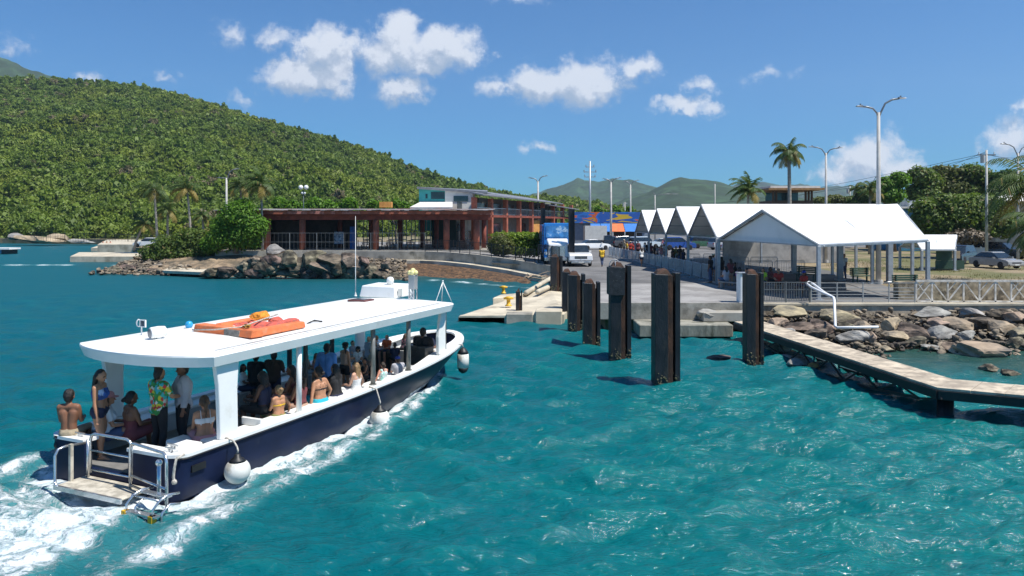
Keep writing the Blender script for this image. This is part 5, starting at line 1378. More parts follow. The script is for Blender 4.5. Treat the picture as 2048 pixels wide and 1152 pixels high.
def skeleton(pose, female, lean, twist, arms, head_turn, head_tilt, spread, seat, build, feet=None):
    """bones of an adult of 1.72 m: name, end points, radii. x right, y forward, z up"""
    sw = (.158 if female else .185) * build; hw = .098 if female else .09
    k = build
    hipz = .93 if pose == 'stand' else seat + .095
    P0 = Vector((0, 0, hipz))
    R = Matrix.Rotation(-lean, 3, 'X'); RT = Matrix.Rotation(twist, 3, 'Z')
    U = lambda x, y, z: P0 + RT @ (R @ Vector((x, y, z)))
    B_ = []
    ad = lambda n, a, b, ra, rb: B_.append((n, Vector(a), Vector(b), ra, rb))
    pr = (.118 if female else .108) * k
    ad('pelvis', P0 + Vector((-.075 if female else -.065, -.005, .0)), P0 + Vector((.075 if female else .065, -.005, .0)), pr, pr)
    if pose == 'stand' or True: ad('pelvis', P0 + Vector((-.06, -.055, -.03)), P0 + Vector((.06, -.055, -.03)), .085 * k, .085 * k)
    wz, cz, uz = .17, .35, .46
    wr = (.088 if female else .104) * k
    for sg in (-1, 1):
        ad('waist', P0 + Vector((sg * .06, 0, .02)), U(sg * .05, .0, wz), pr * .92, wr)
        ad('chest', U(sg * .05, 0, wz), U(sg * (.075 if female else .088), -.005, cz), wr, .105 * k if female else .118 * k)
        ad('upper', U(sg * .08, -.005, cz), U(sg * (sw - .05), -.01, uz), .10 * k, .062)
        if female: ad('chest', U(sg * .07, .07, cz - .02), U(sg * .07, .085, cz - .04), .062, .058)
    ad('upper', U(-sw + .04, -.015, uz), U(sw - .04, -.015, uz), .06, .06)
    ad('neck', U(0, -.012, uz + .02), U(0, .008, uz + .13), .056 if not female else .047, .05 if not female else .044)
    hb = U(0, .012, uz + .165)
    HR = RT @ R @ Matrix.Rotation(head_turn, 3, 'Z') @ Matrix.Rotation(head_tilt, 3, 'X')
    Hh = lambda x, y, z: hb + HR @ Vector((x, y, z))
    ad('head', Hh(0, -.012, .02), Hh(0, .0, .062), .088, .090); ad('head', Hh(0, .025, .0), Hh(0, .03, .05), .072, .078); ad('head', Hh(0, .045, -.045), Hh(0, .062, -.05), .05, .034)
    ad('nose', Hh(0, .098, .022), Hh(0, .116, -.004), .010, .015)
    for sg in (-1, 1): ad('ear', Hh(sg * .088, -.012, .022), Hh(sg * .093, -.018, -.008), .017, .012)
    for sg, (pit, abd, bend, inw) in zip((-1, 1), arms):
        S = U(sg * sw, -.01, uz - .01)
        base = RT @ R if False else RT
        du = base @ Vector((sg * math.sin(abd), math.sin(pit) * math.cos(abd), -math.cos(pit) * math.cos(abd)))
        p2 = pit + bend
        df = base @ Vector((sg * math.sin(abd * .5) - sg * math.sin(inw), math.sin(p2) * math.cos(inw), -math.cos(p2) * math.cos(inw))).normalized()
        E = S + du * .285; W_ = E + df * .25
        ar = (.85 if female else 1.0) * (.9 + .1 * k)
        ad('armU', S, S + du * .12, .062 * ar, .055 * ar); ad('armU', S + du * .12, E, .054 * ar, .041 * ar)
        ad('armL', E, E + df * .09, .041 * ar, .043 * ar); ad('armL', E + df * .09, W_, .043 * ar, .027 * ar)
        side = df.cross(base @ Vector((sg * 1.0, 0, 0))); side = side.normalized() if side.length > .1 else Vector((0, 1, 0))
        lat = side                                              # across the palm
        nrm = df.cross(lat).normalized()
        K = W_ + df * .085
        for j in (-1, 0, 1): ad('hand', W_ + df * .01 + lat * j * .012, K + lat * j * .022, .017, .016)
        for j, ln in enumerate((.062, .075, .070, .055)):
            a = K + lat * (-.033 + .022 * j); mid = a + df * ln * .55; tip = mid + (df * .6 + nrm * (-.55 * sg)).normalized() * ln * .5
            ad('hand', a, mid, .0095, .009); ad('hand', mid, tip, .009, .0075)
        th0 = W_ + df * .03 - lat * .03; th1 = th0 + (df * .6 - lat * .8).normalized() * .04
        ad('hand', th0, th1, .012, .010); ad('hand', th1, th1 + (df * .9 - lat * .2).normalized() * .032, .010, .008)
    for i, sg in enumerate((-1, 1)):
        hip = P0 + Vector((sg * hw, 0, -.02))
        lr = (1.06 if female else 1.0) * k
        if pose == 'stand':
            fy, fx = (feet[i] if feet else (0.0, 0.0))
            kn = Vector((sg * (hw + spread * .5) + fx * .5, .025 + fy * .5, .49)); an = Vector((sg * (hw + spread) + fx, -.02 + fy, .085))
        else:
            kn = hip + Vector((sg * (.05 + spread), .42, .0)); kn.z = max(seat + .09, .46); an = Vector((kn.x - sg * .02, kn.y - .02 + spread * .2, .085))
        ad('legU', hip, hip.lerp(kn, .45), .092 * lr, .080 * lr); ad('legU', hip.lerp(kn, .45), kn, .080 * lr, .056 * lr)
        ad('legL', kn, kn.lerp(an, .3), .055 * lr, .056 * lr); ad('legL', kn.lerp(an, .3) + Vector((0, -.012, 0)), an, .054 * lr, .036)
        toe = an + Vector((sg * .03, .135, -.052)); heel = an + Vector((0, -.035, -.048))
        ad('foot', heel, toe, .034, .030); ad('foot', an, an.lerp(toe, .6), .036, .030); ad('foot', toe, toe + Vector((sg * .005, .045, -.008)), .028, .02)
    return B_, Hh, HR

ARM = {'down': (.05, .12, .15, .0), 'lap': (.35, .10, 1.15, .35), 'fwd': (.55, .10, .9, .15), 'rest': (-.15, .55, .75, .1), 'hip': (-.15, .55, 1.1, .9), 'hold': (.9, .12, .35, .1), 'up': (1.25, .3, 1.15, .2), 'back': (-.45, .12, .2, 0), 'side': (-.1, .3, .12, 0), 'cross': (.35, .18, 1.5, .9)}
BODIES = {}
def person(label, loc, rz_, h=1.72, pose='stand', female=False, skin_='tan', hair=('short', 'dark'), wear=(), arms=('down', 'down'), lean=0.0, twist=0.0, head=(0.0, 0.0), spread=.03, seat=.45, build=1.0, voxel=.014, hat=None, group=None, feet=None, shoes=None):
    """one person: body as one continuous surface; clothes are peeled off that surface and swollen; hair and hats are shells round the head.
    wear: (name, material, swell, [(bone, t0, t1), ...])"""
    k = h / 1.72
    bones, Hh, HR = skeleton(pose, female, lean, twist, [ARM[a] if isinstance(a, str) else a for a in arms], head[0], head[1], spread, seat / k, build, feet)
    m = MB()
    for n_, a, b, ra_, rb_ in bones: capsule(m, a, b, ra_, rb_, 8 if n_ == 'hand' else 12)
    me = remeshed(m, voxel / k, 2)
    V = np.empty(len(me.vertices) * 3); me.vertices.foreach_get('co', V); V = V.reshape(-1, 3)
    Nn = np.empty(len(V) * 3); me.vertices.foreach_get('normal', Nn); Nn = Nn.reshape(-1, 3)
    D = np.empty((len(V), len(bones))); T = np.empty_like(D)
    for i, (n_, a, b, ra_, rb_) in enumerate(bones):
        a_, d_ = np.array(a), np.array(b - a); t = np.clip(((V - a_) @ d_) / max(1e-9, d_ @ d_), 0, 1)
        D[:, i] = np.linalg.norm(V - a_ - t[:, None] * d_, axis=1) - (ra_ + (rb_ - ra_) * t); T[:, i] = t
    best = D.argmin(1); names = np.array([b[0] for b in bones]); bn = names[best]; bt = T[np.arange(len(V)), best]
    # position along a limb made of two pieces: upper piece 0..0.45, lower piece 0.45..1
    first = {}
    for i, b in enumerate(bones): first.setdefault((b[0], b[1].x > 0), []).append(i)
    run = bt.copy()
    for nm, cut in (('armU', .42), ('armL', .36), ('legU', .45), ('legL', .3)):
        for sd_ in (True, False):
            ids = [i for i, b in enumerate(bones) if b[0] == nm and (b[1].x > 0) == sd_]
            for j, i in enumerate(ids):
                q = best == i; run[q] = bt[q] * cut if j == 0 else cut + bt[q] * (1 - cut)
    root = thing('person', label, 'person', loc, rz_, group); root.scale = (k, k, k)
    me.name = 'body'; me.materials.clear(); me.materials.append(SKIN[skin_]); me.materials.append(EYE); me.materials.append(LIP)
    # eyes and lips as small patches of the body surface
    ep = [np.array(Hh(s * .033, .098, .030)) for s in (-1, 1)]; lp = np.array(Hh(0, .10, -.036))
    poly = np.empty(len(me.polygons) * 4, np.int32)
    fidx = np.array([tuple(p.vertices)[:4] if len(p.vertices) >= 4 else tuple(p.vertices) + (p.vertices[0],) for p in me.polygons])
    C = V[fidx].mean(1)
    mi = np.zeros(len(fidx), np.int32)
    for e in ep: mi[np.linalg.norm(C - e, axis=1) < .016] = 1
    dl = (C - lp) @ np.array(HR); mi[(np.abs(dl[:, 0]) < .022) & (np.abs(dl[:, 1]) < .03) & (np.abs(dl[:, 2]) < .009)] = 2
    me.polygons.foreach_set('material_index', mi)
    bo = bpy.data.objects.new('body', me); COL.objects.link(bo); bo.parent = root
    for (nm, mt, sw, spec) in wear:
        sel = np.zeros(len(V), bool)
        for (bone, t0, t1) in spec:
            if bone == 'z':                                    # everything of the trunk and legs between two heights above the hips
                hz = bones[0][1].z
                sel |= np.isin(bn, ('pelvis', 'waist', 'chest', 'upper', 'legU')) & (V[:, 2] > hz + t0) & (V[:, 2] < hz + t1)
            elif bone == 'strap':
                hz = bones[0][1].z; sel |= np.isin(bn, ('upper', 'chest')) & (np.abs(np.abs(V[:, 0]) - .085) < .014) & (V[:, 2] > hz + .25)
            elif bone == 'cross':
                hz = bones[0][1].z; sel |= np.isin(bn, ('upper', 'chest')) & (np.abs(np.abs(V[:, 0]) - (.10 - .9 * np.abs(V[:, 2] - hz - .36))) < .012) & (V[:, 2] > hz + .25)
            else: sel |= (bn == bone) & (run >= t0) & (run <= t1)
        fs = sel[fidx].all(1)
        if not fs.any(): continue
        used = np.unique(fidx[fs]); remap = -np.ones(len(V), np.int64); remap[used] = np.arange(len(used))
        swl = np.full(len(used), sw)
        gV = V[used] + Nn[used] * swl[:, None]
        gm = np_mesh(nm, gV, remap[fidx[fs]], mt)
        gm.polygons.foreach_set('use_smooth', np.ones(fs.sum(), bool))
        g = bpy.data.objects.new(nm, gm); COL.objects.link(g); g.parent = root
        so = g.modifiers.new('thickness', 'SOLIDIFY'); so.thickness = .008; so.offset = -1
    if hair:
        st, hc = hair; m = MB()
        capsule(m, Hh(0, -.028, .035), Hh(0, -.012, .075), .094, .092)
        if st in ('short', 'crop'): capsule(m, Hh(0, -.045, -.01), Hh(0, -.04, .03), .072, .085)
        if st == 'long':
            for sx in (-.06, -.02, .02, .06): capsule(m, Hh(sx, -.05, .03), Hh(sx * 1.2, -.085, -.26), .055, .03)
        if st == 'bob':
            for sx in (-.065, 0, .065): capsule(m, Hh(sx, -.04, .03), Hh(sx * 1.15, -.055, -.12), .055, .045)
        if st in ('bun', 'tied'): capsule(m, Hh(0, -.05, -.01), Hh(0, -.04, .03), .070, .085)
        if st == 'bun': capsule(m, Hh(0, -.125, .05), Hh(0, -.14, .06), .05, .045)
        if st in ('pony', 'tied'):
            capsule(m, Hh(0, -.10, .05), Hh(0, -.15, .01), .035, .04)
            if st == 'pony': capsule(m, Hh(0, -.15, .01), Hh(0, -.12, -.24), .04, .018)
        hm = remeshed(m, .013 if voxel < .02 else .02, 1); hm.name = 'hair'; hm.materials.append(HAIR[hc])
        # cut the shell away from the face
        hv = np.empty(len(hm.vertices) * 3); hm.vertices.foreach_get('co', hv); hv = hv.reshape(-1, 3)
        hv += (np.random.default_rng(int(h * 1000)).normal(size=hv.shape)) * .0022
        hm.vertices.foreach_set('co', hv.ravel()); 
        ho_ = bpy.data.objects.new('hair', hm); COL.objects.link(ho_); ho_.parent = root
    if hat:
        kind, hmtl = hat; m = MB(); up = HR @ Vector((0, 0, 1)); fw_ = HR @ Vector((0, 1, 0))
        c = Hh(0, -.008, .062)
        m.lathe([(.106, 0), (.108, .03), (.098, .065), (.070, .092), (.02, .102)], c, 16, up)
        if kind == 'cap':
            rt_ = HR @ Vector((1, 0, 0)); n_ = 7
            arcs = [(math.cos(a), math.sin(a)) for a in np.linspace(.25, math.pi - .25, n_)]
            vs = [c + rt_ * x * .102 + fw_ * y * .102 for x, y in arcs] + [c + rt_ * x * .105 + fw_ * (y * .105 + .075) - up * .012 for x, y in arcs]
            vs += [v + up * .008 for v in vs]
            q = len(arcs)
            m.add(vs, [(i, i + 1, q + i + 1, q + i) for i in range(q - 1)] + [(2 * q + i, 3 * q + i, 3 * q + i + 1, 2 * q + i + 1) for i in range(q - 1)] + [(q + i, q + i + 1, 3 * q + i + 1, 3 * q + i) for i in range(q - 1)])
        if kind == 'brim': m.lathe([(.10, -.002), (.19, -.012), (.19, -.004), (.10, .008)], c, 18, up)
        m.build('hat', hmtl, root, smooth=True)
    if shoes:
        sel = (bn == 'foot'); fs = sel[fidx].all(1); used = np.unique(fidx[fs]); remap = -np.ones(len(V), np.int64); remap[used] = np.arange(len(used))
        gm = np_mesh('shoes', V[used] + Nn[used] * .008, remap[fidx[fs]], shoes); g = bpy.data.objects.new('shoes', gm); COL.objects.link(g); g.parent = root
    return root

# clothing cuts
TEE = [('waist', 0, 1), ('pelvis', 0, 1), ('chest', 0, 1), ('upper', 0, 1), ('armU', 0, .72)]
LONGS = TEE[:-1] + [('armU', 0, 1), ('armL', 0, .88)]
TANK = [('waist', 0, 1), ('chest', 0, 1), ('strap', 0, 1)]
TROUS = [('z', -.4, .06), ('legU', 0, 1), ('legL', 0, .9)]
SHORTS = [('z', -.16, .06), ('legU', 0, .62)]
BRIEF = [('z', -.12, .03), ('pelvis', 0, 1)]
BRA = [('z', .27, .38), ('strap', 0, 1)]
WRAP = [('z', -.3, .09), ('legU', 0, .8)]
DRESS = [('z', -.3, .33), ('strap', 0, 1), ('legU', 0, .7)]
HALTER = [('z', .28, .31), ('cross', 0, 1)]
C = {n: cloth(n, c) for n, c in dict(black=(.014, .014, .016), navy=(.02, .025, .06), blue=(.10, .24, .52), white=(.68, .68, .67), grey=(.36, .36, .39), greyblue=(.30, .33, .38), red=(.42, .04, .025), orange=(.55, .10, .03), pink=(.55, .24, .24),
     turq=(.02, .38, .48), yellow=(.68, .42, .03), khaki=(.34, .28, .19), tan=(.42, .27, .20), maroon=(.16, .04, .045), mint=(.42, .62, .55), lime=(.45, .62, .04), jeans=(.06, .09, .17), olive=(.20, .20, .07), purple=(.18, .10, .25), royal=(.03, .06, .30), beige=(.48, .42, .32)).items()}
C['tiedye'] = cloth('tiedye', (.03, .10, .35), var=.5, scale=8, col2=(.45, .55, .70), mixs=7, edge=(.52, .62))
C['stripe'] = cloth('stripe', (.66, .68, .66), col2=(.25, .55, .48), mixs=14, edge=(.5, .56))
C['flowery'] = cloth('flowery', (.03, .03, .04), col2=(.55, .2, .3), mixs=20, edge=(.56, .6))

# ---- passengers: px of the head, py of its top, lateral place t, kind
ST_Z, SEAT_Z = FL, FL + .30
def passenger(label, px, py, t, rel, female=False, pose='stand', fix_h=None, seat=None, base=FL, **kw):
    s = BS(px, t); d = B(s, t, 0).y; zt_ = H - (py - HZ) / F * d
    if pose == 'stand': h = min(1.86, max(1.15, zt_ - base)); 
    else:
        seat = SEAT_Z if seat is None else seat
        h = min(1.95, max(1.1, (zt_ - seat) / .905 * 1.72)) if False else min(1.86, max(1.05, (zt_ - seat) / .51))
        kw['seat'] = seat - base
    if fix_h: h = fix_h
    return person(label, B(s, t, base), -BTH + rad(rel), h=h, pose=pose, female=female, voxel=.0125, group='passengers on the water taxi', **kw)
seatrow = dict(pose='sit', female=True)
passenger('woman with a brown bun and a yellow bow tied on her bare back', 557, 770, 1.22, 78, skin_='tan', hair=('bun', 'blond'), arms=('lap', 'rest'), lean=-.02, wear=[('bikini_top', C['yellow'], .006, HALTER), ('shorts', C['olive'], .012, BRIEF)], **seatrow)
passenger('woman with dark tied hair, bare back and turquoise wrap', 640, 733, 1.25, 85, skin_='tan', hair=('tied', 'black'), arms=('side', 'rest'), lean=.06, build=1.08, wear=[('bikini_top', C['black'], .005, HALTER), ('wrap', C['turq'], .014, WRAP)], **seatrow)
passenger('fair woman in a strappy white dress seated before the grey post', 712, 724, 1.30, 95, skin_='fair', hair=('long', 'blond'), arms=('lap', 'rest'), wear=[('dress', C['white'], .012, DRESS)], **seatrow)
passenger('woman in a mint striped top seated just ahead of the grey post', 766, 724, 1.30, 70, skin_='sunburnt', hair=('tied', 'dark'), arms=('rest', 'lap'), build=1.05, wear=[('top', C['stripe'], .010, TANK + [('upper', 0, .3)]), ('shorts', C['jeans'], .014, SHORTS)], **seatrow)
passenger('man in a royal blue cap and grey tee on the starboard bench', 797, 713, 1.28, 60, pose='sit', skin_='fair', hair=('short', 'brown'), hat=('cap', C['royal']), arms=('lap', 'lap'), build=1.1, lean=.1, wear=[('shirt', C['grey'], .018, TEE), ('shorts', C['khaki'], .016, SHORTS)])
passenger('woman with a brown ponytail, white bikini and pink shorts beside the stern pillar', 410, 792, 1.05, 60, skin_='tan', hair=('pony', 'brown'), arms=('lap', 'rest'), lean=.08, wear=[('bikini_top', C['white'], .006, BRA), ('shorts', C['pink'], .014, SHORTS)], **seatrow)
passenger('tall man in a blue long sleeved shirt standing with his back turned', 654, 686, .62, 8, skin_='brown', hair=('crop', 'black'), arms=('side', 'down'), build=1.12, wear=[('shirt', C['blue'], .022, LONGS), ('trousers', C['navy'], .016, TROUS)])
passenger('woman in a black cap and tan top beside the blue shirted man', 690, 684, .25, -10, female=True, skin_='tan', hair=('pony', 'black'), hat=('cap', C['black']), head=(.9, 0), arms=('fwd', 'down'), wear=[('top', C['tan'], .010, TANK + [('chest', 0, 1)]), ('skirt', C['black'], .014, SHORTS)])
passenger('bald man in a pale grey tee half behind the grey post', 737, 672, -.55, -30, skin_='fair', hair=None, arms=('down', 'down'), build=1.08, wear=[('shirt', C['greyblue'], .018, TEE), ('shorts', C['khaki'], .016, SHORTS)])
passenger('older man in an orange red shirt facing the stern', 774, 678, -.45, 175, pose='sit', seat=.95, skin_='sunburnt', hair=('crop', 'grey'), arms=('lap', 'lap'), build=1.12, wear=[('shirt', C['orange'], .018, TEE), ('shorts', C['navy'], .016, SHORTS)])
passenger('woman in a black sun visor and white top looking to starboard', 716, 697, -.35, -150, female=True, skin_='tan', hair=('bob', 'black'), hat=('cap', C['black']), pose='sit', seat=.85, arms=('lap', 'lap'), wear=[('top', C['white'], .010, TEE), ('shorts', C['black'], .014, SHORTS)])
passenger('boat captain in a black tee and khaki shorts at the helm', 846, 653, .85, 8, skin_='brown', hair=('crop', 'black'), pose='sit', seat=.84, arms=('down', 'fwd'), build=1.15, wear=[('shirt', C['black'], .022, TEE), ('shorts', C['khaki'], .018, SHORTS)], shoes=C['black'])
passenger('man in a bright floral shirt and black trousers standing in the stern', 318, 734, .10, -5, skin_='tan', hair=('short', 'black'), arms=('down', 'fwd'), wear=[('shirt', FLORAL, .022, TEE), ('trousers', C['black'], .014, TROUS)], shoes=C['black'])
passenger('man in a loose grey sweater standing under the stern roof', 366, 716, .25, 150, skin_='brown', hair=('crop', 'dark'), arms=('down', 'fwd'), build=1.15, fix_h=1.80, wear=[('sweater', C['grey'], .026, LONGS), ('trousers', C['black'], .014, TROUS)])
t_ = BT(200, -.30)
person('woman in a tie dye blue bikini standing barefoot in the boarding gap', B(-.30, t_, FL - .02), -BTH - rad(62), h=1.78, female=True, skin_='tan', hair=('long', 'dark'), arms=('down', 'down'), build=1.12, voxel=.0125, group='passengers on the water taxi', feet=((-.04, 0), (.10, 0)), head=(-.2, -.1), wear=[('bikini_top', C['tiedye'], .007, [('z', .22, .42)]), ('bikini_bottom', C['navy'], .007, BRIEF)])
passenger('bare backed child in tan shorts sitting on the port stern corner', 138, 778, -1.34, 30, pose='sit', seat=.78, skin_='brown', hair=('crop', 'black'), arms=('lap', 'lap'), build=.82, wear=[('shorts', C['khaki'], .012, SHORTS)])
passenger('woman in a pink cap seated behind the one in the blue bikini', 216, 765, -.95, -40, female=True, pose='sit', skin_='tan', hair=('bob', 'dark'), hat=('cap', C['pink']), arms=('lap', 'lap'), wear=[('top', C['white'], .012, TEE), ('shorts', C['jeans'], .014, SHORTS)])
passenger('bare shouldered woman with dark tied hair seated left of the floral shirt', 262, 760, -.55, -15, female=True, pose='sit', skin_='brown', hair=('tied', 'black'), arms=('down', 'lap'), build=1.1, wear=[('swimsuit', C['maroon'], .008, [('z', -.12, .26)])])
passenger('woman with long black hair and a white top on the port bench', 486, 728, -1.15, -60, female=True, pose='sit', seat=.8, skin_='brown', hair=('long', 'black'), arms=('lap', 'lap'), wear=[('top', C['white'], .012, TEE), ('skirt', C['navy'], .014, WRAP)])
passenger('man in black standing in the shade on the port side', 512, 706, -.80, 20, skin_='dark', hair=('crop', 'black'), arms=('down', 'hold'), build=1.05, wear=[('shirt', C['black'], .02, TEE), ('trousers', C['black'], .016, TROUS)])
passenger('broad man in a dark brown shirt standing mid cabin', 548, 702, -.35, 10, skin_='dark', hair=('crop', 'black'), arms=('cross', 'cross'), build=1.2, wear=[('shirt', cloth('dark_brown', (.05, .03, .022)), .024, TEE), ('shorts', C['navy'], .018, SHORTS)])
passenger('woman with black hair and a pink skirt seated by the white post', 583, 730, .75, 120, female=True, pose='sit', seat=.78, skin_='brown', hair=('long', 'black'), arms=('lap', 'lap'), wear=[('bikini_top', C['maroon'], .006, BRA), ('skirt', C['pink'], .014, WRAP)])
passenger('woman in a dark flowery top leaning behind the captain', 806, 680, -.35, -20, female=True, skin_='tan', hair=('long', 'brown'), pose='sit', seat=.9, lean=.25, arms=('fwd', 'fwd'), wear=[('top', C['flowery'], .012, TEE), ('shorts', C['black'], .014, SHORTS)])
passenger('young man in a beige tee on the port bench farther forward', 612, 712, -1.1, -75, pose='sit', seat=.8, skin_='tan', hair=('short', 'dark'), arms=('lap', 'lap'), wear=[('shirt', C['beige'], .018, TEE), ('shorts', C['grey'], .016, SHORTS)])
passenger('boy in a red tee seated low at mid cabin', 745, 735, .55, 100, pose='sit', skin_='brown', hair=('crop', 'black'), arms=('lap', 'lap'), wear=[('shirt', C['black'], .016, TEE), ('shorts', C['navy'], .016, SHORTS)])

for i, (px, py, t, rel, fem, sk, hr, top, bot, ps, st, lb) in enumerate(((600, 742, 1.1, 95, True, 'brown', ('pony', 'dark'), 'maroon', 'tan', 'sit', None, 'woman in maroon on the bench just ahead of the white post'), (672, 728, 1.2, 88, True, 'tan', ('long', 'black'), 'black', 'navy', 'sit', None, 'woman in black on the bench between the turquoise wrap and the white dress'),
        (630, 706, -.9, -80, True, 'tan', ('bob', 'brown'), 'pink', 'jeans', 'sit', .82, 'woman in pink on the port bench behind the blue shirted man'), (705, 690, -1.15, -85, False, 'fair', ('short', 'brown'), 'greyblue', 'khaki', 'sit', .85, 'man in grey blue on the port bench by the black visor'), (752, 690, -1.1, -80, True, 'tan', ('long', 'blond'), 'white', 'jeans', 'sit', .85, 'blond woman in white on the forward port bench'),
        (790, 688, .1, 40, False, 'brown', ('crop', 'black'), 'navy', 'black', 'sit', .8, 'man in navy seated amidships behind the captain'), (730, 716, .8, 150, True, 'brown', ('tied', 'black'), 'black', 'black', 'sit', .8, 'woman in black seated facing aft beside the grey post'), (445, 745, -.9, -30, True, 'tan', ('pony', 'brown'), 'beige', 'navy', 'sit', .82, 'woman in beige on the port bench by the stern pillar'),
        (530, 742, .9, 100, True, 'dark', ('bob', 'black'), 'navy', 'black', 'sit', .8, 'woman in navy in the shade behind the yellow bow'))):
    passenger(lb, px, py, t, rel, female=fem, pose=ps, seat=st, skin_=sk, hair=hr, arms=('lap', 'lap') if i % 2 else ('lap', 'fwd'), lean=.04 * (i % 3), wear=[('top' if fem else 'shirt', C[top], .014, TANK if fem and i % 2 == 0 else TEE), ('shorts', C[bot], .016, SHORTS)])
# ------------------------------------------------------------------ canopy tents along the jetty road
canvas = mat('white_canvas', (.80, .80, .79), .6, var=.03, scale=.8, col2=(.70, .70, .68), mixs=.5, edge=(.55, .8), bump=.15, bscale=2.5)
tent_steel = mat('tent_steel', (.40, .42, .44), .45, metal=.3, var=.12, scale=4)
def gable_tent(label, E0, E1, F0, F1, R0, R1, closed=False, group='white canopy tents along the jetty'):
    """E0-E1 near eave (left, right end), F0-F1 far eave, R0-R1 ridge, all world points"""
    E0, E1, F0, F1, R0, R1 = (Vector(p) for p in (E0, E1, F0, F1, R0, R1))
    t = thing('canopy_tent', label, 'tent', ((E0.x + F1.x) / 2, (E0.y + F1.y) / 2, ZD), 0, group)
    m = MB()
    def sag(a, b, c, d, nx=10, ny=6):
        """slightly sagging cloth between corners a-b (bottom) and d-c (top), two sided with thickness"""
        vs = []
        for j in range(ny + 1):
            for i in range(nx + 1):
                u, v = i / nx, j / ny
                p = a.lerp(b, u).lerp(d.lerp(c, u), v); s = .05 * math.sin(math.pi * v) * (.35 + .65 * abs(math.sin(u * nx / 2 * math.pi / 2)))
                vs.append(p - Vector((0, 0, s)))
        k = nx + 1; n = len(vs)
        fs = [(j * k + i, j * k + i + 1, (j + 1) * k + i + 1, (j + 1) * k + i) for j in range(ny) for i in range(nx)]
        m.add(vs, fs); m.add([p - Vector((0, 0, .03)) for p in vs], [f[::-1] for f in fs])
    sag(E0, E1, R1, R0); sag(F1, F0, R0, R1)
    # valances along the eaves
    for a, b in ((E0, E1), (F0, F1)):
        m.plate([a + Vector((0, -.01, -.16)), b + Vector((0, -.01, -.16)), b + Vector((0, -.01, .0)), a + Vector((0, -.01, .0))], .015)
    m.build('roof_canvas', canvas, t, smooth=False, world=True)
    f = MB(); d3 = Vector((0, 0, .09))
    for a, r_, b in ((E0, R0, F0), (E1, R1, F1), (E0.lerp(E1, .5), R0.lerp(R1, .5), F0.lerp(F1, .5))):
        f.bar(a - d3, r_ - d3, .09, .1); f.bar(b - d3, r_ - d3, .09, .1); f.bar(a - d3 * 1.2, b - d3 * 1.2, .06)
    f.bar(R0 - d3, R1 - d3, .08)
    for a, b in ((E0, E1), (F0, F1)):
        f.bar(a - d3, b - d3, .08)
        for q in (.33, .66): f.bar(a.lerp(R0, q) - d3, b.lerp(R1, q) - d3, .06)
    f.build('roof_frame', tent_steel, t, world=True)
    if closed:
        ins = (E1 - E0).normalized() * .25
        g = MB(); g.plate([F0 + ins + Vector((0, .15, -.12)), E0 + ins + Vector((0, -.15, -.12)), R0 + ins - Vector((0, 0, .25))], .02)
        g.build('gable_panel', canvas, t, world=True)
        l = MB()
        for a in (E0, F0):
            for i in range(26):
                p = a.lerp(R0, (i + .5) / 26) + ins * .6 - Vector((0, 0, .17)); l.bar(p, p + (R0 - a).normalized() * .14, .035)
        l.build('lacing', mat('lacing', (.05, .05, .055), .7), t, world=True)
    for p in (E0, E1, F0, F1):
        o = MB().cbx((p.x, p.y, ZD), .17, .17, p.z - .10 - ZD).build('post', tent_steel, t, world=True, bevel=.01)
        MB().cbx((p.x, p.y, ZD), .4, .4, .03).build('base_plate', tent_steel, o, world=True)
    return t
XT = 12.8; DP = [46.2, 53.8, 61.5, 69.2, 76.9]
LBL = ['broad white tent whose long ridge stands behind the front gable tent', 'third white tent from the far end of the row, next behind the broad one', 'second white tent from the far end of the row along the road', 'farthest white tent of the row along the road']
for k in range(4):
    y0, y1 = DP[k] + .02, DP[k + 1] - .02; L = (12.2, 10.5, 10.5, 10.5)[k]
    gable_tent(LBL[k], (XT, y0, 4.16), (XT + L, y0, 4.16), (XT, y1, 4.16), (XT + L, y1, 4.16), (XT, (y0 + y1) / 2, 6.28), (XT + L, (y0 + y1) / 2, 6.28))
gable_tent('front white tent with a closed grey gable facing the water', (15.0, 36.2, 3.98), (20.45, 36.4, 4.21), (12.85, 46.0, 4.08), (22.2, 45.6, 4.2), (13.85, 41.0, 5.77), (21.1, 40.5, 6.05), closed=True)
m = MB(); a = P(1648, 486, 36.2); m.bar((15.05, 36.3, 3.85), (17.0, 37.6, 2.9), .06); 
# kiosk tent on the right
kt = gable_tent('small white kiosk tent with a green board front on the dry grass', (32.4, 58.5, 2.95), (35.0, 58.5, 2.95), (32.4, 61.8, 3.1), (37.0, 61.8, 3.1), (32.6, 60.2, 4.05), (36.2, 60.2, 4.05), group=None)
kb = MB().bx(33.9, 59.2, ZD + .08, 36.2, 59.28, ZD + .75).build('counter_board', mat('green_board', (.03, .07, .045), .6, var=.2), kt, world=True)
MB().bx(33.95, 59.2, ZD + .76, 35.2, 59.27, ZD + 1.75).build('shutter', mat('green_board', ()), kt, world=True)
MB().bx(35.25, 59.6, ZD + .9, 36.1, 59.66, ZD + 1.5).build('shelf_board', mat('pale_wood', (.42, .32, .20), .8), kt, world=True)
MB().bx(33.8, 59.4, ZD, 36.3, 61.5, ZD + .08).build('plinth', concrete, kt, world=True)

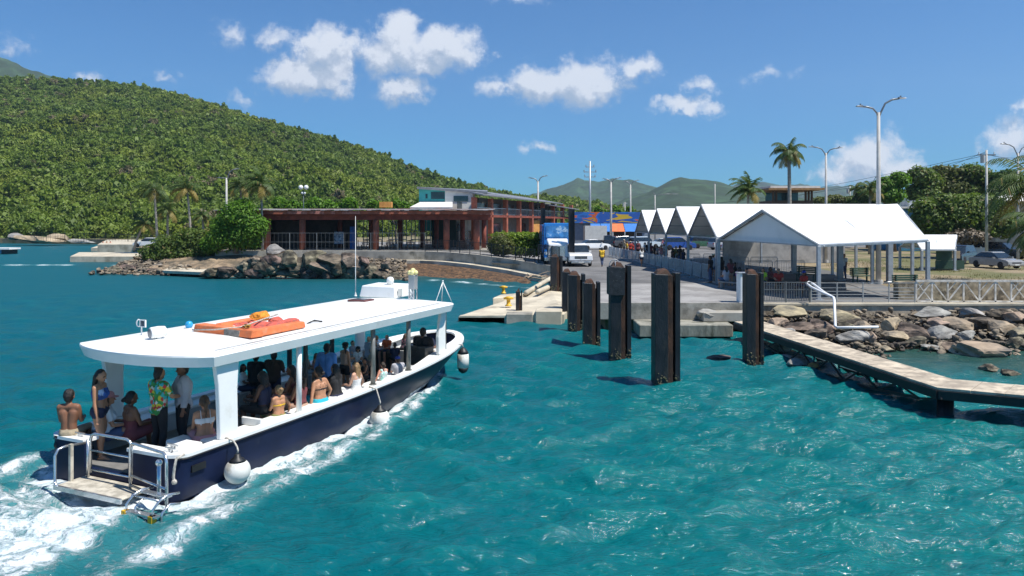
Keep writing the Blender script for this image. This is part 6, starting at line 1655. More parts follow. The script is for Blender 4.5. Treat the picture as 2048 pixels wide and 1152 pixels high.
# ---- crowd barriers
bar_m = mat('barrier_steel', (.36, .41, .46), .4, metal=.4, var=.15, scale=4)
def barrier(loc, rz_, label, group):
    t = thing('crowd_barrier', label, 'barrier', loc, rz_, group)
    MB().tube([(-1.05, 0, .12), (-1.05, 0, 1.0), (-.98, 0, 1.08), (.98, 0, 1.08), (1.05, 0, 1.0), (1.05, 0, .12)], .024, 7).tube([(-1.05, 0, .2), (1.05, 0, .2)], .022, 7).build('frame', bar_m, t, smooth=True)
    m = MB()
    for i in range(17): m.tube([(-.94 + i * .1175, 0, .2), (-.94 + i * .1175, 0, 1.08)], .011, 5)
    m.build('bars', bar_m, t)
    for x in (-.8, .8): MB().bar((x, -.3, .03), (x, .3, .03), .05, .05).bar((x, 0, .05), (x, 0, .2), .04).build('foot', bar_m, t)
    return t
bl = [Vector((11.0, 84, ZD)), Vector((11.6, 70, ZD)), Vector((12.1, 60, ZD)), Vector((12.55, 47.2, ZD))]
Lb = [0]
for a, b in zip(bl[:-1], bl[1:]): Lb.append(Lb[-1] + (b - a).length)
def along(s):
    for i in range(3):
        if s <= Lb[i + 1] or i == 2: return bl[i].lerp(bl[i + 1], (s - Lb[i]) / (Lb[i + 1] - Lb[i])), (bl[i + 1] - bl[i])
b0 = None; s = 1.1
while s < Lb[-1]:
    p, d = along(s); a = math.atan2(d.y, d.x)
    if b0 is None: b0 = barrier(p, a, 'grey steel crowd barrier in the long line beside the road', 'crowd barriers along the road')
    else: dup(b0, p, a + ra.uniform(-.04, .04))
    s += 2.2
for (x, y, a) in ((15.0, 52, .1), (17.3, 52.1, .05), (19.6, 52.2, 0), (15.2, 58, .05), (17.5, 58, 0), (15.2, 64, 0), (17.6, 64, 0), (19.8, 58.1, 0)):
    dup(b0, (x, y, ZD), a, label='grey steel crowd barrier standing among the queue under the tents', group='barriers under the tents')

# ---- benches
bgreen = mat('green_bench_paint', (.035, .075, .05), .55, var=.25, scale=5)
def bench_thing(px, py, rz_, label, w=1.5):
    c = G(px, py, ZD)
    t = thing('park_bench', label, 'bench', c, rz_)
    m = MB()
    for i in range(4): m.bx(-w / 2, -.2 + i * .11, .42, w / 2, -.11 + i * .11, .46)
    m.build('seat', bgreen, t)
    m = MB()
    for i in range(4): m.bx(-w / 2, .25, .52 + i * .11, w / 2, .29, .61 + i * .11)
    m.build('backrest', bgreen, t)
    for x in (-w / 2 + .2, w / 2 - .2): MB().bx(x - .03, -.18, 0, x + .03, -.12, .42).bx(x - .03, .16, 0, x + .03, .248, .95).build('leg', bgreen, t)
bench_thing(1725, 566, .35, 'green slatted bench on the grass under the lamp post'); bench_thing(1817, 585, .2, 'green slatted bench just behind the right railing', 1.6); bench_thing(1612, 562, -.8, 'blue green bench at the edge of the front tent')
# stout square posts standing under the tents
for k, (px, py) in enumerate(((1779, 566), (1588, 545), (1680, 562))):
    c = G(px, py, ZD); t = thing('concrete_post', ('square concrete post right of the tall lamp post base', 'grey square post at the back of the front tent', 'square post near the jeans clad man under the front tent')[k], 'post', c)
    MB().cbx((0, 0, 0), .5, .5, .12).cbx((0, 0, .12), .32, .32, 2.9).build('shaft', tent_steel, t, bevel=.02); MB().cbx((0, 0, 3.02), .4, .4, .06).build('cap', tent_steel, t)
# plain grey wall behind the tents
tag(MB().bx(20.0, 70, ZD - .02, 31.5, 70.3, ZD + 2.6).build('block_wall', mat('grey_render', (.40, .38, .35), .9, var=.15, scale=1, col2=(.28, .27, .25), mixs=1, world=True)), 'plain grey rendered wall behind the canopy tents', 'wall')
# ------------------------------------------------------------------ the red pavilion
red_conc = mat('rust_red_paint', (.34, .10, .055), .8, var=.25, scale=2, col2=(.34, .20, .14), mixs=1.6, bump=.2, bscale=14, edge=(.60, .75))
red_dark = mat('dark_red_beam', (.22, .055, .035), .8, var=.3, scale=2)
tin = mat('weathered_tin', (.34, .33, .32), .5, metal=.2, var=.2, scale=1.5, col2=(.36, .16, .11), mixs=.5, edge=(.45, .65), stretch=(1, .3, 1))
shade_in = mat('painted_interior_shade', (.06, .05, .045), .9, var=.4, scale=.6)  # near-black colour stands in for the shade indoors
PY = 81.0
pv = thing('pavilion', 'long low open pavilion with rust red columns and a flat tin roof', 'building', (-17, PY, 2.0))
X0, X1 = (432 - 1024) / F * 80, (985 - 1024) / F * 80
MB().bx(X0 + 1, PY - .8, 1.9, X1 + .3, PY + 13, 2.07).build('floor', concrete, pv, world=True)
m = MB()
N_ = 60
for i in range(N_):                                        # ribbed roof sheets, a few lifted or missing at the edge
    xa = X0 + (X1 - X0) * i / N_; xb = X0 + (X1 - X0) * (i + .96) / N_
    yf = PY - 1.7 + ra.choice((0, 0, 0, .15, .4, -.1)); dz = ra.uniform(-.03, .05)
    m.hexa([(xa, yf, 6.36 + dz), (xb, yf, 6.36 + dz), (xb, PY + 13.5, 6.75), (xa, PY + 13.5, 6.75)], [(xa, yf, 6.42 + dz), (xb, yf, 6.42 + dz), (xb, PY + 13.5, 6.82), (xa, PY + 13.5, 6.82)])
m.build('roof', tin, pv, world=True)
MB().bx(X0, PY - 1.25, 5.95, X1, PY - 1.05, 6.34).build('fascia', red_conc, pv, world=True)
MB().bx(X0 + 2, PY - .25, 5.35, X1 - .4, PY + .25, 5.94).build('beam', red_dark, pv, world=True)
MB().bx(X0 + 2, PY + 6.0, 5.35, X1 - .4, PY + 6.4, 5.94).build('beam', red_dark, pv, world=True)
m = MB()
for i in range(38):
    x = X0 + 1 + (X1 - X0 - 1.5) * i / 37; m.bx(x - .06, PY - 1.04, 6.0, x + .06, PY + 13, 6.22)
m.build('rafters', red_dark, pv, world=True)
for px in (535, 605, 752, 893, 953): 
    x = (px - 1024) / F * PY; MB().tube([(x, PY, 2.0), (x, PY, 5.35)], .34, 14).build('column', red_conc, pv, world=True, smooth=True)
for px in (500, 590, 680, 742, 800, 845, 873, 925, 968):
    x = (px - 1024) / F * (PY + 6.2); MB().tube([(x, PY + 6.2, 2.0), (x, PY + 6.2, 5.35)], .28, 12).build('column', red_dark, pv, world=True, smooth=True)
MB().bx(X0 + 1.6, PY + 10, 2.0, -19.5, PY + 10.3, 6.5).build('back_wall', shade_in, pv, world=True)
MB().bx(X0 + 1.5, PY + 1, 2.0, X0 + 1.8, PY + 10, 6.4).build('side_wall', mat('ochre_wall', (.55, .26, .06), .8, var=.2), pv, world=True)
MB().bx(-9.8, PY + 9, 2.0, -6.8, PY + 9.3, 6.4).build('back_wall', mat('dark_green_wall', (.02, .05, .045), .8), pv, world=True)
MB().bx(-27.5, PY + 5, 2.0, -24.5, PY + 5.3, 5.2).build('partition', shade_in, pv, world=True)
MB().bx(-24.2, PY + 7, 2.0, -18.5, PY + 7.3, 5.3).build('partition', shade_in, pv, world=True)
wf = mat('white_window_frame', (.62, .64, .64), .5)
for k, (xa, xb) in enumerate(((-18.6, -16.2), (-15.4, -13.2), (-12.6, -10.2), (-6.4, -4.2))):
    m = MB(); n = 5
    for i in range(n + 1): x = xa + (xb - xa) * i / n; m.bx(x - .05, PY + 11.5, 2.2, x + .05, PY + 11.6, 5.6)
    for z in (2.9, 4.0, 5.5): m.bx(xa, PY + 11.48, z, xb, PY + 11.62, z + .09)
    m.build('window_frame', wf, pv, world=True)
MB().bx(-18.4, PY + 3, 2.07, -17.8, PY + 3.2, 4.6).build('blue_curtain', mat('blue_tarp', (.03, .12, .34), .7, var=.3, scale=4), pv, world=True)
MB().bx(-20.3, PY + 3.5, 2.6, -19.2, PY + 3.6, 4.0).build('white_sheet', mat('hung_sheet', (.5, .53, .58), .8, var=.3, scale=5, col2=(.12, .14, .2), mixs=6), pv, world=True)
MB().bx(-15.6, PY + 6, 6.83, -14.2, PY + 7, 7.5).build('roof_vent', mat('ochre_wall', ()), pv, world=True)
m = MB()
for i in range(16):
    x = -26 + ra.uniform(0, 9); m.plate([(x, PY - 1.3, 6.0), (x + ra.uniform(.3, 1.2), PY - 1.3, 5.95), (x + ra.uniform(.3, .9), PY - 1.32, 6.3), (x, PY - 1.32, 6.3)], .02)
m.build('peeling_board', mat('pink_board', (.42, .17, .13), .8, var=.4, scale=4), pv, world=True)
# tables and chairs in the open part
wood = mat('cafe_wood', (.20, .09, .045), .6, var=.3, scale=6)
def cafe_set():
    t = thing('cafe_table', 'square wooden cafe table on the pavilion floor', 'table', (0, 0, 2.07), 0, 'cafe tables in the pavilion')
    MB().bx(-.45, -.45, .71, .45, .45, .75).build('table_top', wood, t)
    for x in (-.38, .38):
        for y in (-.38, .38): MB().bx(x - .03, y - .03, 0, x + .03, y + .03, .709).build('leg', wood, t)
    c = thing('cafe_chair', 'wooden slat back cafe chair on the pavilion floor', 'chair', (0, 0, 2.07), 0, 'cafe chairs in the pavilion')
    MB().bx(-.21, -.21, .44, .21, .21, .48).build('seat', wood, c)
    m = MB()
    for x in (-.2, -.1, 0, .1, .2): m.bx(x - .018, .18, .48, x + .018, .21, .95)
    m.bx(-.22, .178, .95, .22, .212, 1.02); m.build('backrest', wood, c)
    for x in (-.18, .18):
        for y in (-.18, .18): MB().bx(x - .02, y - .02, 0, x + .02, y + .02, .439).build('leg', wood, c)
    return t, c
t0, c0 = cafe_set(); first = True
for (x, y) in ((-13.6, 1.6), (-11.4, 2.2), (-9.4, 1.4), (-8.0, 3.0), (-5.6, 1.6), (-4.4, 3.2), (-16.4, 2.4)):
    if first: t0.location = (x, PY + y, 2.07)
    else: dup(t0, (x, PY + y, 2.07), ra.uniform(-.2, .2))
    for (dx, dy, a) in ((-.75, 0, math.pi / 2), (.75, 0, -math.pi / 2), (0, -.75, math.pi), (0, .75, 0)):
        if first: c0.location = (x + dx, PY + y + dy, 2.07); c0.rotation_euler.z = a; first = False
        else: dup(c0, (x + dx, PY + y + dy, 2.07), a + ra.uniform(-.2, .2))

# ------------------------------------------------------------------ the two-storey building behind it
teal = mat('teal_paint', (.06, .42, .40), .6, var=.08); cream = mat('white_render', (.66, .65, .60), .7, var=.08)
glass = mat('dark_window', (.03, .045, .055), .12, var=.4, scale=.8, spec=.8)
grey_roof = mat('grey_sheet_roof', (.25, .25, .26), .45, metal=.3, var=.15, scale=.6, stretch=(6, .4, 1))
tb = thing('terminal_building', 'two storey building with a teal corner block and a long balcony wing', 'building', (-5, 96, 1.9))
q = lambda px, d: (px - 1024) / F * d
zz = lambda py, d: H - (py - HZ) / F * d
MB().bx(q(838, 95), 95, 4, q(890, 95), 101, zz(377, 95)).build('wall', teal, tb, world=True)
MB().bx(q(890.5, 95), 94.7, 4, q(945, 94.7), 101, zz(382, 95)).build('wall', cream, tb, world=True)
w_ = MB().bx(q(862, 94.9), 94.93, zz(398, 95), q(889, 94.9), 94.99, zz(384, 95)).build('window', glass, tb, world=True)
MB().bx(q(851, 94.9), 94.93, zz(397, 95), q(855, 94.9), 94.99, zz(388, 95)).build('window', glass, tb, world=True)
w_ = MB().bx(q(907, 94.6), 94.63, zz(403, 95), q(936, 94.6), 94.69, zz(392, 95)).build('window', glass, tb, world=True)
MB().plate([(q(834, 94.4), 94.4, zz(373.5, 94.4)), (q(975, 94.4), 94.4, zz(383, 94.4)), (q(975, 104), 104, 9.6), (q(834, 104), 104, 10.1)], .28).build('roof', grey_roof, tb, world=True)
MB().plate([(q(820, 90), 90, zz(414, 90)), (q(905, 90), 90, zz(414, 90)), (q(905, 94.6), 94.6, zz(404, 94.6)), (q(840, 94.6), 94.6, zz(404, 94.6))], .2).build('lower_roof', cream, tb, world=True)
# long wing: from (945 px, 90 m) to (1145 px, 132 m)
WA, WB = Vector((q(948, 92), 92, 0)), Vector((q(1142, 132), 132, 0)); wd = (WB - WA).normalized(); wn = Vector((-wd.y, wd.x, 0))
L_ = (WB - WA).length
def wp(s, o, z): p = WA + wd * s + wn * o; return (p.x, p.y, z)
def wbox(m, s0, s1, o0, o1, z0, z1): m.hexa([wp(s0, o0, z0), wp(s1, o0, z0), wp(s1, o1, z0), wp(s0, o1, z0)], [wp(s0, o0, z1), wp(s1, o0, z1), wp(s1, o1, z1), wp(s0, o1, z1)]); return m
wbox(MB(), 7.5, L_, 2.6, 6, 1.9, 8.4).build('wall', mat('dark_grey_wall', (.16, .15, .14), .8, var=.2), tb, world=True)  # plain dark grey wall colour with slight variation
wbox(MB(), -.3, L_ + .5, -.3, 2.59, 5.75, 6.05).build('balcony_slab', red_dark, tb, world=True)
MB().plate([wp(9, -1.4, 8.48), wp(L_ * .78, -1.4, 8.25), wp(L_ * .78, 6, 9.5), wp(9, 6, 9.8)], .16).build('roof', grey_roof, tb, world=True)
MB().plate([wp(-.5, -1.4, 8.55), wp(8.98, -1.4, 8.48), wp(8.98, 1.2, 8.9), wp(-.5, .4, 8.9)], .16).build('roof', grey_roof, tb, world=True)
MB().plate([wp(L_ * .62, -1.2, 7.95), wp(L_ + 1, -1.2, 7.5), wp(L_ + 1, 6, 8.3), wp(L_ * .62, 6, 8.7)], .16).build('roof', grey_roof, tb, world=True)
for i in range(9):
    s = i * L_ / 8; wbox(MB(), s - .28, s + .28, -.3, .26, 1.9, 8.2).build('column', red_conc, tb, world=True)
    if i < 8:
        wbox(MB(), s + .6, s + L_ / 8 - .6, 2.52, 2.59, 6.3, 7.7).build('window', glass, tb, world=True)
        rl = MB(); a, b = Vector(wp(s + .3, -.2, 6.95)), Vector(wp(s + L_ / 8 - .3, -.2, 6.95)); rl.bar(a, b, .06); 
        for k in range(12): p = a.lerp(b, k / 11); rl.bar(p - Vector((0, 0, .85)), p, .035)
        rl.build('balustrade', cream, tb, world=True)
        if i % 2 == 0: wbox(MB(), s + .8, s + L_ / 8 - .8, 2.5, 2.59, 2.1, 4.9).build('opening', glass, tb, world=True)
        if i == 4: wbox(MB(), s + .8, s + L_ / 8 - .8, .2, .3, 3.4, 5.4).build('ochre_panel', mat('ochre_wall', ()), tb, world=True)
        wbox(MB(), s + .3, s + L_ / 8 - .3, 2.45, 2.5, 6.1, 6.3).build('sill', cream, tb, world=True)

# ------------------------------------------------------------------ market building with painted awnings
mk = thing('market_building', 'low market building with blue and orange painted fascia and awnings', 'building', (q(1217, 128), 128, ZD))
def mural():
    m = bpy.data.materials.new('painted_fascia'); m.use_nodes = True; t = m.node_tree; t.nodes.clear(); N = NT(t)
    pos = N.n('ShaderNodeNewGeometry').outputs['Position']
    v = N.vmath('MULTIPLY', pos, (.16, .02, .5)); n = N.noise(v, 1.3, 2, .4, 1.2)
    c = N.ramp(n, [(.0, (.62, .42, .03)), (.38, (.02, .10, .36)), (.50, (.02, .16, .5)), (.57, (.62, .12, .03)), (.63, (.60, .28, .02)), (.68, (.03, .12, .42))], 'CONSTANT')
    b = N.n('ShaderNodeBsdfPrincipled', i_Roughness=.6); N.l(c, b.inputs['Base Color']); o = N.n('ShaderNodeOutputMaterial'); N.l(b.outputs[0], o.inputs[0]); return m
mu = mural()
bx0, bx1 = q(1150, 128), q(1300, 128)
MB().bx(bx0, 128, ZD, bx1, 136, 6.6).build('wall', mat('blue_grey_wall', (.22, .27, .34), .8, var=.1), mk, world=True)
MB().bx(bx0 - .3, 127.3, zz(446, 127), bx1, 127.6, zz(424, 127)).build('fascia', mu, mk, world=True)
MB().bx(bx0 - .2, 127.61, 6.62, bx1, 136, 6.75).build('roof', grey_roof, mk, world=True)
aw = mat('blue_awning', (.03, .17, .50), .7, var=.12); ao = mat('orange_awning', (.66, .16, .05), .7, var=.15)
for k, (a, b, mm) in enumerate(((1182, 1202, aw), (1203, 1222, aw), (1223, 1248, ao), (1249, 1284, aw))):
    xa, xb = q(a, 126), q(b, 126)
    MB().plate([(xa, 125.0, zz(463, 125)), (xb, 125.0, zz(463, 125)), (xb, 127.2, zz(447, 127)), (xa, 127.2, zz(447, 127))], .06).build('awning', mm, mk, world=True)
MB().bx(q(1182, 127.9), 127.9, ZD, q(1284, 127.9), 127.98, 3.9).build('shop_shade_sheet', shade_in, mk, world=True)  # dark sheet painted as the shaded shop interior under the awnings
for px in (1186, 1205, 1226, 1250, 1272): x = q(px, 125); MB().cbx((x, 125.1, ZD), .15, .15, zz(463, 125) - ZD - .02).build('post', wf, mk, world=True)
m = MB().bx(q(1150, 120), 119, ZD + .2, q(1180, 120), 121, zz(462, 120))
tag(MB().bx(q(1170, 118), 118, ZD + .9, q(1214, 118), 121, ZD + 3.3).build('delivery_van_box', cream), 'long white covered stall beside the market awnings', 'stall')

# ------------------------------------------------------------------ lookout pavilion and other roofs behind the tents
lk = thing('lookout', 'raised brown lookout room with a flat overhanging roof behind the tents', 'building', (q(1585, 92), 92, ZD))
x0, x1 = q(1545, 92), q(1626, 92)
MB().bx(x0 - 1.0, 90.5, zz(381, 92), x1 + .9, 98, zz(377, 92)).build('roof', mat('rusty_edge', (.30, .16, .06), .7, var=.3), lk, world=True)
MB().bx(x0 - .6, 91, zz(377, 92) + .01, x1 + .5, 97.5, zz(372.5, 92)).build('roof_top', cream, lk, world=True)
MB().bx(x0, 92, zz(420, 92), x1, 97, zz(401, 92)).build('wall', mat('brown_wall', (.10, .06, .04), .8), lk, world=True)
MB().bx(x0 + .5, 96, zz(401, 92) + .01, x1 - .3, 96.1, zz(382, 92)).build('window', glass, lk, world=True)
for px in (1547, 1553, 1612, 1618, 1624): x = q(px, 92); MB().cbx((x, 92.1, zz(401, 92) + .005), .22, .22, zz(381.5, 92) - zz(401, 92)).build('post', mat('brown_wall', ()), lk, world=True)
for x in (x0 + .4, x1 - .4): MB().cbx((x, 94, ZD), .5, .5, zz(420, 92) - ZD).build('leg', mat('brown_wall', ()), lk, world=True)
bb = thing('blue_building', 'low blue building with a white roof edge behind the bushy tree', 'building', (q(1830, 100), 100, ZD))
MB().bx(q(1800, 100), 100, ZD, q(1900, 100), 108, zz(417, 100)).build('wall', mat('blue_wall', (.05, .20, .32), .7), bb, world=True)
MB().bx(q(1785, 100), 99.5, zz(417, 100) + .01, q(1905, 100), 108.5, zz(413, 100)).build('roof_edge', cream, bb, world=True)
MB().bx(q(1817, 101), 101, zz(412.9, 100), q(1833, 101), 103, zz(402, 100)).build('air_unit', mat('grey_unit', (.4, .43, .46), .6), bb, world=True)
MB().bx(q(1834, 101), 101, zz(412.9, 100), q(1868, 101), 104, zz(400, 100)).build('parapet', cream, bb, world=True)
wr = thing('white_roofed_house', 'house with a pale hipped roof at the right edge', 'house', (q(2040, 85), 85, ZD))
MB().bx(q(1990, 85), 85, ZD, q(2120, 85), 93, zz(400, 85)).build('wall', mat('tan_render', (.36, .33, .28), .8), wr, world=True)
a = [(q(1962, 83), 83, zz(402, 83)), (q(2140, 83), 83, zz(402, 83)), (q(2140, 95), 95, zz(404, 83)), (q(1980, 95), 95, zz(404, 83))]
ap_ = [(q(2030, 89), 89, zz(384, 88)), (q(2110, 89), 89, zz(384, 88))]
m = MB(); m.add(a + ap_, [(0, 1, 5, 4), (1, 2, 5), (2, 3, 4, 5), (3, 0, 4), (3, 2, 1, 0)]); m.build('roof', cream, wr, world=True)
# ------------------------------------------------------------------ lamp posts, poles, wires
pole_m = mat('concrete_pole', (.46, .44, .41), .7, var=.12, scale=2)
arm_m = mat('lamp_arm_grey', (.20, .21, .22), .4, metal=.4, var=.1)
def lamp_post(px, py_top, d, w_px, label, aL=44, aR=54, up=(0.0, -16), yaw=0.0):
    zt_ = zz(py_top, d); x = q(px, d)
    t = thing('lamp_post', label, 'lamp post', (x, d, ZD)); h = zt_ - ZD; r = w_px / F * d / 2
    MB().tube([(0, 0, 0), (0, 0, h * .5), (0, 0, h)], [r * 1.2, r, r * .72], 12).build('pole', pole_m, t, smooth=True)
    MB().tube([(0, 0, 0), (0, 0, .25)], r * 1.9, 12).build('base', pole_m, t)
    for sg, a, u in ((-1, aL, up[0]), (1, aR, up[1])):
        L = a / F * d; rise = (12 - u) / F * d
        ar = MB().tube([(0, 0, h - .35), (sg * L * .08, 0, h - .02), (sg * L * .25, 0, h + rise * .65), (sg * L * .5, 0, h + rise * .92), (sg * L * .75, 0, h + rise)], r * .45, 7).build('arm', arm_m, t, smooth=True)
        MB().hexa([(sg * L * .74, -.13, h + rise - .03), (sg * L, -.13, h + rise + .0), (sg * L, .13, h + rise + .0), (sg * L * .74, .13, h + rise - .03)][::sg], [(sg * L * .74, -.10, h + rise + .09), (sg * L, -.08, h + rise + .05), (sg * L, .08, h + rise + .05), (sg * L * .74, .10, h + rise + .09)][::sg]).build('lamp_head', arm_m, ar)
        MB().tube([(sg * L * .82, 0, h + rise + .09), (sg * L * .82, 0, h + rise + .17)], .05, 6).build('sensor', arm_m, ar)
    return t
lamp_post(1757, 225, 45.5, 8.5, 'tallest twin armed lamp post, rising behind the front tent')
lamp_post(1652, 306, 70, 5, 'twin armed lamp post right of the royal palm', 34, 33, (0, 2))
lamp_post(1222, 364, 120, 4.4, 'pale twin armed lamp post at the end of the barriers', 18, 22, (6, 4))
lamp_post(1076, 362, 118, 4.2, 'white twin armed lamp post by the balcony wing', 20, 20, (6, 2))
lamp_post(1261, 369, 132, 3.6, 'twin armed lamp post in front of the orange awning', 14, 18, (6, 4))
lamp_post(1310, 390, 150, 2.6, 'slim lamp post above the farthest white tent', 4, 46, (8, 10)); lamp_post(1430, 368, 140, 2.4, 'thin lamp pole against the far green mountain', 3, 3, (10, 10))
lamp_post(453, 356, 96, 4.6, 'concrete lamp post beside the green tree on the left', 18, 26, (12, -6))
# globe lamp
gx = thing('globe_lamp', 'black post with a cluster of white globes above the pavilion roof', 'lamp post', (q(607, 97), 97, 2.0))
hz_ = zz(380, 97) - 2.0
MB().tube([(0, 0, 0), (0, 0, hz_)], .07, 8).build('post', mat('dark_green_post', (.02, .05, .045), .5), gx, smooth=True)
for (dx, dz) in ((-.35, .0), (.35, 0), (-.15, -.4), (.15, -.4)): MB().ball((dx, 0, hz_ + dz + (.35 if dz == 0 else 0)), .30 if dz == 0 else .16, 14).build('globe', white_paint, gx, smooth=True)
# transmission pole
tp_ = thing('transmission_pole', 'tall silver transmission pole with cross arms against the sky', 'pole', (q(1180, 170), 170, ZD))
hp = zz(322, 170) - ZD
MB().tube([(0, 0, 0), (0, 0, hp)], [.34, .17], 10).build('pole', galv, tp_, smooth=True)
for k, (py, w_) in enumerate(((334, 1.0), (344, 1.5), (354, 1.3))):
    z = zz(py, 170) - ZD; a_ = MB().bar((-w_, 0, z), (w_, 0, z), .18).build('cross_arm', galv, tp_)
    for sx in (-1, 1): MB().tube([(sx * w_ * .9, 0, z + .09), (sx * w_ * .9, 0, z + .5)], .12, 6).build('insulator', galv, a_)
def utility(px, py_top, d, label, w_=.9):
    t = thing('utility_pole', label, 'pole', (q(px, d), d, ZD)); h = zz(py_top, d) - ZD
    MB().tube([(0, 0, 0), (0, 0, h)], [.16, .10], 8).build('pole', pole_m, t, smooth=True)
    a_ = MB().bar((-w_, 0, h - .5), (w_, 0, h - .5), .12).build('cross_arm', arm_m, t)
    for sx in (-.85, 0, .85): MB().tube([(sx * w_, 0, h - .44), (sx * w_, 0, h - .2)], .06, 6).build('insulator', white_paint, a_)
    MB().tube([(-.4, 0, h - 1.3), (-.4, 0, h - .55)], .2, 8).build('transformer', pole_m, t)
    return t
utility(1973, 300, 75, 'tall utility pole with a cross arm behind the bushy tree'); utility(1700, 372, 130, 'distant utility pole right of the lookout', .6); utility(1902, 405, 90, 'short pole behind the bushy tree', .5)
utility(1250, 404, 200, 'far thin utility pole right of the orange awning lamp', .5)
lamp_post(2036, 306, 62, 4.5, 'lamp post beside the palm at the right edge', 34, 30, (-6, -2))
wire = mat('wire_black', (.03, .03, .032), .6)
for k, (a, b, sag_) in enumerate((((1973, 306, 75), (1300, 418, 190), 1.2), ((1978, 309, 75), (1302, 424, 190), 1.5), ((1973, 308, 75), (2120, 296, 60), .6), ((1250, 410, 200), (1700, 376, 130), 1.0), ((1700, 380, 130), (1973, 303, 75), .8))):
    A_, B_ = P(*a), P(*b); pts = [A_.lerp(B_, i / 14) - Vector((0, 0, sag_ * 4 * (i / 14) * (1 - i / 14))) for i in range(15)]
    tag(MB().tube(pts, .02, 4).build('power_line', wire), ('upper power line running left from the utility pole', 'lower power line running left from the utility pole', 'power line running off the right edge', 'far power line above the tents', 'power line between the two right utility poles')[k], 'wire')

# ------------------------------------------------------------------ vehicles (local: x across, y forward, z up; origin on the ground)
tyre_m = mat('tyre', (.016, .016, .017), .8); rim_m = mat('alloy_rim', (.45, .46, .47), .3, metal=.7)
chrome = mat('chrome_trim', (.55, .56, .57), .2, metal=.8); lampg = mat('headlamp_glass', (.6, .62, .64), .15); redl = mat('tail_lamp', (.35, .015, .012), .3)
cglass = mat('car_glass', (.02, .028, .034), .08, var=.3, spec=.9); plate_m = mat('number_plate', (.6, .6, .55), .5)
def paint(n, c): return mat('car_paint_' + n, c, .25, var=.04, coat=.6)
def wheel(t, x, y, r, w=.22):
    o = MB().lathe([(r * .62, -w / 2), (r * .95, -w / 2), (r, -w * .3), (r, w * .3), (r * .95, w / 2), (r * .62, w / 2)], (x, y, r), 18, (1, 0, 0)).build('wheel', tyre_m, t, smooth=True)
    MB().lathe([(r * .62, -w * .42), (r * .62, w * .42)], (x, y, r), 14, (1, 0, 0)).build('rim', rim_m, o)
def loft_body(t, prof, w, tuck, m_, name='body'):
    """prof: list of (y, z) going round the side outline; bodywork w wide, pulled in by tuck towards its top"""
    zmax = max(z for y, z in prof); zmin = min(z for y, z in prof); k = len(prof)
    vs = []
    for sg in (-1, 1):
        for y, z in prof: vs.append((sg * (w / 2 - tuck * ((z - zmin) / (zmax - zmin)) ** 2), y, z))
    fs = [tuple(range(k)), tuple(range(2 * k - 1, k - 1, -1))] + [((i + 1) % k, i, k + i, k + (i + 1) % k) for i in range(k)]
    return MB().add(vs, fs).build(name, m_, t, bevel=.045, seg=2)
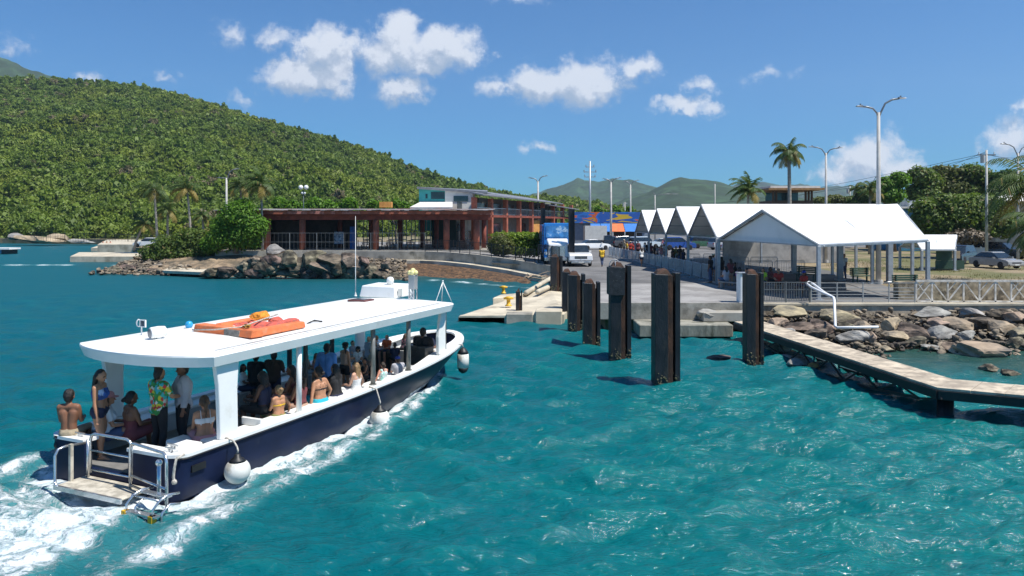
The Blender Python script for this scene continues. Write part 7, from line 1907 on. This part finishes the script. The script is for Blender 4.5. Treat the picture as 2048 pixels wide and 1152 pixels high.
def car(kind, pm, label, loc, rz_, scale=1.0):
    t = thing('parked_car' if kind != 'pickup' else 'pickup_truck', label, 'car' if kind != 'pickup' else 'pickup', loc, rz_); t.scale = (scale,) * 3
    if kind == 'sedan':
        L, W, r = 4.5, 1.78, .32
        loft_body(t, [(-2.2, .35), (-2.25, .6), (-2.15, .92), (-1.5, .97), (.75, .95), (1.9, .80), (2.22, .66), (2.25, .4), (2.1, .24), (-2.05, .24)], W, .10, pm)
        loft_body(t, [(-1.75, .94), (-1.05, 1.40), (.0, 1.44), (.35, 1.38), (1.1, .93)], W - .14, .20, cglass, 'windows')
        loft_body(t, [(-1.1, 1.36), (-.95, 1.45), (.0, 1.475), (.3, 1.43), (.36, 1.36)], W - .46, .03, pm, 'roof'); wy = (1.38, -1.35)
        zl, front, zg = .66, 2.24, .48
    elif kind == 'suv':
        L, W, r = 4.6, 1.9, .37
        loft_body(t, [(-2.25, .4), (-2.3, .8), (-2.22, 1.1), (1.0, 1.1), (2.1, .98), (2.28, .8), (2.3, .45), (2.1, .3), (-2.1, .3)], W, .08, pm)
        loft_body(t, [(-2.2, 1.08), (-1.95, 1.68), (.1, 1.74), (.45, 1.66), (1.15, 1.08)], W - .12, .20, cglass, 'windows')
        loft_body(t, [(-2.0, 1.64), (-1.85, 1.76), (.1, 1.80), (.4, 1.72), (.45, 1.64)], W - .44, .03, pm, 'roof'); wy = (1.4, -1.4)
        zl, front, zg = .86, 2.29, .66
    elif kind == 'pickup':
        L, W, r = 5.6, 2.0, .40
        loft_body(t, [(-.5, .5), (-.5, 1.18), (1.2, 1.2), (2.55, 1.10), (2.78, .95), (2.82, .55), (2.5, .38), (-.4, .38)], W, .07, pm)
        loft_body(t, [(-.48, 1.16), (-.40, 1.78), (.55, 1.84), (.85, 1.76), (1.5, 1.16)], W - .14, .18, cglass, 'windows')
        loft_body(t, [(-.46, 1.72), (-.36, 1.86), (.5, 1.90), (.8, 1.82), (.86, 1.73)], W - .42, .03, pm, 'roof')
        MB().bx(-W / 2 + .02, -2.75, .55, -W / 2 + .1, -.56, 1.16).bx(W / 2 - .1, -2.75, .55, W / 2 - .02, -.56, 1.16).bx(-W / 2 + .1, -2.75, .55, W / 2 - .1, -2.67, 1.15).bx(-W / 2 + .1, -2.67, .6, W / 2 - .1, -.56, .68).build('bed', pm, t, bevel=.02); wy = (1.75, -1.75)
        zl, front, zg = .92, 2.80, .78
    for sg in (-1, 1):
        for y in wy: wheel(t, sg * (W / 2 - .10), y, r)
        MB().hexa([(sg * (W / 2 - .36), front - .10, zl - .1), (sg * (W / 2 - .07), front - .22, zl - .1), (sg * (W / 2 - .07), front - .4, zl - .1), (sg * (W / 2 - .36), front - .3, zl - .1)][::sg], [(sg * (W / 2 - .36), front - .10, zl + .08), (sg * (W / 2 - .07), front - .22, zl + .08), (sg * (W / 2 - .07), front - .4, zl + .08), (sg * (W / 2 - .36), front - .3, zl + .08)][::sg]).build('headlight', lampg, t)
        MB().bx(sg * (W / 2 - .2) - .1, -L / 2 - .02, zl - .08, sg * (W / 2 - .2) + .1, -L / 2 + .1, zl + .12).build('tail_light', redl, t)
        MB().hexa([(sg * (W / 2 - .02), .72, zl + .2), (sg * (W / 2 + .18), .70, zl + .22), (sg * (W / 2 + .18), .8, zl + .22), (sg * (W / 2 - .02), .84, zl + .2)][::sg], [(sg * (W / 2 - .02), .72, zl + .34), (sg * (W / 2 + .18), .70, zl + .38), (sg * (W / 2 + .18), .8, zl + .38), (sg * (W / 2 - .02), .84, zl + .34)][::sg]).build('mirror', pm, t)
    g = MB(); g.bx(-W * .26, front - .07, zg - .10, W * .26, front + .012, zg + .12); g.build('grille', black_rub, t)
    MB().bx(-W * .42, front - .15, .30, W * .42, front + .05, .48).build('bumper', chrome if kind == 'pickup' else pm, t, bevel=.03)
    MB().bx(-.22, front + .052, .33, .22, front + .06, .45).build('plate', plate_m, t)
    return t
def at_(px, d): return (q(px, d), d, ZD)
pk = car('pickup', paint('white', (.76, .76, .75)), 'white pickup truck with a chrome grille facing the water', (5.75, 66, ZD), math.pi + .05, 1.02)
MB().bx(-.52, 2.815, .80, .52, 2.83, .83).bx(-.02, 2.815, .66, .02, 2.83, .92).build('grille_bar', chrome, pk)
car('sedan', paint('white', ()), 'white sedan parked across behind the pickup', at_(1188, 104), -1.25)
car('pickup', paint('black', (.02, .02, .024)), 'black pickup parked behind the white sedan', at_(1213, 112), -1.6)
car('suv', paint('charcoal', (.07, .075, .085)), 'charcoal sport utility car beside the market awnings', at_(1252, 112), -1.3)
car('suv', paint('ice', (.46, .54, .60)), 'pale blue sport utility car behind the queue of people', at_(1288, 108), -1.2)
car('sedan', paint('silver', (.42, .44, .46)), 'silver sedan seen through the second tent', at_(1330, 112), -1.4)
car('suv', paint('royal', (.03, .08, .32)), 'dark blue van like car seen through the third tent', at_(1357, 104), -1.6)
car('sedan', paint('white', ()), 'white sedan parked behind the barriers of the broad tent', at_(1478, 100), -1.4)
car('suv', paint('silver', ()), 'silver sport utility car beside the white sedan under the tents', at_(1450, 104), -1.3)
car('suv', paint('green', (.05, .12, .07)), 'dark green sport utility car far behind the tents', at_(1410, 110), -1.5)
car('sedan', paint('gold', (.30, .29, .27)), 'grey sedan parked on the dry grass at the right', (q(1992, 62), 62, ZD), 3.32, .92)
car('pickup', paint('white', ()), 'white pickup parked behind the kiosk tent', (q(1950, 79), 79, ZD), 3.95)
car('suv', paint('black', ()), 'black sport utility car between the pickup and the right palm', (q(2004, 77), 77, ZD), 3.7)
car('suv', paint('black', ()), 'black car behind the kiosk with its bonnet toward the grass', (q(1945, 67), 69, ZD), 2.3, .95)
car('sedan', paint('white', ()), 'white car among the far left palms', (q(292, 112), 113, 1.3), 1.4)
# ---- the big blue truck
bt = thing('truck', 'big blue truck with a white bonnet waiting behind the black gate', 'truck', (q(1113, 67), 67, ZD), math.pi)
tb_ = paint('truck_blue', (.03, .20, .55)); tw = paint('white', ())
MB().bx(-1.25, -7.5, 1.0, 1.25, -1.2, 3.6).build('box_body', tb_, bt, bevel=.05)
cab = MB().hexa([(-1.2, -1.15, .7), (1.2, -1.15, .7), (1.2, .9, .7), (-1.2, .9, .7)], [(-1.15, -1.15, 3.75), (1.15, -1.15, 3.75), (1.15, .55, 3.75), (-1.15, .55, 3.75)]).build('cab', tb_, bt, bevel=.06, seg=2)
MB().plate([(1.0, .775, 2.45), (-1.0, .775, 2.45), (-.98, .625, 3.5), (.98, .625, 3.5)], .03).build('windscreen', mat('sky_painted_glass', (.05, .18, .40), .08, var=.5, scale=1.2, col2=(.35, .5, .65), mixs=1.6, edge=(.55, .65)), bt)  # blue with pale patches, sky reflection put into the glass colour
MB().hexa([(-1.0, .92, .75), (1.0, .92, .75), (.95, 2.5, .75), (-.95, 2.5, .75)], [(-.95, .85, 2.4), (.95, .85, 2.4), (.85, 2.4, 1.95), (-.85, 2.4, 1.95)]).build('bonnet', tw, bt, bevel=.12, seg=3)
MB().bx(-.6, 2.45, .85, .6, 2.53, 1.75).build('grille', chrome, bt); MB().bx(-1.2, 2.45, .45, 1.2, 2.7, .75).build('bumper', chrome, bt, bevel=.04)
for sg in (-1, 1):
    MB().hexa([(sg * .96, 1.0, .7), (sg * 1.25, 1.0, .7), (sg * 1.25, 2.45, .7), (sg * .96, 2.45, .7)][::sg], [(sg * .96, 1.1, 1.55), (sg * 1.22, 1.1, 1.5), (sg * 1.2, 2.35, 1.4), (sg * .96, 2.35, 1.45)][::sg]).build('wing', tb_, bt, bevel=.05)
    MB().lathe([(.14, 0), (.14, .05)], (sg * 1.08, 2.42, 1.12), 12, (0, 1, 0)).build('headlight', lampg, bt)
    MB().bar((sg * 1.2, .7, 2.6), (sg * 1.5, .75, 2.7), .05).bx(sg * 1.5 - .1, .7, 2.35, sg * 1.5 + .1, .78, 3.0).build('mirror', black_rub, bt)
    for y in (1.75, -4.5, -5.7): wheel(bt, sg * 1.05, y, .5, .32)

# ------------------------------------------------------------------ people on the jetty
def pwear(top, bottom, sleeves=TEE, short=True, sw=.018): return [('shirt', C[top], sw, sleeves), ('shorts' if short else 'trousers', C[bottom], .016, SHORTS if short else TROUS)]
VX = .022
def standing(px, py, label, rz_, **kw):
    return person(label, (G(px, py, ZD).x, G(px, py, ZD).y, ZD), rz_, voxel=VX, **kw)
standing(1204, 533, 'man in a yellow high visibility vest walking up the road', .0, h=1.66, skin_='brown', hair=('crop', 'black'), arms=('down', 'down'), build=1.1, feet=((.0, .12), (0, -.1)), wear=[('vest', C['yellow'], .022, TEE[:-1] + [('armU', 0, .1)]), ('trousers', C['jeans'], .018, TROUS)], shoes=C['black'])
standing(1283, 533, 'woman in a white top and dark shorts walking by the barriers', .3, h=1.62, female=True, skin_='tan', hair=('long', 'dark'), arms=('down', 'fwd'), feet=((0, .14), (0, -.12)), wear=pwear('white', 'navy'))
standing(1461, 572, 'woman in a dark top and tan shorts with bare legs at the tent corner', .4, h=1.64, female=True, skin_='tan', hair=('long', 'dark'), arms=('cross', 'cross'), build=1.08, wear=pwear('maroon', 'tan', LONGS))
standing(1421, 566, 'man in a dark tee with jeans beside the front tent post', .9, h=1.72, skin_='brown', hair=('crop', 'black'), hat=('cap', C['black']), wear=pwear('black', 'jeans', short=False))
standing(1688, 560, 'man in a pale shirt and blue jeans standing on the grass side', 2.0, h=1.74, skin_='tan', hair=('short', 'dark'), wear=pwear('white', 'jeans', short=False))
def sitting(px, py, label, rz_, **kw): return person(label, (G(px, py, ZD).x, G(px, py, ZD).y, ZD), rz_, pose='sit', seat=.45, voxel=VX, **kw)
def stool(px, py, label, rz_):
    pass
row = [(1526, 583, 'lime', 'navy', 'person in a bright lime green shirt seated under the front tent', True), (1541, 580, 'maroon', 'black', 'person in a dark red top seated beside the lime shirt', False), (1557, 585, 'red', 'black', 'man in a red shirt seated under the front tent', False), (1608, 592, 'red', 'navy', 'person in red with a blue cap seated near the pipe rail', True),
       (1452, 577, 'grey', 'jeans', 'person in grey seated low behind the bare legged woman', True), (1479, 580, 'purple', 'black', 'person in purple seated by the white cabinet', True), (1494, 583, 'greyblue', 'jeans', 'person in blue grey seated deep under the front tent', False), (1470, 566, 'black', 'navy', 'person in black seated behind the corner group', False)]
bm_ = mat('grey_seat_board', (.22, .22, .21), .7)
for i, (px, py, a, b, lb, fem) in enumerate(row):
    o = sitting(px, py, lb, [2.6, -2.4, 2.9, 2.2, .4, -.3, .6, 1.2][i], h=1.66, female=fem, skin_=['tan', 'brown', 'tan', 'brown'][i % 4], hair=('long' if fem else 'crop', 'black'), hat=('cap', C['royal']) if i == 3 else None, arms=('lap', 'lap'), wear=pwear(a, b))
for k, (a, b, t) in enumerate((((1515, 583), (1565, 585), 'long low bench under the front tent with people in red'), ((1440, 577), (1500, 583), 'low bench behind the tent corner post'), ((1598, 592), (1622, 593), 'short low bench near the pipe rail'))):
    A_, B_ = G(*a, ZD), G(*b, ZD)
    t_b = thing('low_bench', t, 'bench', ((A_ + B_) / 2))
    MB().bar((A_.x, A_.y, ZD + .40), (B_.x, B_.y, ZD + .40), .38, .06).build('seat', bm_, t_b, world=True)
    for f in (.06, .94): p = A_.lerp(B_, f); MB().cbx((p.x, p.y, ZD), .12, .3, .365).build('leg', bm_, t_b, world=True)
# the queue under the tents: a few built people, copied with other clothes
proto = []
PR = [dict(female=True, skin_='tan', hair=('long', 'dark'), arms=('down', 'cross')), dict(skin_='brown', hair=('crop', 'black'), arms=('down', 'down'), build=1.1), dict(female=True, skin_='fair', hair=('pony', 'blond'), arms=('fwd', 'down')), dict(skin_='tan', hair=('short', 'dark'), arms=('fwd', 'fwd'), hat=('cap', C['beige'])), dict(female=True, skin_='brown', hair=('bun', 'black'), arms=('down', 'hold'), build=1.12)]
Q = [(1322, 527, 'pink', 'white', 'woman in a pale pink top in the queue under the second tent', 2), (1333, 528, 'pink', 'pink', 'woman in a pink dress like outfit in the queue under the second tent', 0), (1309, 524, 'black', 'black', 'person in black in the queue left of the pink tops', 1), (1302, 522, 'maroon', 'navy', 'person in maroon in the queue under the second tent', 4),
     (1345, 533, 'black', 'navy', 'tall person in black in the queue under the third tent', 1), (1352, 533, 'olive', 'black', 'person in olive in the queue under the third tent', 3), (1360, 535, 'black', 'jeans', 'woman in black in the queue under the third tent', 4), (1367, 536, 'navy', 'black', 'person in navy in the queue by the third tent post', 0),
     (1254, 512, 'yellow', 'navy', 'person in yellow at the far end of the queue', 1), (1261, 513, 'red', 'black', 'person in red at the far end of the queue', 3), (1268, 515, 'red', 'jeans', 'woman in red near the first tent post', 0), (1276, 516, 'maroon', 'black', 'person in maroon behind the walking woman', 4), (1243, 509, 'black', 'khaki', 'person in black by the lamp at the queue end', 1), (1248, 510, 'khaki', 'black', 'person in khaki by the lamp at the queue end', 3), (1290, 519, 'white', 'black', 'person in white under the farthest tent', 2), (1296, 520, 'black', 'grey', 'person in black beside the farthest tent post', 4),
     (1427, 561, 'greyblue', 'jeans', 'person in blue grey just behind the dark tee man', 3), (1443, 566, 'black', 'grey', 'woman in black standing inside the front tent', 0), (1328, 524, 'white', 'grey', 'person in white between the two pink tops', 3), (1315, 525, 'grey', 'navy', 'person in grey half hidden beside the pink tops', 1)]
pr_obj = {}
for i, (px, py, a, b, lb, k) in enumerate(Q):
    c = G(px, py, ZD); x = max(c.x, XT + .25 + (i % 3) * .4); loc = (q(px, c.y + .8), c.y + .8, ZD)
    if k not in pr_obj:
        pr_obj[k] = person(lb, loc, [1.2, -2.0, .3, 2.8, -1.0][k], h=1.60 + .05 * k, voxel=VX, group='people queueing under the tents', wear=pwear(a, b), **PR[k]); continue
    o = dup(pr_obj[k], loc, random.Random(i).uniform(-3, 3), label=lb); s = pr_obj[k].scale[0] * random.Random(i + 9).uniform(.95, 1.04); o.scale = (s, s, s)
    for ch in o.children:
        nm = ch.name.split('.')[0]
        if nm in ('shirt', 'shorts'):
            ch.material_slots[0].link = 'OBJECT'; ch.material_slots[0].material = C[a if nm == 'shirt' else b]
# three bathers on the far landing
for i, (px, lb) in enumerate(((246, 'bather sitting at the left on the far concrete landing'), (253, 'bather sitting in the middle on the far concrete landing'), (260, 'bather sitting at the right on the far concrete landing'))):
    c = P(px, 492, 133)
    person(lb, (c.x, 126.5, .62), 3.0 + .3 * i, h=1.7, pose='sit', seat=.45, skin_='sunburnt' if i != 1 else 'tan', hair=('crop', 'dark'), arms=('lap', 'lap'), voxel=.035, wear=[('shorts', C[('navy', 'red', 'orange')[i]], .02, SHORTS)])
# ------------------------------------------------------------------ trees, palms, hedges
bark = mat('bark', (.17, .135, .10), .95, var=.4, scale=4, bump=.8, bscale=14, stretch=(1, 1, .3))
palm_bark = mat('palm_bark', (.30, .27, .23), .9, var=.25, scale=5, bump=.5, bscale=10, stretch=(.4, .4, 2.5))
LM = {'dark': leaf_material('leaf_dark', (.032, .066, .016), (.08, .135, .03)), 'bright': leaf_material('leaf_bright', (.06, .15, .014), (.15, .28, .03)), 'mid': leaf_material('leaf_mid', (.058, .105, .02), (.15, .21, .045), dry=(.20, .16, .06)),
      'olive': leaf_material('leaf_olive', (.075, .095, .025), (.15, .17, .05), dry=(.22, .16, .09)), 'lime': leaf_material('leaf_lime', (.12, .20, .016), (.22, .30, .035)), 'palm': leaf_material('palm_leaf', (.035, .075, .014), (.095, .14, .035), dry=(.25, .19, .06), trans=.25), 'palmdry': leaf_material('palm_leaf_dry', (.17, .15, .035), (.30, .22, .06), trans=.25),
      'brown': leaf_material('twig_brown', (.11, .085, .06), (.20, .16, .11), trans=.05)}
def tree(name, label, cat, base, lobes, n, size, lm, trunk=.18, limbs=5, seed=1, group=None, stems=1, extra=None):
    """lobes are in metres relative to the base"""
    rng = np.random.default_rng(seed); rr = random.Random(seed)
    t = thing(name, label, cat, base, 0, group)
    V, Fq = leaf_cloud(rng, lobes, n, size, shell=.55, aspect=.55, up=.35)
    V2, F2 = leaf_cloud(rng, [(c, tuple(x * .62 for x in r_)) for c, r_ in lobes], n // 6, size * 1.9, shell=.4, aspect=.9, up=.1)
    # stray sprays that break the outline
    V3, F3 = leaf_cloud(rng, [(c, tuple(x * 1.16 for x in r_)) for c, r_ in lobes], n // 9, size * .9, shell=.9, up=.5)
    o = bpy.data.objects.new('crown', np_mesh('crown', np.concatenate([V, V2, V3]), np.concatenate([Fq, F2 + len(V), F3 + len(V) + len(V2)]), LM[lm])); COL.objects.link(o); o.parent = t
    m = MB(); c0 = np.mean([c for c, r_ in lobes], 0)
    for st in range(stems):
        b0 = Vector((rr.uniform(-.3, .3) * (stems > 1), rr.uniform(-.3, .3) * (stems > 1), -.2))
        fork = Vector((c0[0] * .5 + b0.x, c0[1] * .5 + b0.y, c0[2] * .55))
        m.tube([b0, b0.lerp(fork, .5) + Vector((rr.uniform(-.1, .1), rr.uniform(-.1, .1), 0)), fork], [trunk * 1.25, trunk, trunk * .75], 9)
        for k in rr.sample(range(len(lobes)), min(limbs, len(lobes))):
            e = Vector(lobes[k][0]); mid = fork.lerp(e, .5) + Vector((rr.uniform(-.2, .2), rr.uniform(-.2, .2), .15)); m.tube([fork - Vector((0, 0, .05)), mid, e], [trunk * .6, trunk * .38, trunk * .12], 6)
            for j in range(3): tip = e + Vector((rr.uniform(-1, 1), rr.uniform(-1, 1), rr.uniform(-.2, 1))) * lobes[k][1][0] * .7; m.tube([mid.lerp(e, .6), tip], [trunk * .18, trunk * .05], 5)
    m.build('trunk', bark, t, smooth=True)
    return t
def px_lobes(base, d, items, dep=.8, seed=0):
    """lobes given in photo pixels (x, y, rx, ry) at depth d, relative to base"""
    r = random.Random(seed); out = []
    for (px, py, rx, ry) in items:
        p = P(px, py, d) - Vector(base); a, b = rx / F * d, ry / F * d
        out.append(((p.x, p.y + r.uniform(-.5, .5) * a * dep, p.z), (a, a * dep, b)))
    return out
def bushy(name, label, cat, px, py, z, items, n, size, lm, d=None, **kw):
    b = G(px, py, z) if d is None else Vector((q(px, d), d, z))
    return tree(name, label, cat, b, px_lobes(b, b.y, items, seed=kw.get('seed', 1)), n, size, lm, **kw)
bushy('shade_tree', 'bright green leafy tree at the left corner of the pavilion', 'tree', 472, 505, 2.0, [(480, 430, 38, 28), (455, 455, 36, 30), (500, 455, 36, 28), (470, 475, 44, 26), (515, 448, 22, 18), (440, 478, 26, 20), (490, 412, 20, 14), (495, 480, 28, 20), (425, 490, 24, 16)], 7000, .17, 'bright', d=77.5, trunk=.2, seed=3)
bushy('shrub', 'rounded olive green shrub mass on the left point', 'shrub', 345, 518, 1.9, [(300, 505, 24, 16), (330, 492, 32, 22), (365, 484, 34, 24), (400, 482, 34, 24), (350, 506, 42, 14), (390, 505, 36, 16), (420, 495, 26, 20), (315, 512, 28, 10), (378, 468, 24, 12)], 7000, .16, 'mid', d=79, trunk=.12, seed=5, stems=3)
bushy('hedge', 'clipped lime green hedge beside the balcony wing', 'hedge', 1045, 496, 1.7, [(1030, 486, 22, 20), (1050, 486, 22, 20), (1070, 486, 18, 20), (1015, 484, 22, 20), (1040, 500, 30, 12), (1065, 502, 24, 12), (1010, 498, 24, 10), (1040, 472, 28, 8), (1065, 472, 22, 8), (1000, 471, 20, 7)], 5200, .13, 'lime', d=74.5, trunk=.05, seed=7, stems=3)
bushy('shrub', 'rounded brownish olive shrub in front of the lime hedge', 'shrub', 1000, 501, 1.75, [(1000, 486, 23, 19), (990, 492, 17, 16), (1014, 492, 16, 16), (1002, 502, 20, 8)], 2600, .13, 'olive', d=73.5, trunk=.06, seed=8, stems=2)
bushy('bushy_tree', 'broad dense bushy tree behind the kiosk tent', 'tree', 1925, 500, ZD, [(1870, 440, 45, 30), (1920, 428, 60, 34), (1975, 435, 48, 34), (1850, 415, 30, 18), (1900, 405, 42, 18), (1955, 405, 45, 18), (2000, 450, 28, 26), (1885, 460, 40, 16), (1960, 462, 40, 16), (2010, 425, 20, 24), (1842, 440, 20, 22)], 11000, .22, 'mid', d=80, trunk=.28, seed=11)
bushy('bushy_tree', 'brown twiggy bush under the broad dense tree', 'tree', 1930, 497, ZD, [(1930, 472, 34, 14), (1905, 476, 22, 10), (1960, 474, 22, 12)], 1200, .18, 'brown', d=77.5, trunk=.1, seed=13, stems=3)
for i, (px, items, lm, lb, d) in enumerate(((1790, [(1775, 370, 22, 16), (1800, 360, 20, 16), (1785, 390, 26, 18), (1760, 388, 16, 14)], 'bright', 'yellow green tree just right of the tallest lamp post', 98), (1850, [(1835, 352, 26, 18), (1860, 362, 26, 20), (1845, 385, 32, 20)], 'mid', 'first olive green tree of the dark row behind the bushy tree', 104),
      (1905, [(1890, 345, 28, 16), (1915, 352, 28, 20), (1900, 378, 34, 22), (1930, 370, 20, 18)], 'olive', 'dry olive tree in the middle of the row behind the bushy tree', 106), (1960, [(1950, 345, 24, 18), (1972, 358, 26, 22), (1958, 385, 34, 20)], 'mid', 'green tree beside the utility pole', 104), (2010, [(2000, 362, 24, 18), (2025, 358, 26, 20), (2012, 385, 34, 18)], 'dark', 'dark green tree at the right end of the row', 102), (1735, [(1725, 392, 14, 14), (1745, 398, 16, 12), (1712, 402, 14, 10)], 'dark', 'dark green tree left of the tallest lamp post', 112), (1690, [(1670, 398, 18, 8), (1700, 402, 18, 9), (1640, 402, 16, 7)], 'olive', 'low dry trees right of the lookout', 125))):
    bushy('background_tree', lb, 'tree', px, 470, ZD, items, 3000, .26, lm, d=d, trunk=.2, seed=20 + i)
for i, (px0, px1, yt, d, lm, lb) in enumerate(((560, 700, 398, 104, 'bright', 'bright green trees behind the left half of the pavilion roof'), (745, 840, 402, 106, 'bright', 'bright green tree behind the pavilion roof beside the teal block'), (1195, 1260, 414, 150, 'bright', 'bright green trees behind the painted market fascia'), (1380, 1440, 448, 120, 'bright', 'green hedge trees seen through the broad tent'))):
    items = [(px0 + (px1 - px0) * k / 6, yt + 12 + 5 * ((k * 7) % 3), (px1 - px0) / 9, 14) for k in range(7)]
    bushy('background_tree', lb, 'tree', (px0 + px1) / 2, 480, ZD if i > 1 else 2, items, 3600, .3, lm, d=d, trunk=.15, seed=40 + i)

def palm(label, px, base_py, crown, d, lean=0.0, n=20, fl=2.6, wind=(1.0, 0), seed=1, lm='palm', tr=.16, z=ZD, droop=1.0, dry=3, group=None, name='palm_tree'):
    """crown = (px, py) of the crown heart at depth d; fronds are ribs carrying many narrow leaflets, blown along wind"""
    rr = random.Random(seed); base = Vector((q(px, d), d, z)); top = P(crown[0], crown[1], d) - base
    t = thing(name, label, 'palm', base, 0, group)
    pts = [Vector((0, 0, -.2))] + [Vector((top.x * (f ** 1.4), 0, top.z * f)) for f in (.25, .5, .75, 1.0)]
    MB().tube(pts, [tr * 1.5, tr * 1.1, tr, tr * .9, tr * .8], 10).build('trunk', palm_bark, t, smooth=True)
    def frond(m, az, el, L, dr):
        d0 = Vector((math.cos(az) * math.cos(el), math.sin(az) * math.cos(el), math.sin(el))); p = top.copy(); pts = [p.copy()]; v = d0.copy()
        for k in range(9):
            v = (v + Vector((wind[0] * .10, wind[1] * .10, -.16 * dr * (.4 + k / 6)))).normalized(); p = p + v * L / 9; pts.append(p.copy())
        m.tube(pts, [.03] * 5 + [.022, .018, .014, .01, .006], 5)
        for k in range(2, 10):
            for j in range(3):
                f = (k + j / 3 - 1) ; i0 = min(8, int(f)); c = pts[i0].lerp(pts[i0 + 1], min(1, f - i0)); dv = (pts[i0 + 1] - pts[i0]).normalized()
                sd_ = dv.cross(Vector((0, 0, 1))); sd_ = sd_.normalized() if sd_.length > .05 else Vector((1, 0, 0))
                ll = L * .26 * math.sin(math.pi * min(.97, (f + 1.2) / 11)) + .12
                for sg in (-1, 1):
                    dd = (sd_ * sg + dv * .55 + Vector((wind[0] * .35, wind[1] * .35, -.55 * droop + rr.uniform(-.2, .2)))).normalized(); w_ = dv * .045
                    tip = c + dd * ll
                    m.add([c - w_, c + w_, c.lerp(tip, .6) + w_ * .8 - Vector((0, 0, .02)), tip - Vector((0, 0, .06)), c.lerp(tip, .6) - w_ * .8], [(0, 1, 2, 3, 4)])
    m = MB(); m2 = MB()
    for i in range(n):
        az = i * 2.399 + rr.uniform(-.25, .25); u = i / n; el = 1.25 - 1.55 * u + rr.uniform(-.15, .15)
        frond(m2 if i >= n - dry else m, az, el, fl * rr.uniform(.85, 1.1), (1.0 + .3 * u) * droop)
    m.build('crown', LM[lm], t); 
    if dry: m2.build('dry_fronds', LM['palmdry'], t)
    m3 = MB()
    for i in range(7): m3.ball(top + Vector((rr.uniform(-.25, .25), rr.uniform(-.25, .25), -.25 - rr.random() * .2)), .11, 7)
    m3.build('fruit', LM['palmdry'] if False else mat('coconut', (.16, .15, .04), .7, var=.3), t)['kind'] = 'stuff'
    return t
palm('tall royal palm standing alone behind the tents', 1580, 500, (1578, 305), 84, n=22, fl=2.4, wind=(-.15, 0), seed=2, droop=1.35, dry=4, tr=.22)
palm('wind blown coconut palm left of the lookout', 1493, 480, (1497, 380), 76, n=20, fl=2.3, wind=(-.9, 0), seed=3, droop=.9, dry=2)
palm('small palm left of the tallest lamp post', 1740, 480, (1740, 378), 90, n=16, fl=2.0, wind=(-.6, 0), seed=4)
palm('large palm hanging over the right edge of the view', 2075, 560, (2072, 375), 47, n=24, fl=3.9, wind=(-.5, 0), seed=5, droop=1.25, dry=5, tr=.2)
palm('palm with low fronds at the right edge above the fence', 2085, 560, (2085, 455), 44, n=18, fl=2.6, wind=(-.4, 0), seed=6, droop=1.3, dry=2, tr=.2)
palm('leftmost wind bent palm on the left shore', 315, 478, (308, 378), 105, n=20, fl=3.0, wind=(-.9, 0), seed=7, droop=1.15, dry=2)
palm('palm with yellowing fronds on the left shore', 383, 478, (374, 378), 104, n=18, fl=2.9, wind=(-.5, 0), seed=8, droop=1.2, dry=9)
palm('short palm between the two taller left palms', 335, 478, (335, 420), 108, n=16, fl=2.6, wind=(-.8, 0), seed=9, droop=1.1, dry=3)
palm('low young palm leaning over the left landing', 268, 480, (290, 448), 106, n=14, fl=2.4, wind=(-.6, 0), seed=10, droop=1.1, dry=4)
palm('slender palm left of the concrete lamp post', 408, 480, (405, 430), 100, n=14, fl=1.9, wind=(-.6, 0), seed=12, droop=1.2, dry=2)
palm('palm with a thin grey trunk in front of the pavilion corner', 525, 503, (522, 368), 78.2, n=20, fl=2.5, wind=(-1.2, 0), seed=13, droop=.95, dry=4, tr=.12, z=2.0)
palm('palm behind the concrete lamp post', 488, 480, (480, 372), 100, n=16, fl=2.4, wind=(-.9, 0), seed=14, droop=1.0, dry=3, z=2.0)
palm('far small palm right of the lookout', 1712, 470, (1712, 378), 128, n=12, fl=1.7, wind=(-.4, 0), seed=15)
# low ground plants
def grass_patch():
    rng = np.random.default_rng(9); n = 14000
    x = rng.uniform(20, 60, n); y = rng.uniform(36.5, 75, n)
    nz = fbm2(x * .35, y * .35, 61)
    k = (nz > -.05) & ((x - 20.9) > (y - 38) * .23); x, y = x[k], y[k]; n = len(x)
    h = rng.uniform(.05, .16, n); a = rng.uniform(0, math.tau, n); w = .02
    V = np.stack([np.stack([x - w * np.cos(a), y - w * np.sin(a), np.full(n, ZD - .06)], 1), np.stack([x + w * np.cos(a), y + w * np.sin(a), np.full(n, ZD - .06)], 1), np.stack([x + rng.normal(0, .06, n), y + rng.normal(0, .06, n), ZD + h], 1)], 1).reshape(-1, 3)
    o = bpy.data.objects.new('grass', np_mesh('grass', V, np.arange(3 * n).reshape(n, 3), leaf_material('dry_grass', (.10, .10, .03), (.26, .22, .09), trans=.2))); COL.objects.link(o)
    tag(o, 'thin dry grass tufts on the open ground at the right', 'grass', kind='stuff')
grass_patch()
